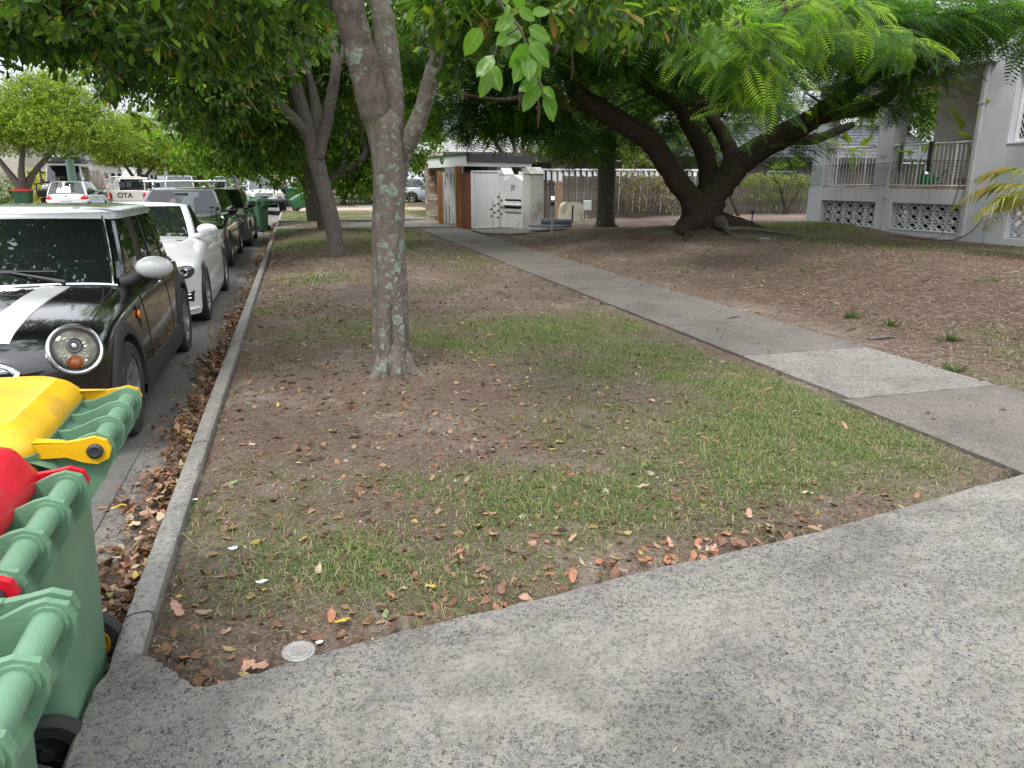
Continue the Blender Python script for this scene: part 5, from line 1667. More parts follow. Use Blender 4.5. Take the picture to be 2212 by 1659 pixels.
# ---------------------------------------------------------------- generic builder for the rest
def hatch(root, L_, W_, H_, body, deck=None, clear=.17, R=.32, wb=2.6, fo=.85, yb=None, yt=None, hb=None, ht=None, glass=None, wind=None, posts=(.42, .80), style='spoke', spokes=5, rim=None, mir=None, corner=(.5, .38), nose=(.58, .2), tail=(.7, .14), front=True, rear=True, lamp='clear', beltdrop=.11, wheelw=.21, simple=False, pillar=None, roof=None, curve=.14, txt_f=None, txt_r=None, grz=(.52, .68), taill=None, bumper=None):
    h = L_ / 2
    deck = deck or [(-h, .95), (-h + .5, 1.0), (0, .98), (h - 1.15, 1.0), (h - .6, .93), (h, .80)]
    c = Car(L_, W_, deck, clear, h - fo, h - fo - wb, R, corner=corner, nose=nose, tail=tail, beltdrop=beltdrop)
    c.body(root, body)
    yb = yb or (h - 1.15, -h + .12); yt = yt or (h - 1.85, -h + .45)
    hb = hb or W_ / 2 - .10; ht = ht or W_ / 2 - .25
    c.cabin(root, yb, yt, H_ - .06, hb, ht, body, glass=glass, wind=wind, dome=.05, posts=posts, pillar=pillar, roof_mat=roof, curve=curve, roofover=.006)
    c.wheels(root, spokes=spokes, width=wheelw, style=style, rim=rim or M_ALLOY, seg=20 if simple else 30, inset=.0)
    c.mirrors(root, yb[0] - .12, c.deck(yb[0]) + .07, W_ / 2 - .04, mir or body, (.11, .07, .075), mir or M_TRIM)
    if front:
        zl = c.deck(h - .35) - .16
        for sg in (1, -1):
            hp = [(sg * x, z) for x, z in ((W_ * .26, zl - .06), (W_ * .34, zl - .10), (W_ * .42, zl - .09), (W_ * .455, zl - .02), (W_ * .45, zl + .04), (W_ * .38, zl + .04), (W_ * .30, zl + .0))]
            hl = c.patch(rounded(hp if sg > 0 else hp[::-1]), M_LAMPD if lamp == 'dark' else M_LAMP, root, 'headlight', off=.010, dome=.02)
            MB().lathe([(.06, -.02), (.06, .006), (.05, .010), (.045, -.01), (.01, -.02)], c=(sg * W_ * .385, c.front_y(W_ * .385, zl) + .026, zl), seg=16, M=Vector((sg * .4, 1, .1)).to_track_quat('Z', 'Y').to_matrix(), close=False).build('lamp_ring', M_CHROME, hl, smooth=50)
            fg = c.patch(ellipse(sg * W_ * .36, .36, .10, .07, 12), M_DARK, root, 'fog_lamp', off=.005)
            MB().lathe([(.045, -.01), (.045, .01), (.02, .015)], c=(sg * W_ * .36, c.front_y(W_ * .36, .36) + .008, .36), seg=12, M=Vector((sg * .3, 1, 0)).to_track_quat('Z', 'Y').to_matrix()).build('lens', M_LAMP, fg, smooth=50)
        g = c.patch(rrect(-W_ * .22, W_ * .22, grz[0], grz[1]), M_DARK, root, 'grille', off=.004)
        for z in (grz[0] + .05, grz[1] - .05): MB().tube([(x, c.front_y(x, z) + .012, z) for x in np.linspace(-W_ * .21, W_ * .21, 9)], .009, 5).build('grille_bar', M_CHROME, g, smooth=50)
        c.patch(rrect(-W_ * .27, W_ * .27, .25, .40), M_DARK, root, 'lower_intake', off=.004)
        c.plate(root, .46, 1, txt_f)
        if bumper: 
            rows = []
            for i in range(25):
                x = W_ * .49 * math.sin(math.pi * (-.5 + i / 24))
                rows.append([(x * 1.01, c.front_y(x * .97, z) + o_, z) for z, o_ in ((.24, -.02), (.25, .02), (.52, .02), (.54, -.01))])
            MB().grid(rows).build('bumper', bumper, root, smooth=50)
        for sx in (-.3, .25):
            z0 = c.ztop(abs(sx), yb[0] - .02)
            MB().tube([(sx, yb[0] + .02, z0 + .02), (sx + .25, yb[0] - .08, z0 + .05), (sx + .5, yb[0] - .12, z0 + .04)], .009, 5).build('wiper', M_TRIM, root, smooth=40)
    if rear:
        zt_ = c.deck(-h + .3) - .12
        for sg in (1, -1):
            tp = taill or ((W_ * .30, zt_ - .10), (W_ * .44, zt_ - .12), (W_ * .465, zt_ - .02), (W_ * .455, zt_ + .10), (W_ * .38, zt_ + .06))
            tl = c.patch(rounded([(sg * x, z) for x, z in tp][::-sg]), M_REDL, root, 'tail_light', sgn=-1, off=.012, dome=.012)
            MB().ball((sg * W_ * .41, c.front_y(W_ * .41, zt_ - .02, -1) - .02, zt_ - .02), (.03, .012, .02), 10, 6).build('lens', M_LAMP, tl, smooth=50)
        c.plate(root, zt_ - .12 if zt_ < .9 else .72, -1, txt_r)
        MB().tube([(0, -h + .14, c.deck(-h + .2) + .02), (.35, -h + .16, c.deck(-h + .2) + .10)], .008, 5).build('wiper', M_TRIM, root, smooth=40)
        MB().lathe([(.055, 0), (.055, .01), (.04, .012)], c=(0, c.front_y(0, zt_ + .02, -1) + 0, zt_ + .02), seg=16, M=Matrix.Rotation(math.pi / 2, 3, 'X')).build('badge', M_CHROME, root, smooth=40)
    sm = MB()
    for sg in (1, -1):
        for yy in (yb[0] - .25, (yb[0] + yb[1]) / 2 - .1):
            sm.tube([(sg * (c.half(yy, z) + .0005), yy, z) for z in np.linspace(.34, .85, 8)], .0035, 4)
        for yy in ((yb[0] + yb[1]) / 2 + .12, (yb[0] + yb[1]) / 2 - .75):
            MB().tube([(sg * (c.half(yy, .82) + a_), yy + d_, .82) for a_, d_ in ((.004, -.09), (.03, -.06), (.03, .06), (.004, .09))], .012, 5).build('door_handle', body, root, smooth=50)
    sm.build('panel_joints', M_DARK, root, smooth=0, kind='stuff')
    return c


GRN = 'cars parked along the near kerb'
GRF = 'cars parked along the far kerb'
# 3 tall black hatch with roof bars, its screen clear enough to see the seats
e3 = empty('parked_car', (-2.08, 14.05 + 2.12, CZ), RT, 'tall black hatchback with silver roof bars and a grey plastic bumper', 'car', GRN)
c = hatch(e3, 4.22, 1.80, 1.45, P_BLACK, deck=[(-2.11, .94), (-1.5, .97), (0, .95), (.85, .97), (1.3, .92), (1.8, .84), (2.11, .74)], yb=(1.02, -2.02), yt=(.22, -1.72), ht=.60, wind=M_GLASSL, glass=M_GLASSL, bumper=M_TRIM, lamp='clear', mir=P_BLACK)
for yy in (-.1, -1.05):
    rb = MB()
    rb.tube([(-.72, yy, 1.535), (0, yy, 1.545), (.72, yy, 1.535)], .020, 8)
    rb = rb.build('roof_bar', M_CHROME, e3, smooth=60)
    for sg in (1, -1): MB().box((sg * .63, yy, 1.475), (.10, .11, .13), bev=.025).build('clamp', M_TRIM, rb, smooth=40)
for sg in (-.36, .36):
    st = MB().box((sg, -.35, 1.0), (.48, .14, .48), bev=.05).build('seat', M_SEAT, e3, smooth=40)
    MB().box((sg, -.37, 1.27), (.26, .11, .20), bev=.045).build('headrest', M_SEAT, st, smooth=40)
MB().box((0, .62, .92), (1.38, .50, .10), bev=.04).build('dashboard', M_TRIM, e3, smooth=40)
MB().box((0, .36, 1.30), (.24, .03, .07), bev=.012).build('inner_mirror', M_TRIM, e3, smooth=40)
MB().lathe([(.052, 0), (.052, .004)], c=(.14, .48, 1.19), seg=20, M=Matrix.Rotation(math.pi / 2 + .6, 3, 'X')).build('red_tag', M_REDL, e3, smooth=0)
MB().lathe([(.165, -.012), (.18, 0), (.165, .012)], c=(.36, .36, 1.02), seg=24, M=Matrix.Rotation(1.1, 3, 'X'), close=False).build('steering_wheel', M_TRIM, e3, smooth=40)
# 4 dark grey hatch
e4 = empty('parked_car', (-1.93, 18.45 + 2.08, CZ), RT, 'dark grey hatchback parked between the black hatchback and a green bin', 'car', GRN)
hatch(e4, 4.06, 1.74, 1.40, P_GREY, deck=[(-2.03, .90), (-1.5, .93), (0, .92), (.88, .93), (1.4, .87), (2.03, .74)], lamp='dark', mir=P_BLACK, yb=(.98, -1.95), yt=(.15, -1.6), wind=None)

# 5 white lifted pickup facing the camera
e5 = empty('pickup_truck', (-1.32, 38.6, ROAD), RT, 'raised white pickup with black bull bar and big mud tyres facing up the street', 'pickup', GRN)
c = hatch(e5, 4.9, 1.82, 1.80, P_WHITE, deck=[(-2.45, 1.12), (-.6, 1.14), (.9, 1.14), (1.2, 1.14), (1.8, 1.08), (2.45, 1.00)], clear=.48, R=.42, wb=2.85, fo=.85, yb=(1.15, -.95), yt=(.45, -.75), hb=.78, ht=.66, corner=(.35, .12), nose=(.85, .15), posts=(.5,), grz=(.80, .98), rear=False, wheelw=.30, rim=M_TRIM, lamp='clear', mir=M_TRIM)
bb_ = MB().tube([(-.92, 2.30, .62), (-.80, 2.52, .62), (0, 2.60, .62), (.80, 2.52, .62), (.92, 2.30, .62)], .11, 10)
bb_.build('bull_bar', M_TRIM, e5, smooth=50)
for sg in (1, -1):
    MB().prism([(sg * .56, .82), (sg * .86, .82), (sg * .86, .98), (sg * .56, .98)], 2.38, 2.47, axis='y').build('headlight', M_LAMP, e5, smooth=0)
MB().box((0, -1.7, 1.25), (1.6, 1.4, .16), bev=.03).build('tray_cover', M_CAN, e5, smooth=40)

# ---------------------------------------------------------------- far side, seen from behind
def far(px, Y, X, label, L_=4.2, W_=1.74, H_=1.5, body=P_WHITE, rz=0.0, name='parked_car', **kw):
    e = empty(name, (X, Y, ROAD + .02), rz, label, kw.pop('cat', 'car'), GRF)
    hatch(e, L_, W_, H_, body, **kw)
    return e


far(0, 36.6, -8.92, 'white hatchback with red tail lights in front of the green pole', 3.75, 1.70, 1.50, P_WHITE, simple=True, txt_r=None, deck=[(-1.87, .98), (-1.2, 1.03), (0, .98), (.9, .97), (1.3, .9), (1.87, .75)], yb=(.9, -1.80), yt=(.05, -1.50))
# cream ute with ladder rack, lettered tailgate
eu = empty('pickup_truck', (-8.15, 45.2, ROAD + .02), 0, 'old cream pickup with pale hoops over its tray and a lettered tailgate', 'pickup', GRF)
c = hatch(eu, 4.85, 1.70, 1.68, P_CREAM, deck=[(-2.42, 1.0), (-.7, 1.0), (.95, 1.0), (1.3, .99), (1.9, .95), (2.42, .85)], clear=.36, R=.34, wb=2.85, fo=.8, yb=(1.2, -.85), yt=(.55, -.72), hb=.76, ht=.66, corner=(.35, .06), pw=None or 3 if False else None, posts=(.5,), rear=False, curve=.06, simple=True) if False else hatch(eu, 4.85, 1.70, 1.68, P_CREAM, deck=[(-2.42, 1.0), (-.7, 1.0), (.95, 1.0), (1.3, .99), (1.9, .95), (2.42, .85)], clear=.36, R=.34, wb=2.85, fo=.8, yb=(1.2, -.85), yt=(.55, -.72), hb=.76, ht=.66, corner=(.35, .06), posts=(.5,), rear=False, curve=.06, simple=True)
tg = MB().box((0, -2.45, .74), (1.42, .05, .50), bev=.012).build('tailgate', P_CREAM, eu, smooth=30)
text('OTA', .34, (-.12, -2.482, .76), (math.pi / 2, 0, 0), M_INK, tg, ext=.003, bold=.006)
for sg in (1, -1):
    MB().box((sg * .79, -2.45, .74), (.11, .06, .34), bev=.01).build('tail_light', M_REDL, eu, smooth=30)
    for zz in (0,): pass
MB().box((0, -2.52, .40), (1.5, .12, .12), bev=.03).build('rear_bumper', P_CREAM, eu, smooth=30)
for yy, zz in ((-2.25, 1.66), (-1.1, 1.58)):
    MB().tube([(-.80, yy, .98), (-.80, yy, zz - .16), (-.74, yy, zz - .04), (-.62, yy, zz), (.62, yy, zz), (.74, yy, zz - .04), (.80, yy, zz - .16), (.80, yy, .98)], .030, 8).build('hoop', P_CREAM, eu, smooth=60)
for sg in (1, -1):
    MB().tube([(sg * .80, -2.25, 1.3), (sg * .80, -1.1, 1.3)], .02, 6).build('side_rail', P_CREAM, eu, smooth=60)
for i in range(4):
    MB().box((-.50 + i * .333, -.90, 1.28), (.29, .02, .30), bev=.03).build('rear_pane', M_GLASS, eu, smooth=30)
far(0, 54.5, -8.5, 'blue grey small SUV parked beyond the cream pickup', 4.2, 1.80, 1.58, P_BLUE, simple=True)
far(0, 66.0, -6.9, 'red hatchback among the distant parked cars', 4.0, 1.72, 1.47, P_RED, simple=True, front=False)
far(0, 71.5, -6.6, 'small white hatchback with red lights between the red hatchback and the white wagon', 4.2, 1.75, 1.55, P_WHITE, simple=True, front=False)
far(0, 77.0, -6.3, 'tall white wagon with dark rear glass in the distance', 4.7, 1.85, 1.85, P_WHITE, simple=True, front=False)
e6 = far(0, 83.0, -5.9, 'black four wheel drive carrying a spare wheel on its rear door', 4.2, 1.80, 1.92, P_BLACK, simple=True, front=False)
sw = MB().lathe([(.20, -.11), (.36, -.11), (.40, -.06), (.40, .06), (.36, .11), (.20, .11)], c=(.05, -2.22, 1.15), seg=24, M=Matrix.Rotation(math.pi / 2, 3, 'X'), close=False)
so = sw.build('spare_wheel', M_RUB, e6, smooth=40)
MB().lathe([(.20, -.05), (.20, .04), (.05, .08)], c=(.05, -2.24, 1.15), seg=12, M=Matrix.Rotation(math.pi / 2, 3, 'X')).build('rim', M_ALLOY, so, smooth=30)
for i, (Y, b_, lb) in enumerate(((88.5, P_SILVER, 'silver car beyond the black four wheel drive'), (95.5, P_WHITE, 'distant white car past the silver one'), (103, P_GREY, 'farthest dark car on the far side of the street'))):
    far(0, Y, -5.4, lb, 4.4, 1.8, 1.65, b_, simple=True, front=False)
e7 = far(0, 50.0, -6.35, 'silver pickup with dark rear glass driving off down the middle of the street', 4.8, 1.88, 1.78, P_SILVER, simple=True, front=False, cat='pickup', name='pickup_truck')
e7['group'] = 'vehicles driving in the street'
for i, (Y, b_, lb) in enumerate(((47.5, P_SILVER, 'silver car parked behind the raised pickup'), (54.0, P_WHITE, 'white car parked two places behind the raised pickup'), (62, P_GREY, 'dark wagon under the far trees on the near side'))):
    e = empty('parked_car', (-1.9, Y, ROAD), RT, lb, 'car', GRN)
    hatch(e, 4.4, 1.8, 1.6, b_, simple=True)
# red van in the drive across the street and a sedan behind the garden shrub
e8 = empty('parked_car', (-13.2, 57.5, .1), .25, 'red van standing in a driveway behind the bare shrub', 'van')
hatch(e8, 4.7, 1.85, 1.95, P_RED, simple=True, posts=(.35, .7))
# pale car behind the stone pillar
e9 = empty('parked_car', (4.2 + 1.9, 47.5, 0.03), 1.2, 'pale silver sedan parked in the far garden left of the stone pillar', 'car')
hatch(e9, 4.6, 1.8, 1.45, P_SILVER, simple=True)

# expedition four wheel drive across the street
e10 = empty('four_wheel_drive', (-10.9, 43.2, .08), RT + .10, 'white expedition four wheel drive with black bull bar and a roof-top tent on its roof', 'car')
c = hatch(e10, 4.9, 1.85, 2.05, P_WHITE, deck=[(-2.45, 1.2), (0, 1.2), (.9, 1.22), (1.6, 1.18), (2.45, 1.10)], clear=.48, R=.42, wb=2.8, fo=.8, yb=(1.05, -2.4), yt=(.75, -2.3), hb=.82, ht=.74, corner=(.28, .1), nose=(.85, .14), posts=(.3, .6), rear=False, wheelw=.28, rim=M_TRIM, grz=(.82, 1.0), mir=M_TRIM, lamp='clear')
MB().box((0, 2.62, .72), (1.9, .24, .34), bev=.06).build('bull_bar', M_TRIM, e10, smooth=40)
MB().tube([(-.95, 2.55, .80), (-.90, 2.62, 1.15), (-.5, 2.64, 1.22), (.5, 2.64, 1.22), (.90, 2.62, 1.15), (.95, 2.55, .80)], .035, 8).build('bar_loop', M_TRIM, e10, smooth=50)
for sg in (1, -1):
    MB().lathe([(.10, -.04), (.11, .02), (.09, .03), (.02, .0)], c=(sg * .32, 2.70, 1.06), seg=16, M=Matrix.Rotation(-math.pi / 2, 3, 'X')).build('spot_lamp', M_CHROME, e10, smooth=40)
MB().box((-.1, .55, 2.16), (1.7, 2.2, .10), bev=.02).build('roof_rack', M_TRIM, e10, smooth=30)
MB().box((-.25, .5, 2.30), (1.25, 1.9, .22), bev=.05).build('tent_bag', M_CAN, e10, smooth=30)
MB().tube([(.95, 1.2, 1.1), (.97, .9, 1.7), (.95, .9, 2.15)], .045, 8).build('snorkel', M_TRIM, e10, smooth=50)
pl = MB().box((-.35, 2.76, .66), (.37, .012, .13)).build('number_plate', M_PLATE, e10, smooth=0)
text('319 KL2', .085, (-.35, 2.768, .66), (math.pi / 2, 0, math.pi), M_INK, pl)
kb = MB(); kb.box((.3, -.4, 2.42), (.6, 2.2, .10), bev=.04); kb = kb.build('kayak', plain('kayak white blue', (.55, .62, .72), .4), e10, smooth=40)
# ================================================================ WHEELIE BINS
BIN_MATS = {}
def plastic(name, col, rough=.38):
    if name not in BIN_MATS:
        BIN_MATS[name] = plain(name, col, rough, var=.16, scale=5, bmp=.16, bscale=90, dirt=(tuple(c * .62 + .035 for c in col), 9, .56))
    return BIN_MATS[name]


B_GREEN = plastic('sage green plastic', (.115, .225, .135), .42)
B_DKGREEN = plastic('dark green plastic', (.030, .105, .045))
B_YEL = plastic('yellow lid plastic', (.66, .38, .008), .32)
B_RED = plastic('red lid plastic', (.50, .006, .020), .34)
B_TEAL = plastic('teal lid plastic', (.015, .22, .13))
B_HUB = plastic('yellow hub plastic', (.70, .38, .02))


def wheelie_bin(loc, rz, label, lidm, bodym, hub=None, lx=.30, lid_open=0.0, group=None, tilt=None, detail=True):
    """x points to the hinge side, y across; body, rim, handle with webs, domed lid with hinge arms, two wheels"""
    e = empty('wheelie_bin', loc, rz, label, 'bin', group)
    if tilt: e.rotation_euler = tilt
    def rr(x0, x1, hy, z, c=.055, n=5):
        out = []
        for sx, sy, a0 in ((1, 1, 0), (-1, 1, 90), (-1, -1, 180), (1, -1, 270)):
            cx = (x1 - c) if sx > 0 else (x0 + c); cy = sy * (hy - c)
            for i in range(n):
                a = rad(a0 + 90 * i / (n - 1))
                out.append((cx + c * math.cos(a), cy + c * math.sin(a), z))
        return out
    rows = []
    for z, x0, x1, hy in ((.03, -.25, .245, .21), (.045, -.265, .262, .225), (.30, -.29, .272, .243), (.60, -.325, .280, .263), (.84, -.35, .275, .278), (.845, -.365, .288, .290), (.90, -.372, .30, .298), (.935, -.374, .305, .30), (.937, -.35, .28, .275), (.86, -.34, .27, .268)):
        r = rr(x0, x1, hy, z); rows.append(r + [r[0]])
    b = MB().grid(rows)
    b.add(rr(-.25, .245, .21, .03), [tuple(range(19, -1, -1))]); b.add(rr(-.34, .27, .268, .86), [tuple(range(20))])
    b.build('body', bodym, e, smooth=40, fix=True)
    # handle: a rear ledge, a tube and the webs that carry it
    h = MB()
    h.tube([(.425, -.215, .925), (.425, .215, .925)], .0235, 16)
    led = MB()
    led.grid([[(.285, y, .925) for y in np.linspace(-.285, .285, 9)], [(.33, y, .90) for y in np.linspace(-.28, .28, 9)], [(.36, y, .84) for y in np.linspace(-.26, .26, 9)], [(.315, y, .75) for y in np.linspace(-.25, .25, 9)], [(.275, y, .66) for y in np.linspace(-.24, .24, 9)]], flip=True)
    led.build('rear_apron', bodym, e, smooth=45)
    hm = h.build('handle', bodym, e, smooth=50)
    for y in (-.218, -.075, .068, .212):
        w = MB()
        prof = [(.255, .935), (.33, .930), (.365, .942), (.400, .957), (.425, .962), (.455, .950), (.463, .925), (.458, .895), (.43, .84), (.36, .74), (.25, .68)]
        w.prism([(x, z) for x, z in prof], y - .007, y + .007, axis='y')
        w.build('web', bodym, hm, smooth=25, fix=True)
        MB().tube([(.425, y - .013, .925), (.425, y + .013, .925)], .030, 16).build('collar', bodym, hm, smooth=50)
    # lid
    L_ = []
    base = [(-.40, .315), (-.385, .325)]
    for k, (g, z) in enumerate(((1.0, .925), (1.005, .945), (.985, .962), (.93, .985), (.84, 1.004), (.80, 1.0), (.6, 1.018), (.3, 1.030), (.02, 1.034))):
        r = rr(-.405 * 1, lx, .315, z, .085)
        cx = -.05
        row = [(cx + (x - cx) * g, y * g, z + (.020 * (.3 - x) if k > 1 else 0) + (.022 if k > 2 and lx > .31 else 0)) for x, y, _ in r]
        L_.append(row + [row[0]])
    lid = MB().grid(L_)
    lid.v = [(x, y, z) for x, y, z in lid.v]
    piv = Vector((.425, 0, .925))
    def turn(o):
        if lid_open:
            M = Matrix.Translation(piv) @ Matrix.Rotation(lid_open, 4, 'Y') @ Matrix.Translation(-piv)
            o.data.transform(M)
        return o
    lo = turn(lid.build('lid', lidm, e, smooth=40, fix=True))
    for s in (-1, 1):
        a = MB()
        y0, y1 = s * .236, s * .252
        prof = [(.20, .958), (.28, .955), (.36, .952), (.395, .955), (.425, .960), (.452, .948), (.460, .925), (.452, .902), (.425, .890), (.395, .898), (.36, .915), (.28, .918), (.20, .922)]
        a.prism(prof, min(y0, y1), max(y0, y1), axis='y')
        a.grid([[(.20, s * .20, .975), (.20, s * .252, .972)], [(.28, s * .215, .962), (.28, s * .252, .960)], [(.36, s * .232, .954), (.36, s * .252, .953)]], flip=s < 0)
        turn(a.build('hinge_arm', lidm, lo, smooth=30, fix=True))
        MB().lathe([(.019, 0), (.019, .006), (.013, .010), (.006, .008)], c=(.425, s * .252, .925), seg=16, M=Matrix.Rotation(-s * math.pi / 2, 3, 'X')).build('hinge_pin', M_TRIM, lo, smooth=50)
    # wheels
    for s in (-1, 1):
        Mx = Matrix.Rotation(math.pi / 2, 3, 'X')
        w = MB().lathe([(.062, -.022), (.092, -.026), (.100, -.016), (.100, .016), (.092, .026), (.062, .022)], seg=28, M=Mx, close=False).build('wheel', M_RUB, e, smooth=45, loc=(.205, s * .255, .10))
        hb = MB().lathe([(.064, -.020), (.064, .020), (.058, .022), (.055, .008), (.055, -.008), (.058, -.022), (.064, -.020)], seg=28, M=Mx, close=False)
        hb.lathe([(.056, -.004), (.056, .004)], seg=24, M=Mx); hb.lathe([(.018, -.024), (.018, .024)], seg=12, M=Mx)
        for i in range(6):
            a = i * math.pi / 3
            A = Matrix.Rotation(a, 3, 'Y')
            for yy in (-1, 1):
                hb.add([A @ Vector(p) for p in [(.015, yy * .004, -.003), (.056, yy * .004, .012), (.056, yy * .017, .012), (.015, yy * .017, -.003)]], [(0, 1, 2, 3)])
        hb.build('hub', (hub if s > 0 else None) or M_TRIM, w, smooth=40)
    MB().tube([(.175, -.24, .10), (.175, .24, .10)], .010, 8).build('axle', M_TRIM, e, smooth=50)
    return e, lo


GB = 'wheelie bins in the gutter by the camera'
BZ = ROAD + .0
_, ly = wheelie_bin((-.95, 2.17, BZ), 0.03, 'green wheelie bin with a yellow lid, touching the bonnet of the black hatchback', B_YEL, B_GREEN, B_HUB, group=GB)
_, lr = wheelie_bin((-.94, 1.48, BZ), .02, 'green wheelie bin with a red lid, between the yellow-lidded bin and the all-green one', B_RED, B_GREEN, group=GB, lx=.365)
wheelie_bin((-.825, .92, BZ), .02, 'all-green wheelie bin with scuffed rim, nearest the camera', B_GREEN, B_GREEN, group=GB)
# moulded lettering and a crack on the yellow lid
t_ = text('MGB  USP26S 7997', .017, (.12, .045, 1.006), (0, 0, 2.5), B_YEL, ly, ext=.0012)
GD = 'wheelie bins further down the street'
wheelie_bin((-1.18, 24.75, BZ), -.5, 'dark green wheelie bin standing past the dark grey hatchback', B_DKGREEN, B_DKGREEN, group=GD)
wheelie_bin((-1.30, 25.75, BZ), -.4, 'green bin with a teal lid just behind the dark green one', B_TEAL, B_DKGREEN, group=GD)
wheelie_bin((-.15, 35.2, .30), 0, 'green wheelie bin toppled on the verge beside the raised pickup', B_TEAL, B_DKGREEN, group=GD, tilt=(0, 1.15, .25))
wheelie_bin((-.2, 41.0, .02), .4, 'upright green bin behind the toppled one', B_TEAL, B_DKGREEN, group=GD)
wheelie_bin((-9.25, 41.2, ROAD + .02), math.pi, 'green bin with a teal lid beside the lettered tailgate of the cream pickup', B_TEAL, B_DKGREEN, group=GD)
wheelie_bin((-11.2, 37.2, .02), math.pi, 'red-lidded bin under the round yellow-green tree across the street', B_RED, B_DKGREEN, group=GD)
# ================================================================ BUILDINGS AND GARDEN THINGS
M_REND = plain('grey render', (.53, .545, .575), .85, var=.05, scale=2.5, bmp=.25, bscale=70, dirt=((.22, .22, .22), 1.6, .66))
M_RENDL = plain('pale render', (.64, .635, .63), .85, var=.05, scale=2.5, bmp=.2, bscale=70)
M_WPAINT = plain('white enamel', (.80, .81, .82), .4, var=.06, scale=9)
M_BLOCK = plain('screen block paint', (.62, .63, .64), .75, var=.10, scale=9, bmp=.25, dirt=((.25, .23, .2), 5, .62))
M_SLAB = plain('terracotta floor edge', (.42, .26, .20), .8, var=.2, scale=20)
M_POT = plain('pale pot clay', (.45, .38, .33), .7, var=.12, scale=8, dirt=((.25, .22, .17), 7, .6))
M_SOIL = plain('potting soil', (.04, .03, .022), .95, bmp=.8)
M_NET = plain('black netting', (.012, .012, .013), .7)
M_DKMET = plain('dark gutter metal', (.022, .023, .027), .4)
M_PIPE = plain('painted pipe', (.42, .42, .43), .5)
M_HOSE = plain('brown garden hose', (.16, .055, .045), .5)
M_HOSEG = plain('faded hose', (.23, .17, .15), .6)
M_GPLAS = plain('green can plastic', (.012, .32, .085), .35)
M_RUST = plain('rust stain', (.30, .20, .13), .9, var=.3, scale=30)
M_WINGL, t, b = nt_new('window glass')
b.inputs['Base Color'].default_value = (.012, .014, .018, 1); b.inputs['Roughness'].default_value = .03

HO = Vector((14.37, 13.47, 0)); HA = 0.068
house = empty('rendered_house', HO, HA, 'grey rendered house with a raised porch, white railing and screen block vents', 'house')
HM = Matrix.Translation(HO) @ Matrix.Rotation(HA, 4, 'Z')
def hb(name, x0, x1, y0, y1, z0, z1, mat=M_REND, par=None, bev=.008):
    return MB().box(((x0 + x1) / 2, (y0 + y1) / 2, (z0 + z1) / 2), (x1 - x0, y1 - y0, z1 - z0), bev=bev).build(name, mat, par or house, smooth=30)
# porch base: piers, spandrel, plinth around the two vents (local x into the house, y along the front)
hb('pier', 0, .42, 4.55, 5.10, -.3, 1.20)
hb('pier', 0, .42, 2.14, 2.64, -.3, 1.20)
hb('pier', 0, .42, -.12, .20, -.3, 1.20)
for a, b_ in ((2.64, 4.55), (.20, 2.14)):
    hb('spandrel', .006, .30, a, b_, .87, 1.196)
    hb('plinth', .004, .34, a, b_, -.3, .235)
    hb('vent_sill', -.012, .16, a + .02, b_ - .02, .235, .255, bev=.004)
hb('side_wall', .42, 3.2, 4.9, 5.08, -.3, 1.2)
hb('porch_floor', .02, 3.4, -.1, 5.06, 1.198, 1.228, M_SLAB)
hb('column', .01, .40, 4.60, 5.06, 1.20, 3.55)
hb('column', .01, .44, 2.36, 2.82, 1.20, 3.55)
hb('porch_ceiling', -.35, 3.6, -.2, 5.45, 3.80, 4.05, M_RENDL)
hb('porch_beam', .03, .38, .0, 5.06, 3.55, 3.80)
hb('back_wall', 1.8, 2.05, -.3, 2.80, 1.22, 3.80, M_RENDL)
# main wing: its street face carries on towards the right
hb('front_wall', -.05, .25, -.70, .03, -.3, 7.0)
hb('front_wall', -.05, .25, -3.6, -1.98, -.3, 7.0)
hb('front_wall', -.05, .25, -1.98, -.70, 3.62, 7.0)
hb('front_wall', -.05, .25, -1.98, -.70, .92, 2.16)
hb('front_wall', -.05, .25, -1.98, -1.05 - .90, -.3, .92)
hb('front_wall', -.05, .25, -.98, -.70, -.3, .92)
hb('plinth', -.05, .25, -1.95, -.98, -.3, .235)
hb('return_wall', .25, 3.5, -.34, -.14, 1.22, 7.0, M_REND)
for z in (.89, 1.16, 4.45, 4.62):
    pass
for i, z in enumerate((.905, 1.165, 4.45, 4.66)):
    for a, b_ in ((-.69, -.14),) if z < 4 else ((-3.5, -.14),):
        hb('groove_line', -.056, -.045, a, b_, z, z + .012, M_REND, bev=0)
# windows with diamond security grille
win = hb('window_frame', .10, .16, -1.96, -.72, 2.18, 2.24, M_WPAINT)
for y0, y1, z0, z1 in ((-1.96, -.72, 3.54, 3.60), (-.79, -.72, 2.24, 3.54), (-1.96, -1.90, 2.24, 3.54)):
    hb('frame_bar', .10, .16, y0, y1, z0, z1, M_WPAINT, win)
MB().box((.19, -1.34, 2.9), (.02, 1.2, 1.4)).build('pane', M_WINGL, win, smooth=0)
hb('window_sill', -.07, .12, -1.98, -.70, 2.13, 2.17, M_REND)
gm = MB()
st_ = .082
for k in range(-18, 32):
    for sgn in (1, -1):
        a = Vector((.105, -1.90 + k * st_, 2.24)); b_ = a + Vector((0, sgn * 1.30 / 1.55, 1.30))
        # clip to the frame
        y0, y1 = -1.90, -.79
        t0, t1 = 0.0, 1.0
        dy = b_.y - a.y
        for lim, side in ((y0, -1), (y1, 1)):
            tt = (lim - a.y) / dy
            if (dy > 0) == (side > 0): t1 = min(t1, tt)
            else: t0 = max(t0, tt)
        if t1 > t0: gm.tube([a.lerp(b_, t0), a.lerp(b_, t1)], .0045, 4)
o = gm.build('security_grille', M_WPAINT, win, smooth=0, kind='stuff')

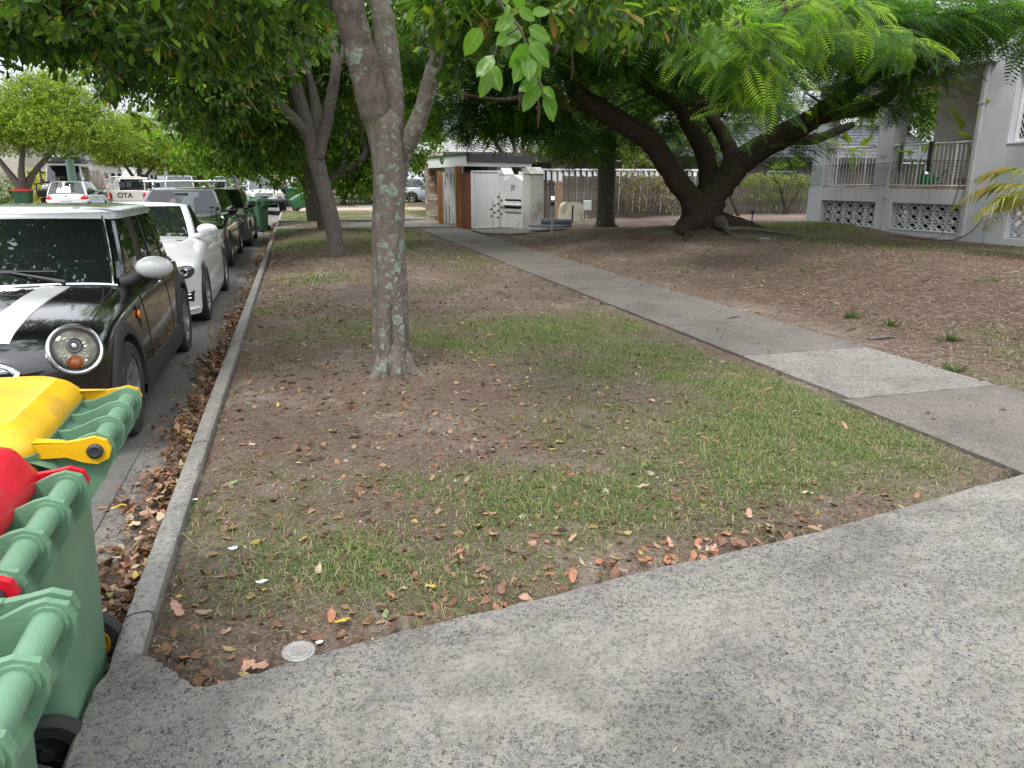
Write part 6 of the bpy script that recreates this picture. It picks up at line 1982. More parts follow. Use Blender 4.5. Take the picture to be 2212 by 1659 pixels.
# screen blocks: a frame, two diagonal pairs making a diamond
def screen_block():
    m_ = MB(); w, h, d, t_ = .386, .196, .09, .013
    for (cy, cz, sy, sz) in ((0, h / 2 - t_ / 2, w, t_), (0, -h / 2 + t_ / 2, w, t_), (-w / 2 + t_ / 2, 0, t_, h - 2 * t_), (w / 2 - t_ / 2, 0, t_, h - 2 * t_)):
        m_.box((0, cy, cz), (d, sy, sz))
    def bar(y0, z0, y1, z1, t=.017):
        dy, dz = y1 - y0, z1 - z0; l_ = math.hypot(dy, dz); ny, nz_ = -dz / l_ * t / 2, dy / l_ * t / 2
        m_.prism([(y0 + ny, z0 + nz_), (y0 - ny, z0 - nz_), (y1 - ny, z1 - nz_), (y1 + ny, z1 + nz_)], -d / 2 + .004, d / 2 - .004, axis='x')
    H_, W_ = h / 2 - t_, w / 2 - t_
    for sy in (-1, 1):
        for sz in (-1, 1):
            bar(0, sz * H_, sy * W_ * .72, 0)
            bar(sy * W_ * .72, 0, sy * W_, sz * H_)
    return m_
sbm = screen_block().build('screen_block', M_BLOCK, smooth=0).data
bpy.data.objects.remove(bpy.data.objects['screen_block'])
for (a, n_) in ((2.66, 5), (.21, 5), (-1.95, 3)):
    for r in range(3):
        for k in range(n_):
            y = a + .193 + k * (.378 if a > 0 else .323)
            o = link_mesh('screen_block', sbm, house, (.14, y, .257 + .098 + r * .203), (0, 0, 0), (1, .965 if a > 0 else .83, 1))
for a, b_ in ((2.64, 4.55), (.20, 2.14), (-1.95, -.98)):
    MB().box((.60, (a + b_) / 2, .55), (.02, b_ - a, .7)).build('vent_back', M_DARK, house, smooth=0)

# white railing, each bar by itself
for a, b_ in ((2.80, 4.66), (.16, 2.40)):
    rl = MB().tube([(.12, a, 2.235), (.12, b_, 2.235)], .030, 12).build('railing', M_WPAINT, house, smooth=50)
    MB().tube([(.12, a, 1.275), (.12, b_, 1.275)], .030, 12).build('bottom_rail', M_WPAINT, rl, smooth=50)
    n_ = int((b_ - a) / .108)
    bm_ = MB().tube([(0, 0, 0), (0, 0, .90)], .009, 6).build('baluster', M_WPAINT, smooth=50)
    me = bm_.data; bpy.data.objects.remove(bm_)
    for i in range(1, n_):
        y = a + (b_ - a) * i / n_
        if i % 9 == 4:
            MB().tube([(.12, y, 1.225), (.12, y, 2.22)], .024, 8).build('post', M_WPAINT, rl, smooth=50)
        else:
            link_mesh('baluster', me, rl, (.12, y, 1.29))
# rust runs below the bars
mb = MB()
for i in range(20):
    y = .35 + i * .232 + random.uniform(-.03, .03)
    if 2.1 < y < 2.68 or y > 4.6: continue
    l_ = random.uniform(.10, .26)
    mb.prism([(y - .006, 1.19), (y + .006, 1.19), (y + .003, 1.19 - l_), (y - .002, 1.19 - l_)], .0035, .0045, axis='x')
mb.build('rust_streaks', M_RUST, house, smooth=0, kind='stuff')
# netting tied along the railing and round the columns
mb = MB()
def net(p0, p1, z0, z1, cy=.062, cz=.060):
    p0, p1 = Vector(p0), Vector(p1); ln = (p1 - p0).length; n_ = int(ln / cy); k = int((z1 - z0) / cz)
    def P(s, z): 
        q = p0.lerp(p1, s / ln)
        return Vector((q.x + .012 * math.sin(s * 4 + z * 3), q.y, z + .012 * math.sin(s * 2.3)))
    for i in range(n_ + 1):
        mb.tube([P(i * cy, z) for z in np.linspace(z0, z1, 4)], .0022, 4, cap=False)
    for j in range(k + 1):
        z = z0 + (z1 - z0) * j / k
        mb.tube([P(s, z) for s in np.linspace(0, ln, 10)], .0022 if 0 < j < k else .006, 4, cap=False)
net((-.03, 5.12), (-.03, 4.55), 1.26, 1.74) if False else None
def net3(a, b_, z0, z1): net((*a, 0), (*b_, 0), z0, z1)
net3((-.025, 5.08), (-.025, 4.62), 1.28, 1.76); net3((.07, 4.62), (.07, 2.86), 1.28, 1.78); net3((-.03, 2.86), (-.03, 2.32), 1.28, 1.80); net3((.07, 2.32), (.06, .18), 1.28, 1.84)
net3((-.02, 5.09), (.40, 5.12), 1.28, 1.76)
o = mb.build('netting', M_NET, None, smooth=0, kind='stuff')
o.matrix_world = HM
tag(o, 'black plastic mesh tied along the lower half of the white porch railing', 'netting')
# downpipe, small pipes, tap
dp = MB().box((-.10, -.02, 2.0), (.09, .12, 4.4), bev=.02)
dp.box((-.105, -.02, 3.0), (.105, .14, .03)); dp.box((-.10, -.02, .22), (.11, .14, .06), bev=.01)
dp.build('downpipe', M_PIPE, house, smooth=30)
MB().tube([(.0, 2.32, .97), (-.05, 2.32, .97), (-.055, 2.33, .90), (-.03, 2.33, .05)], .016, 8).build('waste_pipe', M_PIPE, house, smooth=50)
MB().lathe([(.04, 0), (.05, .03), (.04, .06)], c=(-.03, 2.32, .985), seg=12, M=Matrix.Rotation(-math.pi / 2, 3, 'Y')).build('pipe_cap', M_PIPE, house, smooth=50)
tp_ = MB().tube([(-.09, -.56, -.05), (-.09, -.56, .72)], .010, 8)
tp_.tube([(-.09, -.56, .70), (-.12, -.54, .71), (-.15, -.52, .68)], .012, 8); tp_.tube([(-.09, -.56, .74), (-.09, -.56, .80)], .006, 6); tp_.tube([(-.09, -.59, .80), (-.09, -.53, .80)], .008, 6)
tp_.build('garden_tap', M_ALLOY, house, smooth=50)
hz = [(-.15, -.52, .68, .0), (-.17, -.45, .50, 0), (-.22, -.30, .30, 0), (-.30, -.05, .14, 0), (-.4, .3, .11, 0), (-.5, .9, .11, 0), (-.42, 1.5, .12, 0), (-.30, 2.0, .13, 0)]
mb = MB(); mb.tube([p[:3] for p in smooth_path(hz, 5)], .012, 6)
mb.tube([p[:3] for p in smooth_path([(-.5, .35, .115), (-.62, .6, .12), (-.55, .95, .12), (-.42, 1.05, .125), (-.34, .9, .13), (-.40, .7, .13), (-.55, .8, .13), (-.62, 1.2, .13), (-.5, 1.7, .13), (-.38, 2.3, .14)], 5)], .012, 6)
o = mb.build('garden_hose', M_HOSE, None, smooth=50); o.matrix_world = HM
tag(o, 'reddish brown hose running from the tap and coiled on the lawn under the porch', 'hose')
mb = MB(); mb.tube([p[:3] for p in smooth_path([(.08, .16, 2.26), (.03, .18, 2.1), (-.02, .24, 1.6), (-.05, .33, 1.0), (-.09, .42, .45), (-.18, .5, .16), (-.4, .9, .13), (-.5, 1.9, .13)], 5)], .014, 6)
o = mb.build('garden_hose', M_HOSEG, None, smooth=50); o.matrix_world = HM
tag(o, 'faded hose hanging from the white top rail at the right end of the porch', 'hose')
o = MB().tube([p[:3] for p in smooth_path([(.10, 4.7, 1.9), (.08, 4.62, 2.2), (.10, 4.0, 2.24), (.10, 3.1, 2.26), (.05, 2.84, 2.2), (.0, 2.6, 1.95), (.05, 2.34, 2.15), (.10, 2.0, 2.26), (.10, 1.2, 2.25), (.1, .2, 2.28)], 5)], .006, 5)
for i in range(24):
    y = .3 + i * .18
    if 2.35 < y < 2.85: continue
    o.tube([(.085, y, 2.27), (.155, y + .03, 2.24), (.12, y + .05, 2.20), (.085, y, 2.24)], .005, 4)
o = o.build('string_lights', M_TRIM, None, smooth=0); o.matrix_world = HM
tag(o, 'dark cable wound round the white top rail and sagging across the middle column', 'cable')

# elephant-ear plants in pots on the porch
M_EAR = leafmat('elephant ear leaf', [(0, (.26, .40, .05)), (.6, (.36, .50, .07)), (1, (.52, .52, .08))], .4, .5)
def ear(mbuf, base, az, ln, size, tiltz, curl=.2):
    base = Vector(base)
    tip = base + Vector((math.cos(az) * ln * .45, math.sin(az) * ln * .45, ln))
    mbuf.tube([base, base.lerp(tip, .5) + Vector((0, 0, .06)), tip], [.016, .012, .008], 6)
    d = Vector((math.cos(az) * math.cos(tiltz), math.sin(az) * math.cos(tiltz), math.sin(tiltz))); s = d.cross(Vector((0, 0, 1))).normalized(); nrm = s.cross(d)
    rows = []
    for i in range(9):
        f = i / 8; y = (f - .18) * size
        w = size * .33 * (math.sin(math.pi * min(1, f ** .62)) ** .7 if 0 < f < 1 else .02)
        rows.append([tip + d * y + s * (u * w) + nrm * (-curl * f * f * size * .6 + .16 * abs(u) * w + .012 * math.sin(11 * f + 5 * u)) for u in (-1, -.55, 0, .55, 1)])
    mbuf.grid(rows)


PLN = [((.42, 3.95), .20, .36, [(2.3, .75, .52, .55), (.2, .80, .50, .7), (-1.2, .55, .55, .25), (3.9, .5, .45, .1), (1.4, .9, .42, .9), (-2.6, .62, .5, .2)], 'potted plant with big pale leaves behind the left railing'),
       ((.42, 1.95), .20, .36, [(1.9, .55, .60, .15), (-.1, .62, .55, .55), (-1.7, .58, .62, .35), (3.1, .5, .45, .3), (-1.4, .3, .4, -.2)], 'potted plant with broad yellow-green leaves next to the middle column'),
       ((.62, .42), .17, .30, [(1.9, 1.15, .62, 1.1), (-2.5, 1.25, .60, .9), (2.9, .85, .42, .6), (.4, 1.0, .4, .6)], 'tall potted plant with upright dark green leaves at the right end of the porch')]
for (x, y), r, h, ls, lb in PLN:
    p = empty('potted_plant', (0, 0, 0), 0, lb, 'plant', 'potted plants on the porch')
    p.matrix_world = HM @ Matrix.Translation((x, y, 1.23))
    MB().lathe([(r * .72, 0), (r * .78, .02), (r * .98, h * .85), (r * 1.06, h * .86), (r * 1.06, h), (r * .95, h), (r * .93, h - .04)], seg=24).build('pot', M_POT, p, smooth=40)
    MB().lathe([(.01, h - .045), (r * .94, h - .04)], seg=16, close=False).build('soil', M_SOIL, p, smooth=0)
    for az, ln, sz, tl in ls:
        m_ = MB(); ear(m_, (0, 0, h - .05), az, ln, sz, tl)
        m_.build('leaf', M_EAR, p, smooth=60)
for (x, y), r, h, lb in (((.38, 2.98), .22, .26, 'wide low pot beside the left foot of the middle column'), ((.4, 1.25), .15, .12, 'shallow terracotta tray on the porch floor near the watering can'), ((.55, .75), .18, .22, 'squat pale pot by the tall plant')):
    o = MB().lathe([(r * .75, 0), (r, h * .9), (r * 1.05, h * .92), (r * 1.05, h), (r * .92, h), (r * .8, .03)], seg=20).build('plant_pot', M_POT, None, smooth=40)
    o.matrix_world = HM @ Matrix.Translation((x, y, 1.23)); tag(o, lb, 'pot')
wc = MB().box((0, 0, .16), (.17, .32, .32), bev=.05)
wc.tube([(0, -.13, .12), (0, -.30, .22), (0, -.44, .36)], [.03, .02, .016], 8); wc.tube([(0, .13, .28), (0, .16, .40), (0, 0, .43), (0, -.12, .34)], .016, 8); wc.lathe([(.02, 0), (.05, .04), (.05, .05)], c=(0, -.44, .36), seg=12, M=Matrix.Rotation(.9, 3, 'X'))
o = wc.build('watering_can', M_GPLAS, None, smooth=40); o.matrix_world = HM @ Matrix.Translation((.36, 1.50, 1.23))
tag(o, 'green plastic watering can standing behind the netting on the porch', 'watering can')
for y, lb in ((2.12, 'black strap hung over the white rail beside the middle column'), (1.28, 'black cloth hung over the rail above the watering can')):
    w_ = .025 if y > 2 else .06
    o = MB().prism([(y - w_, 2.28), (y + w_, 2.28), (y + w_ * .8, 1.62), (y - w_ * .9, 1.58)], .076, .084, axis='x')
    o.box((.12, y, 2.272), (.09, w_ * 2, .012))
    o = o.build('strap', M_TRIM, None, smooth=0); o.matrix_world = HM; tag(o, lb, 'strap')
# yellow-tipped palm fronds reaching in at the right edge
pf = empty('young_palm', (12.3, 9.7, .08), 0, 'young palm with drooping yellowing fronds in front of the rendered wall', 'plant')
M_YF = leafmat('yellowing frond', [(0, (.14, .20, .03)), (.6, (.30, .30, .06)), (1, (.45, .33, .10))], .5, .35)
for az, el, ln, z in ((2.1, .95, 1.9, .9), (1.45, .75, 1.9, .8), (2.7, .8, 1.6, .9), (.6, 1.0, 1.7, .9), (-.6, 1.0, 1.7, .9), (3.6, 1.0, 1.5, .9), (1.75, 1.25, 1.9, .9)):
    m_ = MB(); palm_frond(m_, (0, 0, z), az, el, ln, .42, .022, 1.9, 18, stemr=.012)
    m_.build('frond', M_YF, pf, smooth=0)
MB().tube([(0, 0, -.1), (0, 0, .5), (.02, 0, .95)], [.12, .09, .05], 10).build('trunk', M_BARKT, pf, smooth=50)

# ---- old paling fence, plank by plank
M_PAL = plain('weathered paling', (.15, .13, .105), .95, var=.75, scale=1.6, bmp=.9, bscale=26, stretch=(22, 22, .8), dirt=((.030, .031, .022), 1.6, .44))
M_PALN = plain('newer paling', (.34, .21, .12), .85, var=.3, scale=1.0, bmp=.5, bscale=26, stretch=(14, 14, 1.1))
fence = empty('paling_fence', (7.0, 24.75, 0), 0, 'tall weathered grey timber paling fence behind the trees', 'fence')
def fy(x): return 24.75 - (x - 7.0) * .052
fx, i = 7.02, 0
while fx < 18.6:
    w = .125 + random.uniform(-.012, .006)
    top = 1.55 + random.uniform(-.035, .03) - (.18 if 8.3 < fx < 8.7 else 0) - (.10 if 8.0 < fx < 8.3 else 0)
    if i % 23 == 9: top -= .06
    m_ = MB().box((0, 0, top / 2 - .12), (w, .018, top + .24), M=Matrix.Rotation(random.uniform(-.012, .012), 3, 'Y') @ Matrix.Rotation(random.uniform(-.05, .05), 3, 'Z'))
    o = m_.build('plank', M_PALN if i in (12, 13, 5) else M_PAL, fence, smooth=0)
    o.location = (fx - 7.0 + w / 2, fy(fx) - 24.75 + (.02 if i % 2 else 0), 0)
    fx += w + random.uniform(.002, .010); i += 1
for z in (.25, 1.25):
    MB().box((5.8, -5.8 * .052 + .06, z), (11.6, .04, .08), rz=-.052).build('fence_rail', M_PAL, fence, smooth=0)
# white capped fence behind
wf = empty('white_fence', (7.0, 25.35, 0), 0, 'white fence with a flat cap rail showing above the grey palings', 'fence')
MB().box((3.6, 0, 1.76), (7.4, .10, .05)).build('cap_rail', M_WPAINT, wf, smooth=0)
wm = MB().box((0, 0, .9), (.16, .02, 1.66)).build('slat', M_WPAINT, smooth=0); me = wm.data; bpy.data.objects.remove(wm)
for i in range(34):
    link_mesh('slat', me, wf, (.02 + i * .218, 0, 0), (0, 0, .35))
# ---- letterbox wall with pitched caps
M_LB = plain('letterbox render', (.56, .57, .58), .8, var=.05, scale=3, bmp=.2, bscale=60, dirt=((.30, .26, .20), 1.8, .62))
M_LBD = plain('letterbox dirty render', (.46, .45, .435), .9, var=.10, scale=3, bmp=.2, bscale=60, dirt=((.24, .20, .15), 1.5, .5))
lb_ = empty('letterbox_wall', (6.30, 21.9, 0), -1.18, 'pale rendered letterbox wall with gabled centre panel and two pitched-cap pillars', 'letterbox')
# local x runs along the wall towards the camera side, y faces away from the path
lb_.location = (6.02, 22.35, 0); lb_.rotation_euler = (0, 0, math.atan2(21.15 - 22.35, 6.52 - 6.02))
LW = math.hypot(21.15 - 22.35, 6.52 - 6.02)
def cap(m_, x0, x1, y0, y1, z, h):
    c_ = ((x0 + x1) / 2, (y0 + y1) / 2, z + h)
    v = [(x0, y0, z), (x1, y0, z), (x1, y1, z), (x0, y1, z), (x0 + (x1 - x0) * .5, y0, z + h), (x0 + (x1 - x0) * .5, y1, z + h)]
    m_.add(v, [(0, 1, 4), (1, 2, 5, 4), (2, 3, 5), (3, 0, 4, 5), (3, 2, 1, 0)])
m_ = MB().box((.10, .12, .72), (.26, .36, 1.70), bev=.01); cap(m_, -.04, .24, -.075, .315, 1.57, .19); m_.build('pillar', M_LB, lb_, smooth=25)
m_ = MB().box((LW - .02, .20, .72), (.34, .52, 1.72), bev=.01); cap(m_, LW - .205, LW + .165, -.075, .475, 1.58, .19); m_.build('pillar', M_LBD, lb_, smooth=25)
m_ = MB().prism([(.20, -.15), (LW - .17, -.15), (LW - .17, 1.36), (.20 + (LW - .37) * .5, 1.56), (.20, 1.36)], -.035, .2, axis='y'); pn = m_.build('panel', M_LB, lb_, smooth=0)
MB().box(((LW) / 2 + .25, .25, .70), (.5, .2, 1.9)).build('back_panel', M_LB, lb_, smooth=0)
text('29', .20, (.20 + (LW - .37) * .45, -.040, 1.20), (math.pi / 2, 0, 0), plain('number grey', (.20, .21, .22), .5), pn, ext=.004, bold=.004)
for z in (.83, .62):
    s_ = MB().box((LW / 2, -.045, z), (LW - .56, .03, .06), bev=.004).build('letter_slot', M_DARK, lb_, smooth=0)
    MB().box((LW / 2, -.055, z - .075), (LW - .54, .04, .085), bev=.006).build('flap', M_LB, s_, smooth=20)
    MB().box((LW / 2 + .1, -.078, z - .07), (.03, .01, .03)).build('lock', M_DKMET, s_, smooth=0)
MB().box((LW / 2 - .02, -.085, .70), (LW - .44, .10, .022), bev=.005).build('ledge', M_WPAINT, lb_, smooth=20)
# ---- white fluted gate panels, brown battens, timber posts
gt = empty('fluted_fence_panel', (5.05, 22.1, 0), math.atan2(.28, .95), 'white fluted fence panel between the brown slatted screen and the letterbox wall', 'fence')
gw = math.hypot(.95, .28)
wm = MB().box((0, 0, .82), (.026, .030, 1.60), bev=.006).build('flute', M_WPAINT, smooth=0); me = wm.data; bpy.data.objects.remove(wm)
n_ = 24
for i in range(n_): link_mesh('flute', me, gt, (.045 + (gw - .07) * i / (n_ - 1), 0, .01))
MB().box((gw / 2, .03, .82), (gw, .012, 1.58)).build('backing', M_WPAINT, gt, smooth=0)
for x in (.01, gw - .005): MB().box((x, -.005, .84), (.035, .05, 1.66)).build('frame_bar', M_WPAINT, gt, smooth=0)
for z in (.03, 1.66): MB().box((gw / 2, -.005, z), (gw, .05, .035)).build('frame_bar', M_WPAINT, gt, smooth=0)
M_BATT = plain('brown battens', (.235, .085, .045), .6, var=.25, scale=6, stretch=(6, 6, 1))
M_TIMB = plain('orange timber post', (.34, .15, .06), .55, var=.3, scale=4, stretch=(6, 6, .8))
bs = empty('batten_screen', (4.80, 22.75, 0), math.atan2(22.12 - 22.75, 5.05 - 4.80), 'brown timber batten screen left of the white fluted panel', 'fence')
bw = math.hypot(.25, .63)
wm = MB().box((0, 0, .80), (.034, .03, 1.56)).build('batten', M_BATT, smooth=0); me = wm.data; bpy.data.objects.remove(wm)
for i in range(14): link_mesh('batten', me, bs, (.02 + (bw - .04) * i / 13, 0, .02))
MB().box((bw / 2, .025, .8), (bw, .012, 1.54)).build('backing', M_BATT, bs, smooth=0)
# entry roof: white fascia, dark gutter, timber posts, stone pillar
en = empty('entry_canopy', (4.95, 24.0, 0), 0, 'flat entry canopy with white fascia and black gutter on timber and stone supports', 'canopy')
def eb(name, p0, p1, z0, z1, mat, t_=.06, par=None):
    a, b_ = Vector(p0) - Vector((4.95, 24.0)), Vector(p1) - Vector((4.95, 24.0)); d = b_ - a
    return MB().box(((a.x + b_.x) / 2, (a.y + b_.y) / 2, (z0 + z1) / 2), (d.length, t_, z1 - z0), rz=math.atan2(d.y, d.x)).build(name, mat, par or en, smooth=0)
eb('fascia', (4.93, 22.05), (4.52, 26.4), 1.80, 2.11, M_WPAINT)
eb('fascia', (4.93, 22.05), (7.35, 23.6), 1.80, 1.91, M_WPAINT)
eb('gutter', (4.93, 21.98), (7.40, 23.55), 1.93, 2.14, M_DKMET, .12)
eb('roof_edge', (4.92, 22.0), (4.50, 26.5), 2.11, 2.17, M_DKMET, .10)
m_ = MB().prism([(.0, -1.95), (2.45, -.38), (2.2, 2.6), (-.38, 2.4)], 2.05, 2.12); m_.build('roof_sheet', plain('roof sheet', (.16, .14, .12), .5, var=.3, scale=3), en, smooth=0)
for px_, Y_, w_ in ((446, 22.7, .10), (475, 22.62, .10)):
    p = at(884.8 + .225 * px_ + 2, 400, Y_)
    MB().box((p.x - 4.95, Y_ - 24.0, .9), (w_, .10, 1.82)).build('timber_post', M_TIMB, en, smooth=0)
o = MB().box((at(989, 400, 22.72).x - 4.95 + .02, -1.36, 1.0), (.06, .03, .36), bev=.01).build('intercom', M_PIPE, en, smooth=20)
# stone-clad pillar
M_STONES = [plain('stone %s' % n, c_, .9, var=.22, scale=9, bmp=.6, bscale=40) for n, c_ in (('cream', (.40, .33, .25)), ('tan', (.33, .25, .17)), ('grey', (.28, .26, .24)), ('rust', (.26, .15, .09)), ('pale', (.50, .44, .36)))]
M_MORT = plain('mortar', (.20, .17, .14), .95)
sp = empty('stone_pillar', (4.78, 26.75, 0), .1, 'irregular stone clad pillar at the left end of the entry canopy', 'pillar')
MB().box((0, 0, 1.15), (.50, .50, 2.36)).build('mortar_core', M_MORT, sp, smooth=0)
for face in range(4):
    z = .02
    while z < 2.28:
        h = random.uniform(.08, .17); x = -.265
        while x < .255:
            w = min(random.uniform(.10, .26), .265 - x)
            if .265 - x - w < .06: w = .265 - x
            zz = min(h, 2.32 - z)
            m_ = MB(); j = lambda s: random.uniform(-s, s)
            x0, x1, z0, z1 = x + .008, x + w - .006, z + .006, z + zz - .006
            pr_ = [(x0 + j(.008), z0 + j(.010)), (x1 + j(.008), z0 + j(.010)), (x1 + j(.010), z1 + j(.010)), ((x0 + x1) / 2, z1 + j(.010)), (x0 + j(.010), z1 + j(.010))]
            d = random.uniform(.262, .285)
            m_.prism(pr_, -d, -.24, axis='y')
            m_.xform(Matrix.Rotation(face * math.pi / 2, 4, 'Z'))
            m_.build('stone', random.choice(M_STONES), sp, smooth=0)
            x += w
        z += h
# white rendered wall with leaning panels behind the posts, pot
wg = empty('white_gate', (4.80, 24.6, 0), 0, 'white corrugated gate behind the timber posts', 'gate')
for i in range(6):
    MB().box((-.10 + i * .115, 0, .82), (.085, .05, 1.62), bev=.012).build('panel', M_WPAINT, wg, smooth=20)
MB().box((-.24, -.05, .85), (.16, .06, 1.68)).build('side_panel', M_TIMB, wg, smooth=0)
p = at(884.8 + .225 * 356, 276.5 + .225 * 890, 25.2)
pp = empty('potted_plant', (p.x, 25.2, .03), 0, 'sparse plant in a tall charcoal pot beside the stone pillar', 'plant')
MB().lathe([(.11, 0), (.15, .05), (.205, .50), (.215, .56), (.19, .56), (.18, .52)], seg=4, M=Matrix.Rotation(.785, 3, 'Z')).build('pot', plain('charcoal pot', (.022, .024, .028), .5), pp, smooth=20)
m_ = MB()
for i in range(14):
    a = i * .9; m_.tube([(0, 0, .5), (.08 * math.cos(a), .08 * math.sin(a), .66), (.17 * math.cos(a), .17 * math.sin(a), .74 + .05 * math.sin(i))], .004, 4)
    m_.add([(.17 * math.cos(a) + q[0], .17 * math.sin(a) + q[1], .74 + q[2]) for q in ((0, 0, 0), (.04, .01, .03), (.07, 0, -.02), (.03, -.02, -.03))], [(0, 1, 2, 3)])
m_.build('stems', M_LEAFD, pp, smooth=0)
# creeper leaves on the fluted panel
cp = empty('creeper', (5.75, 22.15, 0), 0, 'dark creeper leaves climbing the white fluted panel', 'plant')
for (sx, base) in ((5.70, .35), (5.93, .30)):
    st = MB(); x = sx - 5.75; y = -.02 + (sx - 5.75) * .28
    st.tube([(x, y, 0), (x + .01, y, .4), (x - .01, y, .75), (x, y, 1.05 if sx > 5.8 else .85)], .006, 4); so_ = st.build('stem', M_BARKP, cp, smooth=0)
    for k in range(7 if sx > 5.8 else 4):
        z = base + .10 * k; sd_ = 1 if k % 2 else -1
        MB().add([(x, y - .01, z), (x + sd_ * .05, y - .04, z + .06), (x + sd_ * .10, y - .02, z + .02), (x + sd_ * .06, y - .03, z - .03)], [(0, 1, 2, 3)]).build('leaf', M_LEAFD, so_, smooth=0)

# ---- bollard light, well cover, meter box, rolled mat
bl = empty('bollard_light', (6.42, 18.7, float(gz(6.42, 18.7))), 0, 'slim grey bollard light with lit lamp head on the mulch edge', 'light')
MB().cyl((0, 0, -.1), (0, 0, .70), .042, 16).build('pole', M_PIPE, bl, smooth=50)
MB().cyl((0, 0, .70), (0, 0, .80), .050, 16).build('collar', M_TRIM, bl, smooth=50)
m, t, b = nt_new('lit lamp'); b.inputs['Emission Color'].default_value = (.9, .95, 1, 1); b.inputs['Emission Strength'].default_value = 5
MB().cyl((0, 0, .86), (0, 0, .93), .028, 12).build('lamp', m, bl, smooth=50)
for z in (.81, .84, .95, .98): MB().cyl((0, 0, z), (0, 0, z + .012), .052, 16).build('fin', M_ALLOY, bl, smooth=50)
for a in (0, 2.1, 4.2): MB().cyl((.045 * math.cos(a), .045 * math.sin(a), .80), (.045 * math.cos(a), .045 * math.sin(a), 1.0), .005, 6).build('rod', M_ALLOY, bl, smooth=50)
MB().lathe([(.055, 0), (.062, .015), (.03, .035)], c=(0, 0, 1.0), seg=16).build('cap', M_TRIM, bl, smooth=50)
g2 = empty('garden_stake_light', (12.3, 18.6, .12), 0, 'short black stake light beside the sandy garden path', 'light')
MB().cyl((0, 0, -.1), (0, 0, .38), .018, 8).build('stake', M_TRIM, g2, smooth=50); MB().lathe([(.02, 0), (.045, .02), (.045, .10), (.02, .12)], c=(0, 0, .38), seg=12).build('head', M_TRIM, g2, smooth=50)
M_OLDW = plain('grimy fibreglass', (.50, .47, .38), .7, var=.15, scale=4, bmp=.25, dirt=((.20, .17, .09), 3, .5))
wc_ = empty('utility_cover', (8.36, 22.5, .05), 0, 'grimy cream double-humped cover standing in front of the palings', 'cover')
for s, (x0, x1) in ((-1, (-.42, -.03)), (1, (.02, .40))):
    pr_ = [(x0, -.02), (x1, -.02), (x1, .66), (x0 + (x1 - x0) * .5, .72) if s < 0 else (x0 + .2, .72)]
    pts = [(x0, -.02), (x1, -.02), (x1, .68)] + ([(x1 - .15, .70), (x0 + .16, .68), (x0 + .06, .60), (x0 + .02, .45)] if s < 0 else [])
    if s > 0: pts = [(x0, -.02), (x1, -.02), (x1 - .02, .45), (x1 - .06, .60), (x1 - .15, .68), (x0, .70)]
    MB().prism(pts, -.10, .12, axis='y').build('half_shell', M_OLDW, wc_, smooth=25)
MB().tube([(-.005, -.1, 0), (-.005, -.1, .55), (.02, -.13, .58)], .02, 8).build('standpipe', M_DKMET, wc_, smooth=50)
mbx = empty('meter_box', (9.24, 23.4, 0), 0, 'pale grey electrical box on a thin post beside the palm', 'box')
MB().box((0, 0, .60), (.26, .14, .32), bev=.02).build('housing', plain('box grey', (.46, .50, .50), .5), mbx, smooth=30)
MB().cyl((0, .02, -.1), (0, .02, .45), .018, 8).build('post', M_PIPE, mbx, smooth=50)
rm = MB().tube([(6.72, 20.55, .24), (7.1, 20.45, .22), (7.55, 20.35, .22)], [.13, .12, .11], 14)
o = rm.build('rolled_mat', plain('blue grey mat', (.07, .085, .11), .8, var=.3, scale=9, bmp=.4), None, smooth=50); tag(o, 'blue-grey rolled mat lying behind the bollard light', 'mat')
o = MB().prism([(6.1, 19.5), (6.9, 19.3), (7.35, 19.75), (6.9, 20.1), (6.2, 20.2)], .185, .205).build('ground_mat', MATS['blue grey mat'], None, smooth=0); tag(o, 'blue-grey mat spread flat on the ground at the foot of the bollard light', 'mat')
# stump
st = empty('tree_stump', (8.55, 12.5, float(gz(8.55, 12.5)) - .01), 0, 'small cut stump with pale top on the bank below the surface roots', 'stump')
MB().lathe([(.17, -.1), (.15, .0), (.13, .06), (.12, .07)], seg=16).build('side', M_BARK2, st, smooth=50)
MB().lathe([(.005, .072), (.118, .071)], seg=16, close=False).build('cut_face', plain('cut wood', (.40, .42, .38), .8), st, smooth=0)

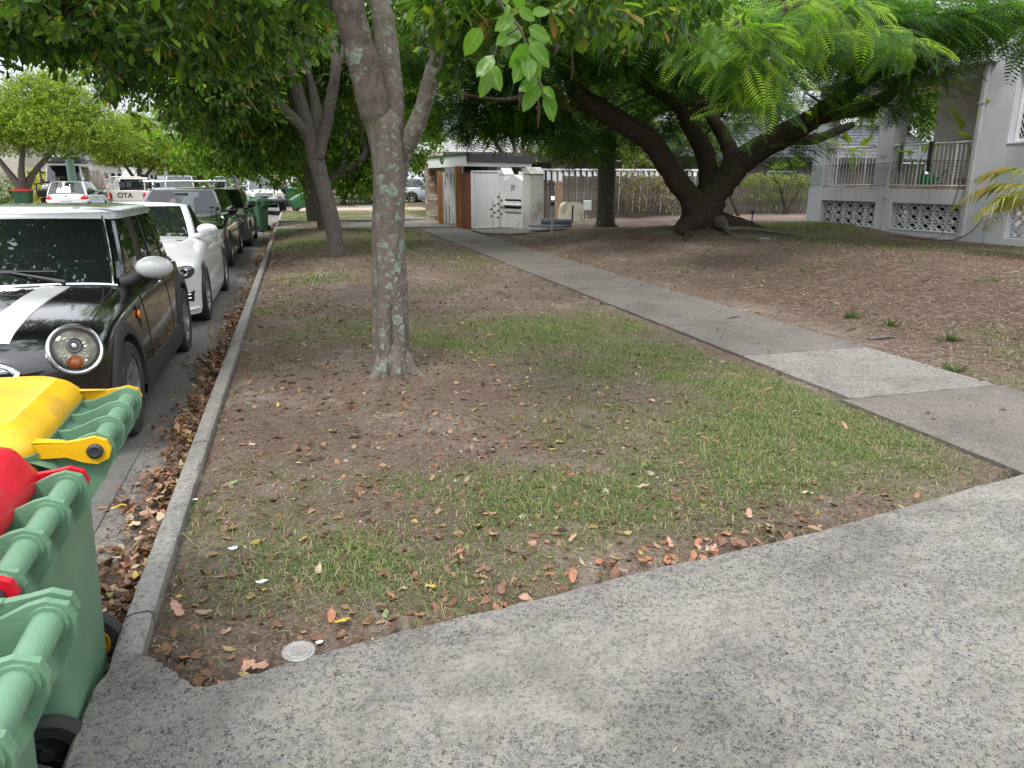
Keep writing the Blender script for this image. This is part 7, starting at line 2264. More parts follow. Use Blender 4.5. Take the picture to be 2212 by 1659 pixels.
# ---- tiled houses behind
def tile_roof(root, x0, x1, ye, yr, ze, zr, mat, tw=.30, th=.36, single=0, hip=0):
    """slope facing the camera: courses of lapped tiles"""
    n_x = int((x1 - x0) / tw); sl = math.hypot(yr - ye, zr - ze); n_y = int(sl / th)
    an = math.atan2(zr - ze, yr - ye)
    prof = [(-.5, .0), (-.36, .035), (-.18, .012), (.06, .008), (.2, .035), (.36, .035), (.5, .0)]
    m_ = MB(); rows = [[(u * tw, 0, h + .03) for u, h in prof], [(u * tw, th * 1.08, h) for u, h in prof]]
    m_.grid(rows); m_.grid([[(u * tw, 0, h + .008) for u, h in prof], rows[0]])
    tmp = m_.build('roof_tile', mat, smooth=0); me = tmp.data; bpy.data.objects.remove(tmp)
    Vt = np.array([v.co for v in me.vertices]); Ft = np.array([list(p.vertices) for p in me.polygons])
    P = []
    for r in range(n_y):
        for c_ in range(n_x):
            if hip and (x0 + c_ * tw) < x0 + r * th * hip: continue
            P.append((x0 + (c_ + .5) * tw, ye + math.cos(an) * r * th, ze + math.sin(an) * r * th))
    P = np.array(P)
    sel = single
    R = np.array(Matrix.Rotation(an, 3, 'X'))
    order = np.argsort([(abs(p[0] - single[0]) * .5 + abs(p[2] - single[1]) * 2) for p in P]) if single else []
    pick = set(order[:280]) if single else set()
    for i in pick: link_mesh('roof_tile', me, root, tuple(P[i]), (an, 0, 0))
    rest = np.array([i for i in range(len(P)) if i not in pick])
    V, F = scatter_arrays(Vt, Ft, P[rest], np.repeat(R[None], len(rest), 0), np.ones(len(rest)))
    o = np_mesh('roof_tiles', V, F, mat, root, kind='stuff')
    return o


M_TILEG = plain('charcoal roof tile', (.095, .098, .11), .95, var=.2, scale=2, spec=.15, dirt=((.2, .2, .2), 2, .6))
M_TILER = plain('old red roof tile', (.34, .13, .085), .95, spec=.12, var=.3, scale=2, dirt=((.09, .07, .06), 1.5, .5))
M_TILEB = plain('brown roof tile', (.15, .10, .08), .8, var=.3, scale=2)
nh = empty('neighbour_house', (18, 32, 0), 0, 'low house with charcoal tiled roof, dark gutter and dark grey walls behind the paling fence', 'house')
nh.location = (0, 0, 0)
tile_roof(nh, 11.4, 30, 29.6, 34.2, 2.33, 4.6, M_TILEG, single=(20.5, 2.9), hip=1.9)
MB().box((20.5, 29.5, 2.26), (19, .16, .16)).build('gutter', M_DKMET, nh, smooth=0)
MB().box((20.5, 30.0, 2.12), (18.4, 1.0, .04)).build('soffit', M_DKMET, nh, smooth=0)
MB().box((20.5, 30.6, 1.0), (18, .2, 2.2)).build('wall', plain('dark wall', (.16, .16, .155), .9), nh, smooth=0)  # one even dark grey over the whole wall
MB().box((22.0, 36, 2.3), (14, 6, 4.2)).build('rear_wall', M_RENDL, nh, smooth=0)
for x in (14.2, 17.8, 21.5):
    w_ = MB().box((x, 30.48, 1.25), (1.5, .06, 1.1)).build('window', M_WPAINT, nh, smooth=0)
    MB().box((x, 30.44, 1.25), (1.38, .04, .98)).build('pane', M_WINGL, w_, smooth=0)
MB().box((22.6, 33.2, 4.4), (.5, .5, .9)).build('chimney', M_DKMET, nh, smooth=0)
rh = empty('red_roofed_house', (0, 0, 0), 0, 'two storey house with old red tiles glimpsed between the dark limbs', 'house')
tile_roof(rh, 12, 28, 44, 49, 4.3, 6.9, M_TILER)
MB().box((20, 45.6, 2.1), (15, 2.2, 4.2)).build('wall', plain('cream brick', (.42, .33, .24), .9, var=.2), rh, smooth=0)
MB().box((20, 43.9, 4.22), (16, .16, .16)).build('gutter', M_WPAINT, rh, smooth=0)
for x in (15, 18, 21, 24):
    w_ = MB().box((x, 44.46, 2.9), (1.3, .06, 1.2)).build('window', M_WPAINT, rh, smooth=0); MB().box((x, 44.42, 2.9), (1.18, .04, 1.08)).build('pane', M_WINGL, w_, smooth=0)
eh = empty('entry_house', (0, 0, 0), 0, 'white modern house with deep flat eaves behind the entry canopy', 'house')
MB().box((9.0, 31.5, 2.62), (8.0, 4.5, .34)).build('eave', M_RENDL, eh, smooth=0)
MB().box((9.4, 32.5, 1.2), (6.6, 3.4, 2.5)).build('wall', M_RENDL, eh, smooth=0)
MB().box((9.0, 33.4, 4.4), (5.5, 3.0, 3.2)).build('upper_wall', M_WPAINT, eh, smooth=0)
for x in (7.4, 9.8): 
    w_ = MB().box((x, 30.78, 1.35), (1.4, .06, 1.5)).build('window', M_DKMET, eh, smooth=0); MB().box((x, 30.74, 1.35), (1.28, .04, 1.38)).build('pane', M_WINGL, w_, smooth=0)
# towers far off
tw = empty('tower_block', (0, 0, 0), 0, 'pale grey apartment tower far beyond the power pole', 'building')
MB().box((-30, 210, 7), (7, 7, 18)).build('wall', plain('tower pale', (.42, .45, .50), .8), tw, smooth=0)
for k in range(9): MB().box((-30, 206.4, 1 + k * 1.8), (7.1, .2, .6)).build('window_band', M_WINGL, tw, smooth=0)
tw2 = empty('tower_block', (0, 0, 0), 0, 'blue-white tower seen through the leaves near the palm top', 'building')
MB().box((62, 190, 26), (14, 12, 54)).build('wall', plain('tower blue', (.42, .48, .58), .7), tw2, smooth=0)
for k in range(12): MB().box((62, 183.9, 6 + k * 3.8), (14.1, .2, 1.2)).build('window_band', M_WINGL, tw2, smooth=0)
# houses across the street
M_BRICK = plain('dull brick', (.24, .12, .09), .9, var=.3, scale=14)
M_FIBRO = plain('cream cladding', (.42, .39, .33), .85, var=.08)
def street_house(x, y, w, d, h, wallm, roofm, lb, storeys=1, hip=2.2, name='street_house'):
    e = empty(name, (x, y, .1), 0, lb, 'house', 'houses across the street')
    MB().box((0, 0, h / 2), (d, w, h)).build('wall', wallm, e, smooth=0)
    v = [(-d / 2 - .5, -w / 2 - .5, h), (d / 2 + .5, -w / 2 - .5, h), (d / 2 + .5, w / 2 + .5, h), (-d / 2 - .5, w / 2 + .5, h), (0, -w / 2 + d / 2, h + hip), (0, w / 2 - d / 2, h + hip)]
    MB().add(v, [(0, 1, 4), (1, 2, 5, 4), (2, 3, 5), (3, 0, 4, 5), (3, 2, 1, 0)]).build('roof', roofm, e, smooth=0)
    MB().box((d / 2 + .55, 0, h - .08), (.12, w + 1, .14)).build('gutter', M_WPAINT, e, smooth=0)
    for s in range(storeys):
        for k in range(int(w / 3)):
            yy = -w / 2 + 1.6 + k * 3; z = 1.4 + s * 2.8
            f = MB().box((d / 2 + .02, yy, z), (.08, 1.7, 1.2)).build('window', M_WPAINT, e, smooth=0)
            MB().box((d / 2 + .07, yy, z), (.03, 1.56, 1.06)).build('pane', M_WINGL, f, smooth=0)
            f2 = MB().box((-d / 2 + 1.6 + k * 0, -w / 2 - .02, z), (1.7, .08, 1.2)).build('window', M_WPAINT, e, smooth=0) if k == 0 else None
            if f2: MB().box((-d / 2 + 1.6, -w / 2 - .07, z), (1.5, .03, 1.0)).build('pane', M_WINGL, f2, smooth=0)
    return e
street_house(-22.5, 50, 11, 9, 2.7, M_BRICK, M_TILEB, 'low brick house with brown tiled roof behind the roof-tent four wheel drive')
street_house(-22.5, 66, 11, 9, 5.6, M_FIBRO, M_TILEB, 'two storey cream house with many windows beyond the low brick one', 2)
street_house(-22, 84, 12, 9, 3.0, M_WPAINT, M_TILEG, 'white single storey house beyond the two storey cream one')
street_house(-22, 106, 12, 9, 5.6, M_RENDL, M_TILER, 'distant two storey rendered house with red roof', 2)
# lattice fence and low wall in front of the far houses
lf = empty('picket_fence', (-13.0, 56, 0), 0, 'white open fence along the far side gardens', 'fence')
pm = MB().box((0, 0, .75), (.04, .07, 1.5)).build('picket', M_WPAINT, smooth=0); me = pm.data; bpy.data.objects.remove(pm)
for i in range(60): link_mesh('picket', me, lf, (0, i * .33, 0))
for z in (.3, 1.3): MB().box((.03, 10, z), (.04, 20, .08)).build('rail', M_WPAINT, lf, smooth=0)
# power poles and wires
M_POLEG = plain('green painted pole', (.20, .30, .24), .8, var=.15, scale=3, bmp=.3)
M_POLE = plain('grey timber pole', (.24, .23, .21), .9, var=.2, scale=3, bmp=.4)
p1 = empty('power_pole', (-10.25, 41.5, 0), 0, 'near power pole painted pale green at its foot across the street', 'power pole', 'power poles')
MB().cyl((0, 0, -.2), (0, 0, 11.5), .20, 14, r2=.14).build('pole', M_POLEG, p1, smooth=50)
p2 = empty('power_pole', (-11.8, 81.0, 0), 0, 'distant grey power pole with a crossarm above the trees', 'power pole', 'power poles')
MB().cyl((0, 0, -.2), (0, 0, 8.6), .17, 10, r2=.13).build('pole', M_POLE, p2, smooth=50)
MB().box((0, 0, 8.0), (2.4, .12, .12)).build('crossarm', M_POLE, p2, smooth=0)
for x in (-1.1, -.5, .5, 1.1): MB().lathe([(.03, 0), (.06, .05), (.06, .12), (.02, .16)], c=(x, 0, 8.06), seg=8).build('insulator', M_PIPE, p2, smooth=50)
for i, (dx, dz) in enumerate(((-1.1, 8.2), (-.5, 8.2), (.5, 8.2), (1.1, 8.2), (0, 7.2), (0, 6.7))):
    for (xa, ya, za), (xb, yb_, zb_) in (((-11.8 + dx, 81, dz), (-14 + dx * .6, 150, dz - .3)), ((-11.8 + dx, 81, dz), (-10.25 + dx * .3, 41.5, dz + 2.6)), *([((-11.8, 81, dz), (5 - i * 3, 95, dz - .6))] if i > 2 else [])):
        pts = [(xa + (xb - xa) * f, ya + (yb_ - ya) * f, za + (zb_ - za) * f - 1.1 * math.sin(math.pi * f)) for f in np.linspace(0, 1, 12)]
        o = MB().tube(pts, .014, 4).build('power_line', M_DKMET, None, smooth=0); tag(o, 'thin black overhead wire strung from the distant power pole', 'wire', 'overhead wires strung between the poles')
# ================================================================ FAR TREES, HEDGES, SHRUBS
def far_tree(loc, label, blobs, per, size, leafm, stems, grp=None, name='garden_tree', bark=None, rosette=8, sh=.6):
    e = empty(name, loc, 0, label, 'tree', grp)
    mb = MB()
    for st in stems: limb(mb, st, 8, 4, .06)
    mb.build('trunk', bark or M_BARKF, e, smooth=60)
    o = leaf_cloud('crown', blobs, per, size, leafm, e, rosette=rosette, sh=sh)
    return e


def round_crown(r, h, z0, n=14, flat=.6):
    out = [(0, 0, z0 + h * .55, r * .8, r * .8, h * .42)]
    for i in range(n):
        a = i * 2.4; k = math.sqrt((i + .5) / n)
        zz = z0 + h * (.22 + .62 * (1 - k) + .12 * random.random())
        out.append((r * .78 * k * math.cos(a), r * .78 * k * math.sin(a), zz, r * .36, r * .36, h * .17))
    return out


GT = 'round clipped trees across the street'
for (x, y, r, h, z0, lb, sz) in ((-11.35, 37.6, 3.3, 3.9, 1.95, 'nearest round yellow-green tree across the street with several leaning stems', .10), (-11.0, 62, 3.0, 4.4, 1.7, 'second round yellow-green tree across the street, behind the cream pickup', .13),
                                  (-11.2, 86, 3.2, 4.2, 1.5, 'third round tree across the street, just past the distant power pole', .16), (-11.0, 102, 3.4, 4.2, 1.4, 'fourth round tree across the street', .18), (-10.6, 118, 3.8, 4.4, 1.2, 'fifth and palest round tree far across the street', .22)):
    stems = [[(0, 0, -.1, .22), (.1, .1, .8, .19), (dx * .4, dy * .4, 1.7, .13), (dx, dy, 2.7, .08), (dx * 1.4, dy * 1.4, 3.6, .04)] for dx, dy in ((-.9, .2), (.5, -.5), (1.5, .2), (.1, .9))]
    far_tree((x, y, 0), lb, [(q[0] + (1.5 if y < 40 else 0), *q[1:]) for q in round_crown(r, h, z0, 24)], 60 if y < 63 else 34, sz, M_LEAFY, stems, GT, 'clipped_tree', M_BARKF)
# street end and middle distance
M_HAZEL = leafmat('distant leaves', [(0, (.05, .085, .035)), (.6, (.10, .15, .06)), (1, (.18, .22, .10))], .6, .3)
for i in range(9):
    y = 112 + i * 14 + random.uniform(-3, 3); x = -12.5 + random.uniform(-2, 2) + (6 if i > 5 else 0)
    far_tree((x, y, 0), 'hazy round tree at the far end of the street', round_crown(4.2, 6.5, .8, 12), 12, .40, M_HAZEL, [[(0, 0, -.1, .25), (0, 0, 2, .2), (.3, 0, 4, .1)]], 'trees closing the far end of the street', 'distant_tree')
for i in range(8):
    y = 58 + i * 17; x = 1.2 + random.uniform(-.8, .8)
    far_tree((x, y, 0), 'dark leafy street tree further down the near verge', round_crown(3.6, 5.0, 1.6, 12), 16, .26, M_LEAFD, [[(0, 0, -.1, .2), (.1, 0, 1.2, .17), (.2, .1, 3, .1)]], 'more trees down the near verge', 'distant_tree')
for (x, y, r, h, z0, lb) in ((6.4, 33.0, 1.8, 3.6, .9, 'bushy green tree left of the stone pillar'), (2.8, 47, 2.6, 4.0, .8, 'leafy tree at the corner of the third driveway'), (8.5, 42, 3.4, 6.5, 1.6, 'tall bright green tree behind the entry house'),
                             (13.5, 38, 4.2, 7.5, 1.8, 'broad green tree behind the white fence'), (19, 40, 3.4, 4.5, 3.4, 'green treetop behind the charcoal roof'), (25, 42, 4, 6, 3.5, 'tree mass behind the porch house'), (31, 34, 4, 6, 2.5, 'dense tree behind the right house'), (5.5, 60, 4.0, 7, 1.0, 'large green tree down the footpath'), (-28, 44, 5, 8, 2, 'tall tree behind the low brick house'), (-30, 75, 5, 8, 2, 'tall tree behind the cream house'), (11, 55, 4.5, 9, 2, 'tall tree behind the garden with the pale sedan')):
    far_tree((x, y, 0), lb, round_crown(r, h, z0, 16), 26 if y < 50 else 16, .16 if y < 45 else .26, M_LEAFD if x < 7 or x > 18 else M_LEAFY if x in (8.5,) else M_LEAFD, [[(0, 0, -.1, .16), (.1, 0, 1, .13), (.3, .1, z0 + h * .5, .07)], [(0, 0, .2, .12), (-.3, .2, 1.2, .09), (-.6, .3, z0 + h * .5, .05)]], 'trees in the gardens behind')
# frangipani with bare grey limbs behind the letterbox
fp = empty('frangipani_tree', (7.05, 24.0, 0), 0, 'pale forked frangipani limbs rising behind the letterbox wall', 'tree')
mb = MB()
for st in ([(0, 0, 0, .14), (0, 0, 1.4, .12), (0, 0, 1.9, .11)], [(0, 0, 1.6, .09), (-.35, 0, 2.0, .07), (-.75, -.1, 2.5, .06), (-.95, -.1, 2.9, .05)], [(0, 0, 1.7, .09), (-.12, 0, 2.3, .07), (-.2, .1, 3.0, .055)], [(0, 0, 1.7, .08), (.15, 0, 2.4, .07), (.1, 0, 3.1, .05)], [(0, 0, 1.8, .07), (.35, .1, 2.4, .055), (.5, .1, 3.0, .04)]):
    limb(mb, st, 10, 5, .05)
mb.build('trunk', M_BARKF, fp, smooth=60)
leaf_cloud('crown', [(-.95, -.1, 3.1, .5, .5, .3), (-.2, .1, 3.3, .6, .6, .3), (.3, 0, 3.3, .6, .6, .3), (.6, .1, 3.1, .5, .5, .3)], 30, .22, M_LEAFB, fp, rosette=7)
# scruffy shrub, hedge on the palings
M_SCRUB = leafmat('scruffy leaves', [(0, (.10, .10, .03)), (.5, (.20, .19, .06)), (1, (.32, .26, .14))], .6, .3)
M_HEDGE = leafmat('hedge leaves', [(0, (.06, .10, .018)), (.6, (.12, .19, .03)), (.9, (.24, .30, .04)), (1, (.38, .20, .06))], .5, .35)
s1 = empty('scruffy_shrub', (11.3, 24.0, 0), 0, 'half-dead yellowing climber sprawling over the palings left of the big trunk', 'shrub')
leaf_cloud('foliage', [(-.35, 0, 1.5, .6, .25, .3), (-.1, 0, 1.0, .5, .25, .4), (.4, 0, 1.4, .6, .25, .35), (.0, -.05, .5, .4, .2, .4), (1.1, 0, 1.3, .6, .25, .35), (1.3, 0, .7, .4, .2, .4)], 75, .085, M_SCRUB, s1, rosette=6)
mb = MB()
for i in range(60):
    a = (random.uniform(-.6, 1.5), random.uniform(-.2, .15), random.uniform(.6, 1.7))
    mb.tube([a, (a[0] + random.uniform(-.3, .3), a[1] - random.uniform(0, .25), a[2] + random.uniform(-.25, .25)), (a[0] + random.uniform(-.5, .5), a[1] - .2, a[2] + random.uniform(-.3, .3))], .006, 4)
mb.build('dry_twigs', plain('dry twig', (.30, .24, .20), .9), s1, smooth=0, kind='stuff')
for (x, y, r, h, z0, lb) in ((12.6, 27.2, 1.3, 2.6, 1.7, 'yellow-green small tree behind the palings, seen between the two dark limbs'), (15.6, 27.6, 1.4, 2.6, 1.9, 'dark small tree behind the palings, right of the big trunk'), (10.2, 28.4, 1.6, 3.2, 1.8, 'dark small tree behind the palings, just right of the palm')):
    far_tree((x, y, 0), lb, round_crown(r, h, z0, 12), 34, .12, M_LEAFY if x > 12 and x < 13 else M_LEAFD, [[(0, 0, -.1, .08), (.1, 0, 1, .07), (.2, .1, z0 + h * .4, .04)]], 'small trees just behind the palings')
h1 = empty('hedge', (16.2, 23.8, 0), 0, 'loose clipped hedge with orange tips growing over the palings beside the porch', 'hedge')
leaf_cloud('foliage', [(-1.9 + i * .5, 0, 1.42, .42, .28, .20, 1.7) for i in range(9)] + [(-.6 + .45 * i, 0, 1.05, .45, .26, .35, .55) for i in range(6)] + [(.2, 0, .6, .4, .2, .35, .3), (1.2, 0, .6, .5, .2, .35, .4)], 80, .060, M_HEDGE, h1, rosette=7)
mb = MB(); limb(mb, [(.9, 0, -.1, .07), (.85, 0, .5, .06), (.6, 0, 1.1, .045), (.3, 0, 1.5, .03)], 8); limb(mb, [(.9, 0, .2, .05), (1.2, 0, .8, .04), (1.5, 0, 1.3, .03)], 8)
mb.build('stem', M_BARKP, h1, smooth=60)
lb2 = MB(); limb(lb2, [(14.0, 23.6, 1.5, .05), (14.4, 23.5, 1.1, .06), (14.75, 23.4, .5, .06), (14.95, 23.35, .05, .07)], 8)
o = lb2.build('leaning_branch', M_BARKP, None, smooth=60); tag(o, 'dark dead branch leaning on the palings right of the big trunk', 'branch')
# spiky garden plants seen over the fence
M_SPIKE = leafmat('spiky leaves', [(0, (.09, .17, .03)), (1, (.22, .32, .05))], .4, .35)
for (x, y, z, r, lb) in ((12.9, 25.6, 1.5, .55, 'spiky agave-like plant above the palings right of the dark left limb'), (12.2, 27, 2.3, .5, 'taller yellow-green spiky plant behind it'), (17.4, 25.0, 1.75, .6, 'spiky plant rising over the hedge'), (18.3, 25.2, 1.9, .6, 'second spiky plant over the right end of the hedge')):
    m_ = MB()
    for i in range(34):
        a = random.uniform(0, 6.28); el = random.uniform(.1, 1.4); l_ = r * random.uniform(.7, 1.1)
        d = Vector((math.cos(a) * math.cos(el), math.sin(a) * math.cos(el), math.sin(el))); s_ = Vector((-math.sin(a), math.cos(a), 0)) * .022
        m_.add([-s_, s_, d * l_ * .6 + s_ * .8, d * l_ + Vector((0, 0, -.06)), d * l_ * .6 - s_ * .8], [(0, 1, 2, 3, 4)])
    m_.tube([(0, 0, 0), (0, 0, -z + .0)], .04, 6)
    o = m_.build('spiky_plant', M_SPIKE, None, smooth=0, loc=(x, y, z)); tag(o, lb, 'plant')
# hedge and red-flowered bushes at the end of the footpath, yellow shrub by the tree
M_RFLOW = leafmat('bush with red blooms', [(0, (.03, .07, .015)), (.9, (.07, .14, .025)), (.93, (.45, .05, .03)), (1, (.5, .08, .04))], .5, .3)
for (x, y, rx, ry, h, m_, lb, z_) in ((3.4, 44.5, 1.3, 1.6, 1.7, M_RFLOW, 'flowering bush with red blooms beside the far footpath', 0), (1.2, 62, 1.5, 2, 1.6, M_RFLOW, 'red flowering hedge far down the verge', 0), (4.6, 39.8, .8, .8, 1.0, M_LEAFD, 'rounded dark bush near the stone pillar garden', 0),
                                  (3.95, 31.2, .45, .35, .55, leafmat('gold leaves', [(0, (.18, .22, .02)), (1, (.55, .50, .03))], .5, .4), 'low golden shrub on the lawn left of the stone pillar', 0), (-13.0, 47.0, 1.6, 1.2, 1.9, leafmat('gold hedge', [(0, (.20, .22, .02)), (1, (.60, .50, .03))], .5, .4), 'bright yellow shrub behind the four wheel drive', 0),
                                  (-13.6, 40, 1.6, 3.5, 1.8, M_LEAFD, 'dark green hedge under the nearest round tree', 0)):
    o = leaf_cloud('shrub', [(x, y, z_ + h * .5, rx, ry, h * .5), (x + rx * .5, y - ry * .3, z_ + h * .55, rx * .5, ry * .5, h * .4), (x - rx * .4, y + ry * .3, z_ + h * .6, rx * .5, ry * .5, h * .4)], 30, .09 if y < 42 else .13, m_, None, rosette=8)
    del o['kind']; tag(o, lb, 'shrub')
tw_ = MB()
for i in range(170):
    a = random.uniform(0, 6.28); l_ = random.uniform(.8, 2.3); r = random.uniform(.1, 1.1)
    tw_.tube([(0, 0, 0), (r * .4 * math.cos(a), r * .4 * math.sin(a), l_ * .5), (r * math.cos(a) + random.uniform(-.3, .3), r * math.sin(a), l_)], [.02, .012, .004], 4)
o = tw_.build('bare_shrub', plain('bare twigs', (.30, .26, .21), .9), None, smooth=0, loc=(-10.6, 47.5, 0)); tag(o, 'bare twiggy shrub between the green pole and the cream pickup', 'shrub')

# ================================================================ GROUND COVER
def on_ground(n, x0, x1, y0, y1, dens):
    """random spots where dens(x, y) allows"""
    x = rng.uniform(x0, x1, n); y = rng.uniform(y0, y1, n)
    k = (rng.random(n) < dens(x, y)) & ~blocked(x, y)
    return x[k], y[k]


def blades(name, n, region, dens, h, w, mat, flat=.6):
    x, y = on_ground(n, *region, dens)
    m_ = len(x); z = gz(x, y)
    a = rng.uniform(0, 2 * np.pi, m_); hh = h * (.45 + .75 * rng.random(m_)); lean = flat * (.3 + rng.random(m_))
    dx, dy = np.cos(a), np.sin(a); ww = w * (.6 + .6 * rng.random(m_))
    b = np.stack([x, y, z - .004], 1)
    s = np.stack([-dy, dx, np.zeros(m_)], 1) * ww[:, None] * .5
    mid = b + np.stack([dx * lean * .35, dy * lean * .35, np.ones(m_) * .62], 1) * hh[:, None]
    tip = b + np.stack([dx * lean, dy * lean, np.ones(m_) * (1.0 - .35 * lean)], 1) * hh[:, None]
    V = np.stack([b - s, b + s, mid + s * .8, tip, mid - s * .8], 1).reshape(-1, 3)
    i = (np.arange(m_) * 5)[:, None]
    F = np.concatenate([i + np.array([[0, 1, 2, 4]]), i + np.array([[4, 2, 3, 3]])])
    F3 = np.concatenate([i + np.array([[0, 1, 2]]), i + np.array([[0, 2, 4]]), i + np.array([[4, 2, 3]])])
    return np_mesh(name, V, F3, mat, kind='stuff')


M_GRASS = leafmat('grass blades', [(0, (.050, .095, .020)), (.4, (.095, .165, .035)), (.64, (.15, .225, .055)), (.76, (.26, .23, .11)), (1, (.38, .32, .19))], .6, .3)
blades('grass', 420000, (-.55, 3.5, 1.9, 9.5), lambda x, y: cover(x, y) ** 1.5 * .72 * np.clip(1.25 - (y - 2) * .09, .35, 1), .034, .0040, M_GRASS, 1.3)
blades('long_grass', 70000, (-.55, 3.5, 1.9, 7), lambda x, y: cover(x, y) ** 3 * .8 * (wob(x * 3, y * 3) > .02), .062, .0032, M_GRASS, 1.7)
blades('grass', 60000, (4.8, 9, 2.8, 7.5), lambda x, y: cover(x, y) ** 1.6 * .9, .05, .005, M_GRASS, 1.1)
blades('grass', 130000, (-.55, 8, 9.5, 34), lambda x, y: cover(x, y) ** 1.6 * .9, .07, .012, M_GRASS, 1.0)
blades('grass', 60000, (8.5, 14.2, 9.5, 18.5), lambda x, y: cover(x, y) ** 1.4 * .9, .06, .010, M_GRASS, 1.0)


def straws(name, n, region, dens, ln, w, mat, zoff=.004, zf=None, curve=.3, allow=None):
    """twiggy debris: bent slivers lying flat"""
    if allow is None: x, y = on_ground(n, *region, dens)
    else:
        x = rng.uniform(region[0], region[1], n); y = rng.uniform(region[2], region[3], n); k = (rng.random(n) < dens(x, y)) & allow(x, y); x, y = x[k], y[k]
    m_ = len(x); z = (gz(x, y) if zf is None else zf(x, y)) + zoff
    a = rng.uniform(0, 2 * np.pi, m_); l_ = ln * (.35 + rng.random(m_) ** 2 * 1.4); c = rng.normal(size=m_) * curve
    P0 = np.stack([x, y, z], 1)
    d = np.stack([np.cos(a), np.sin(a), rng.normal(size=m_) * .12], 1) * l_[:, None]
    q = np.stack([-np.sin(a), np.cos(a), np.zeros(m_)], 1)
    M_ = P0 + d * .5 + q * (c * l_)[:, None] * .5 + np.array([0, 0, .3]) * (l_ * .12)[:, None]
    E_ = P0 + d
    ww = (w * (.6 + .8 * rng.random(m_)))[:, None]
    V = np.stack([P0 - q * ww, P0 + q * ww, M_ + q * ww, E_ + q * ww * .3, M_ - q * ww], 1).reshape(-1, 3)
    i = (np.arange(m_) * 5)[:, None]
    F3 = np.concatenate([i + np.array([[0, 1, 2]]), i + np.array([[0, 2, 4]]), i + np.array([[4, 2, 3]])])
    return np_mesh(name, V, F3, mat, kind='stuff')


M_DEB = leafmat('fine litter', [(0, (.045, .028, .020)), (.45, (.11, .065, .045)), (.8, (.22, .145, .10)), (1, (.42, .33, .25))], .8, .1)
M_STRAW = leafmat('pale litter', [(0, (.045, .027, .018)), (.4, (.125, .080, .056)), (.8, (.27, .195, .145)), (1, (.48, .40, .32))], .8, .1)
straws('fine_litter', 150000, (-.54, 3.5, 1.95, 9), lambda x, y: (1 - .75 * cover(x, y)) * np.clip(1.4 - .13 * y, .25, 1), .022, .0011, M_DEB)
straws('fine_litter', 60000, (-.5, 3.5, 8, 24), lambda x, y: (1 - .8 * cover(x, y)) * .8, .05, .003, M_DEB)
straws('fine_litter', 120000, (4.78, 9.5, 2.9, 12), lambda x, y: .25 + .75 * dryness(x, y), .075, .0019, M_STRAW)
straws('fine_litter', 60000, (4.8, 14, 8.5, 22), lambda x, y: (1 - cover(x, y)) * .8, .07, .0035, M_DEB)
straws('fine_litter', 14000, (-.54, 3.5, 1.95, 6), lambda x, y: cover(x, y) + .2, .045, .0006, M_STRAW, .02)

straws('twigs', 2600, (4.78, 10, 2.9, 14), lambda x, y: .5 + 0 * x, .16, .0045, M_DEB, .008)
straws('twigs', 900, (-.5, 3.4, 2.1, 12), lambda x, y: .6 + 0 * x, .09, .0022, M_STRAW, .008)
straws('driveway_grit', 1600, (-.6, 5, .4, 2.9), lambda x, y: .25 + .75 * np.exp(-((y - 2.2 - .1 * x) / .12) ** 2), .022, .0011, M_DEB, .001, zf=lambda x, y: np.full_like(x, .0125), allow=lambda x, y: in_drive(x, y) & (x > -.6))
straws('path_grit', 5000, (3.5, 4.74, 2.7, 16), lambda x, y: np.clip(np.exp(-((x - 3.5) / .07) ** 2) + np.exp(-((4.74 - x) / .10) ** 2) + .03, 0, 1), .035, .0016, M_DEB, .001, zf=lambda x, y: np.full_like(x, .0145), allow=lambda x, y: ~in_drive(x, y - .03))
# dead leaves: curled, each colour its own
DL = []
for i in range(5):
    me = leaf_mesh('dead_leaf', M_DEB, .25 * random.uniform(-1, 1), .05, 4); DL.append(me)
M_DEAD = leafmat('dead leaves', [(0, (.055, .032, .022)), (.3, (.115, .060, .036)), (.55, (.19, .092, .052)), (.75, (.26, .145, .085)), (.9, (.34, .24, .145)), (.965, (.36, .27, .06)), (.98, (.15, .20, .07)), (1, (.42, .38, .28))], .6, .22)
TL = []
for cu, wv in ((.5, .05), (-.5, .05), (.25, .08), (.8, .03)):
    V = []
    for y, w in ((0, .02), (.3, .25), (.65, .27), (1, .03)):
        for s in (-1, 0, 1): V.append((s * w, y - .5, cu * (y - .5) ** 2 * .9 + .22 * abs(s) * w * (1 if cu > 0 else 1.6) + wv * math.sin(7 * y + 2 * s)))
    TL.append(np.array(V))
TF_ = np.array([(r * 3 + c_, r * 3 + c_ + 1, (r + 1) * 3 + c_ + 1, (r + 1) * 3 + c_) for r in range(3) for c_ in range(2)])


def dead_leaves(name, n, region, dens, size, zf=None, pile=0.0, allow=None, mat=None, tilt=.25):
    for k, T in enumerate(TL):
        if allow is None: x, y = on_ground(n // 4, *region, dens)
        else:
            x = rng.uniform(region[0], region[1], n // 4); y = rng.uniform(region[2], region[3], n // 4); q = (rng.random(n // 4) < dens(x, y)) & allow(x, y); x, y = x[q], y[q]
        m_ = len(x)
        z = (gz(x, y) if zf is None else zf(x, y)) + .006 + pile * rng.random(m_)
        d = np.stack([rng.normal(size=m_), rng.normal(size=m_), rng.normal(size=m_) * tilt], 1); up = np.array([0, 0, 1.0]) + unit(m_) * tilt
        V, F = scatter_arrays(T, TF_, np.stack([x, y, z], 1), frames(d, up), size * (.5 + .8 * rng.random(m_)))
        if k == 0: VV, FF2_ = V, F
        else: FF2_ = np.concatenate([FF2_, F + len(VV)]); VV = np.concatenate([VV, V])
    return np_mesh(name, VV, FF2_, mat or M_DEAD, kind='stuff', smooth=True)


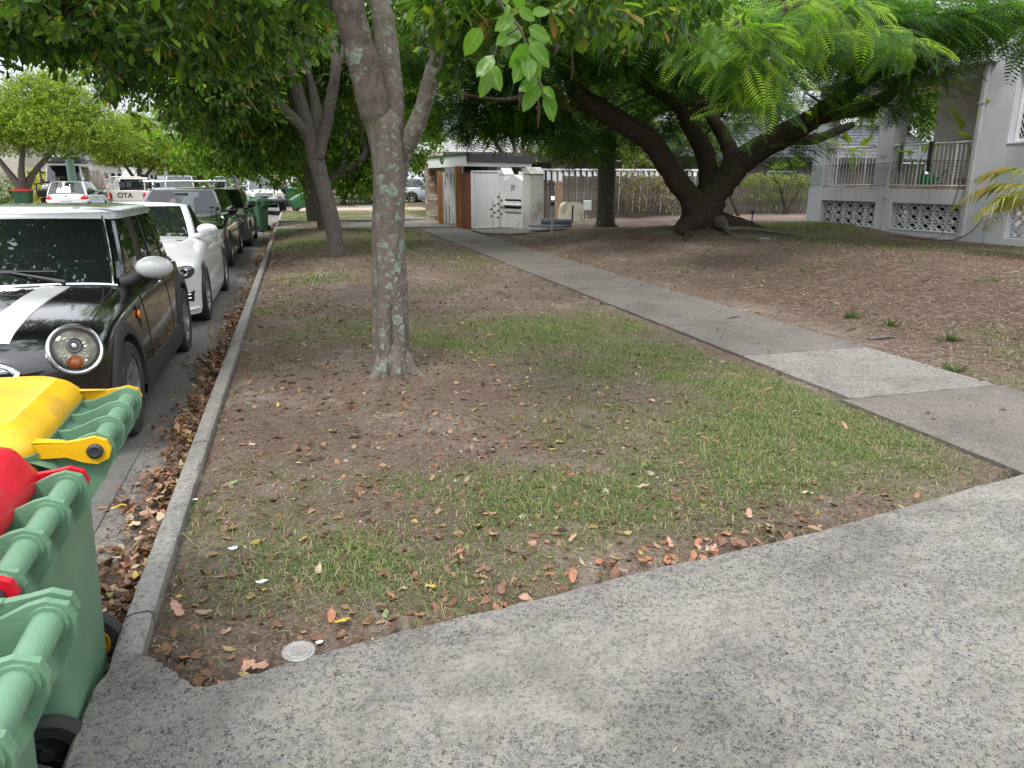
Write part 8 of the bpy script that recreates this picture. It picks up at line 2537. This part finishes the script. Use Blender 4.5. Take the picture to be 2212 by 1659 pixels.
dead_leaves('fallen_leaves', 4200, (-.54, 3.5, 2.0, 9), lambda x, y: .16 + .5 * np.exp(-((x - .8) / 1.6) ** 2), .046, tilt=.4)
dead_leaves('fallen_leaves', 420, (-.5, 2.6, 2.05, 2.9), lambda x, y: .2 + .7 * np.exp(-(y - 2.2 - .1 * x) ** 2 / .02) * (.5 + .5 * np.sin(3.1 * x + 1)), .045, tilt=.35)
dead_leaves('fallen_leaves', 3600, (-.5, 3.5, 8.5, 24), lambda x, y: .3 + .6 * np.exp(-((x + .2) / .6) ** 2), .055)
dead_leaves('fallen_leaves', 3500, (4.8, 12, 3, 20), lambda x, y: .25 + .3 * (y > 9), .05)
gut = lambda x, y: x < -.68
dead_leaves('gutter_leaves', 14000, (-1.25, -.67, .6, 9.5), lambda x, y: np.clip(np.exp(-((-x - .70) / (.10 + .09 * np.sin(y * 2.1) ** 2 + .18 * (y < 3.2))) ** 2) * (.75 + .25 * np.sin(y * 3)), 0, 1), .050, zf=lambda x, y: np.full_like(x, ROAD - .01), pile=.05, allow=gut, tilt=.6)
dead_leaves('gutter_leaves', 3500, (-1.2, -.67, 9.5, 30), lambda x, y: np.exp(-((-x - .70) / .14) ** 2) * (.5 + .5 * np.sin(y * 1.3) ** 2), .07, zf=lambda x, y: np.full_like(x, ROAD), pile=.03, allow=gut, tilt=.5)
straws('gutter_litter', 22000, (-1.35, -.67, .6, 12), lambda x, y: np.exp(-((-x - .70) / .26) ** 2), .045, .0016, M_DEB, .004, zf=lambda x, y: np.full_like(x, ROAD - .008), allow=gut)

# the largest leaves one by one, where they lie
BIG = []
COLS = [plain('leaf terracotta', (.30, .125, .06), .6, var=.45, scale=9), plain('leaf salmon', (.36, .20, .135), .6, var=.4, scale=9), plain('leaf russet', (.17, .080, .050), .65, var=.5, scale=9), plain('leaf buff', (.40, .31, .19), .6, var=.35, scale=9), plain('leaf yellow', (.42, .29, .04), .55, var=.4, scale=9), plain('leaf pale green', (.17, .23, .10), .6, var=.35, scale=9)]
LMS = {}
def big_leaf(x, y, z, s, ci, parent, rz=None, tl=.22):
    k = (random.randrange(4), ci)
    if k not in LMS: LMS[k] = leaf_mesh('fallen_leaf', COLS[ci], (.5, -.5, .2, .9)[k[0]], .07, 7, notch=.35)
    o = link_mesh('fallen_leaf', LMS[k], parent, (x, y, z), (random.uniform(-tl, tl), random.uniform(-tl, tl), random.uniform(0, 6.28) if rz is None else rz), (s * random.uniform(.85, 1.25), s, s))
    return o
for (px_, py_, s, ci) in ((1040, 1128, .11, 4), (1060, 1145, .12, 1), (1140, 1168, .10, 1), (1130, 1106, .08, 3), (1170, 1110, .09, 1), (975, 1195, .10, 0), (1730, 1066, .10, 3), (1665, 1138, .12, 3), (1400, 995, .09, 0), (1390, 975, .09, 2), (1580, 888, .09, 0), (1710, 890, .08, 1), (1290, 790, .10, 0), (1030, 985, .08, 0), (400, 1420, .13, 0), (470, 1470, .11, 0), (715, 1345, .10, 0), (722, 1340, .09, 4), (395, 1328, .11, 1), (880, 1268, .06, 3), (540, 955, .12, 3), (655, 1385, .09, 2), (660, 1365, .08, 1), (860, 1190, .09, 2), (1000, 1205, .07, 1), (600, 880, .06, 4), (376, 1250, .07, 2), (430, 1345, .12, 2), (500, 1355, .09, 1), (490, 1048, .09, 5), (545, 1290, .08, 4), (378, 1290, .07, 4), (1240, 1020, .08, 0), (1275, 1045, .08, 0), (1260, 1060, .07, 1), (1190, 1000, .07, 5), (1395, 1000, .06, 5), (1460, 940, .06, 0), (1330, 850, .08, 1), (640, 1000, .05, 3), (700, 1232, .07, 1), (860, 1290, .07, 0), (1010, 1290, .09, 0), (1080, 1300, .08, 0), (1160, 1250, .08, 0), (1440, 1200, .09, 0), (1500, 1180, .08, 0), (1240, 1080, .07, 0), (1390, 870, .07, 2), (900, 1230, .07, 2), (750, 1405, .10, 0), (540, 1420, .09, 2), (1520, 1165, .09, 1), (1410, 1215, .10, 0)):
    x, y = G(px_, py_)
    if in_drive(x, y - .03): continue
    big_leaf(x, y, float(gz(x, y)) + .010, s * .60, ci, verge)
for i in range(120):
    x = random.uniform(-.5, 3.2); y = 2.1 + random.random() ** 1.6 * 3.6
    if in_drive(x, y - .04) or random.random() > .75: continue
    big_leaf(x, y, float(gz(x, y)) + .010, random.uniform(.035, .065), random.choice((0, 0, 1, 1, 2, 2, 3, 4, 5)), verge)
for i in range(34):
    x = random.choice((random.uniform(-.35, 2.6), random.gauss(1.5, .22))); ye = float(np.interp(x, [-.35, .13, .65, 1.17, 2.0, 3.4], [2.01, 2.11, 2.18, 2.26, 2.36, 2.61])) + random.uniform(.02, .14)
    big_leaf(x, ye, float(gz(x, ye)) + .014, random.uniform(.035, .07), random.choice((0, 1, 2, 2)), verge, tl=.45)
gutter_o = bpy.data.objects['gutter']
for i in range(150):
    y = random.uniform(1.0, 4.2); x = -.69 - abs(random.gauss(0, .09 if y > 2.9 else .13))
    big_leaf(x, y, ROAD + random.uniform(.03, .06), random.uniform(.05, .085), random.choice((0, 0, 0, 1, 2, 2, 2, 2, 3, 3, 0, 2, 4)), gutter_o, tl=.7)
# crumbs of leaf on the bonnet, scuttle, roof and bin lids
P_, S_ = [], []
for i in range(70):
    lx_ = random.uniform(-.6, .62); ly0 = random.choice((random.uniform(.58, .66), random.uniform(.6, 1.5), random.uniform(-1.3, -.1)))
    z = C1.ztop(abs(lx_), ly0) + .012 if ly0 > .5 else 1.345 + .035
    if ly0 < .5: lx_ *= .75
    P_.append((-lx_ - 1.90, -ly0 + 4.28 + 1.85, z + CZ)); S_.append(random.uniform(.010, .026))
for i in range(26):
    P_.append((random.uniform(-1.25, -.85), random.uniform(1.95, 2.4), ROAD + 1.035)); S_.append(random.uniform(.004, .012))
P_ = np.array(P_); k_ = len(P_)
dd = np.stack([rng.normal(size=k_), rng.normal(size=k_), np.zeros(k_)], 1)
V, F = scatter_arrays(TL[0], TF_, P_, frames(dd, np.array([0, 0, 1.0]) + unit(k_) * .15), np.array(S_))
np_mesh('leaf_crumbs', V, F, M_DEAD, kind='stuff', smooth=True)
x = rng.uniform(3.5, 4.74, 90); y = rng.uniform(2.9, 16, 90)
dd = np.stack([rng.normal(size=90), rng.normal(size=90), np.zeros(90)], 1)
V, F = scatter_arrays(TL[2], TF_, np.stack([x, y, np.full(90, .018)], 1), frames(dd, np.tile([0, 0, 1.0], (90, 1))), .02 + .03 * rng.random(90))
np_mesh('path_leaves', V, F, M_DEAD, kind='stuff', smooth=True)
x = rng.uniform(-.5, 3.2, 46); y = rng.uniform(.6, 2.1, 46)
dd = np.stack([rng.normal(size=46), rng.normal(size=46), np.zeros(46)], 1)
V, F = scatter_arrays(TL[3], TF_, np.stack([x, y, np.full(46, .017)], 1), frames(dd, np.tile([0, 0, 1.0], (46, 1))), .008 + .014 * rng.random(46))
np_mesh('driveway_leaves', V, F, M_DEAD, kind='stuff', smooth=True)
# sticks on the bank, stones, weeds, litter
mb = []
for (px_, py_, l_, r) in ((1880, 705, .35, .020), (1560, 668, .4, .007), (1990, 630, .5, .006), (1830, 690, .2, .006)):
    x, y = G(px_, py_, .12); z = float(gz(x, y)) + .01; a = random.uniform(-.5, .5)
    o = MB().tube([(x, y, z), (x + l_ * .5 * math.cos(a), y + l_ * .5 * math.sin(a), z + .02), (x + l_ * math.cos(a), y + l_ * math.sin(a) + .04, z)], [r, r * .8, r * .4], 6).build('stick', M_BARKP if r < .02 else M_BARK2, verge, smooth=40)
M_CHIP = plain('pale stones', (.40, .37, .34), .85, var=.2, scale=30)
x, y = on_ground(1500, -.5, 3.4, 2.0, 6.5, lambda x, y: .12 + .6 * np.exp(-((x - 1.2) / .6) ** 2 - ((y - 3.5) / .7) ** 2))
T = np.array([(-.5, -.4, 0), (.5, -.45, 0), (.45, .5, 0), (-.4, .45, 0), (-.3, -.25, .4), (.3, -.2, .45), (.2, .3, .4), (-.25, .25, .35)]); TFb = np.array([(0, 1, 5, 4), (1, 2, 6, 5), (2, 3, 7, 6), (3, 0, 4, 7), (4, 5, 6, 7)])
d = np.stack([rng.normal(size=len(x)), rng.normal(size=len(x)), np.zeros(len(x))], 1)
V, F = scatter_arrays(T, TFb, np.stack([x, y, gz(x, y) - .001], 1), frames(d, np.tile([0, 0, 1.0], (len(x), 1))), .006 + .012 * rng.random(len(x)) ** 4)
np_mesh('pebbles', V, F, M_CHIP, kind='stuff')
M_PAPER = plain('torn white paper', (.62, .63, .66), .8, var=.05)
def scrap(px_, py_, s, lb, mat=M_PAPER, name='paper_scrap', cat='litter'):
    x, y = G(px_, py_); z = float(gz(x, y)) + .006
    m_ = MB(); n_ = 9
    ring = [(x + s * random.uniform(.7, 1.1) * math.cos(2 * math.pi * i / n_) * 1.3, y + s * random.uniform(.7, 1.1) * math.sin(2 * math.pi * i / n_) * .8, z + random.uniform(0, s * .35)) for i in range(n_)]
    m_.add(ring + [(x, y, z + s * .3)], [(i, (i + 1) % n_, n_) for i in range(n_)])
    o = m_.build(name, mat, None, smooth=0); tag(o, lb, cat, 'scraps of litter on the grass'); return o
scrap(566, 1254, .020, 'folded white paper scrap on the grass near the kerb end')
scrap(503, 1182, .020, 'crumpled white and blue printed paper scrap near the kerb', plain('blue printed paper', (.50, .54, .66), .7, var=.45, scale=90))
scrap(422, 1076, .010, 'tiny white scrap beside the kerb'); scrap(690, 1384, .010, 'small torn label on the grass above the clear lid'); scrap(1034, 1230, .008, 'small white fleck on the grass under the middle of the lawn')
lx, ly_ = G(646, 1419)
m, t, b = nt_new('clear plastic'); b.inputs['Base Color'].default_value = (.75, .78, .78, 1); b.inputs['Roughness'].default_value = .12; b.inputs['Alpha'].default_value = .22
lid_ = empty('plastic_lid', (lx, ly_, .018), 0, 'clear round takeaway lid lying on the soil at the driveway edge', 'litter')
lid_.rotation_euler = (.03, .04, 0)
MB().lathe([(.001, .002), (.030, .002), (.032, .005), (.040, .005), (.042, .002), (.046, .004), (.049, .001)], seg=40, close=False).build('disc', m, lid_, smooth=50)
for r in (.049, .043, .032): MB().tube([(r * math.cos(a), r * math.sin(a), .004) for a in np.linspace(0, 2 * math.pi, 33)], .0012, 5, cap=False).build('rim', m, lid_, smooth=50)
# grass tufts and weeds on the bank
M_WEED = leafmat('weed leaves', [(0, (.05, .075, .025)), (1, (.11, .155, .045))], .5, .35)
for (px_, py_, n_, l_, lb) in ((1845, 672, 26, .16, 'coarse grass tuft by the pale stick on the bank'), (2050, 718, 30, .15, 'green weed rosette on the bank near the path'), (2060, 772, 26, .13, 'low grass tuft at the lawn edge right of the pale slab'), (1740, 600, 8, .22, 'upright grass sprig in the middle of the bank'), (1640, 590, 7, .20, 'thin sprig on the bank left of the middle one'), (1960, 600, 7, .18, 'thin sprig on the right of the bank'), (1480, 580, 7, .16, 'small sprig on the shaded bank near the path'), (1925, 690, 18, .13, 'yellowish tuft beside dead leaves on the bank'), (2140, 640, 12, .12, 'tuft at the far right of the bank')):
    x, y = G(px_, py_, .10); z = float(gz(x, y)); m_ = MB()
    for i in range(n_):
        a = random.uniform(0, 6.28); el = random.uniform(.35, 1.45) if n_ < 10 else random.uniform(.1, 1.1); d = Vector((math.cos(a) * math.cos(el), math.sin(a) * math.cos(el), math.sin(el))) * l_ * random.uniform(.5, 1.1); s_ = Vector((-math.sin(a), math.cos(a), 0)) * .006
        p = Vector((random.uniform(-.04, .04), random.uniform(-.04, .04), 0))
        m_.add([p - s_, p + s_, p + d * .6 + s_, p + d + Vector((0, 0, -.02)), p + d * .6 - s_], [(0, 1, 2, 3, 4)])
    o = m_.build('grass_tuft', M_WEED, None, smooth=0, loc=(x, y, z)); tag(o, lb, 'weed')
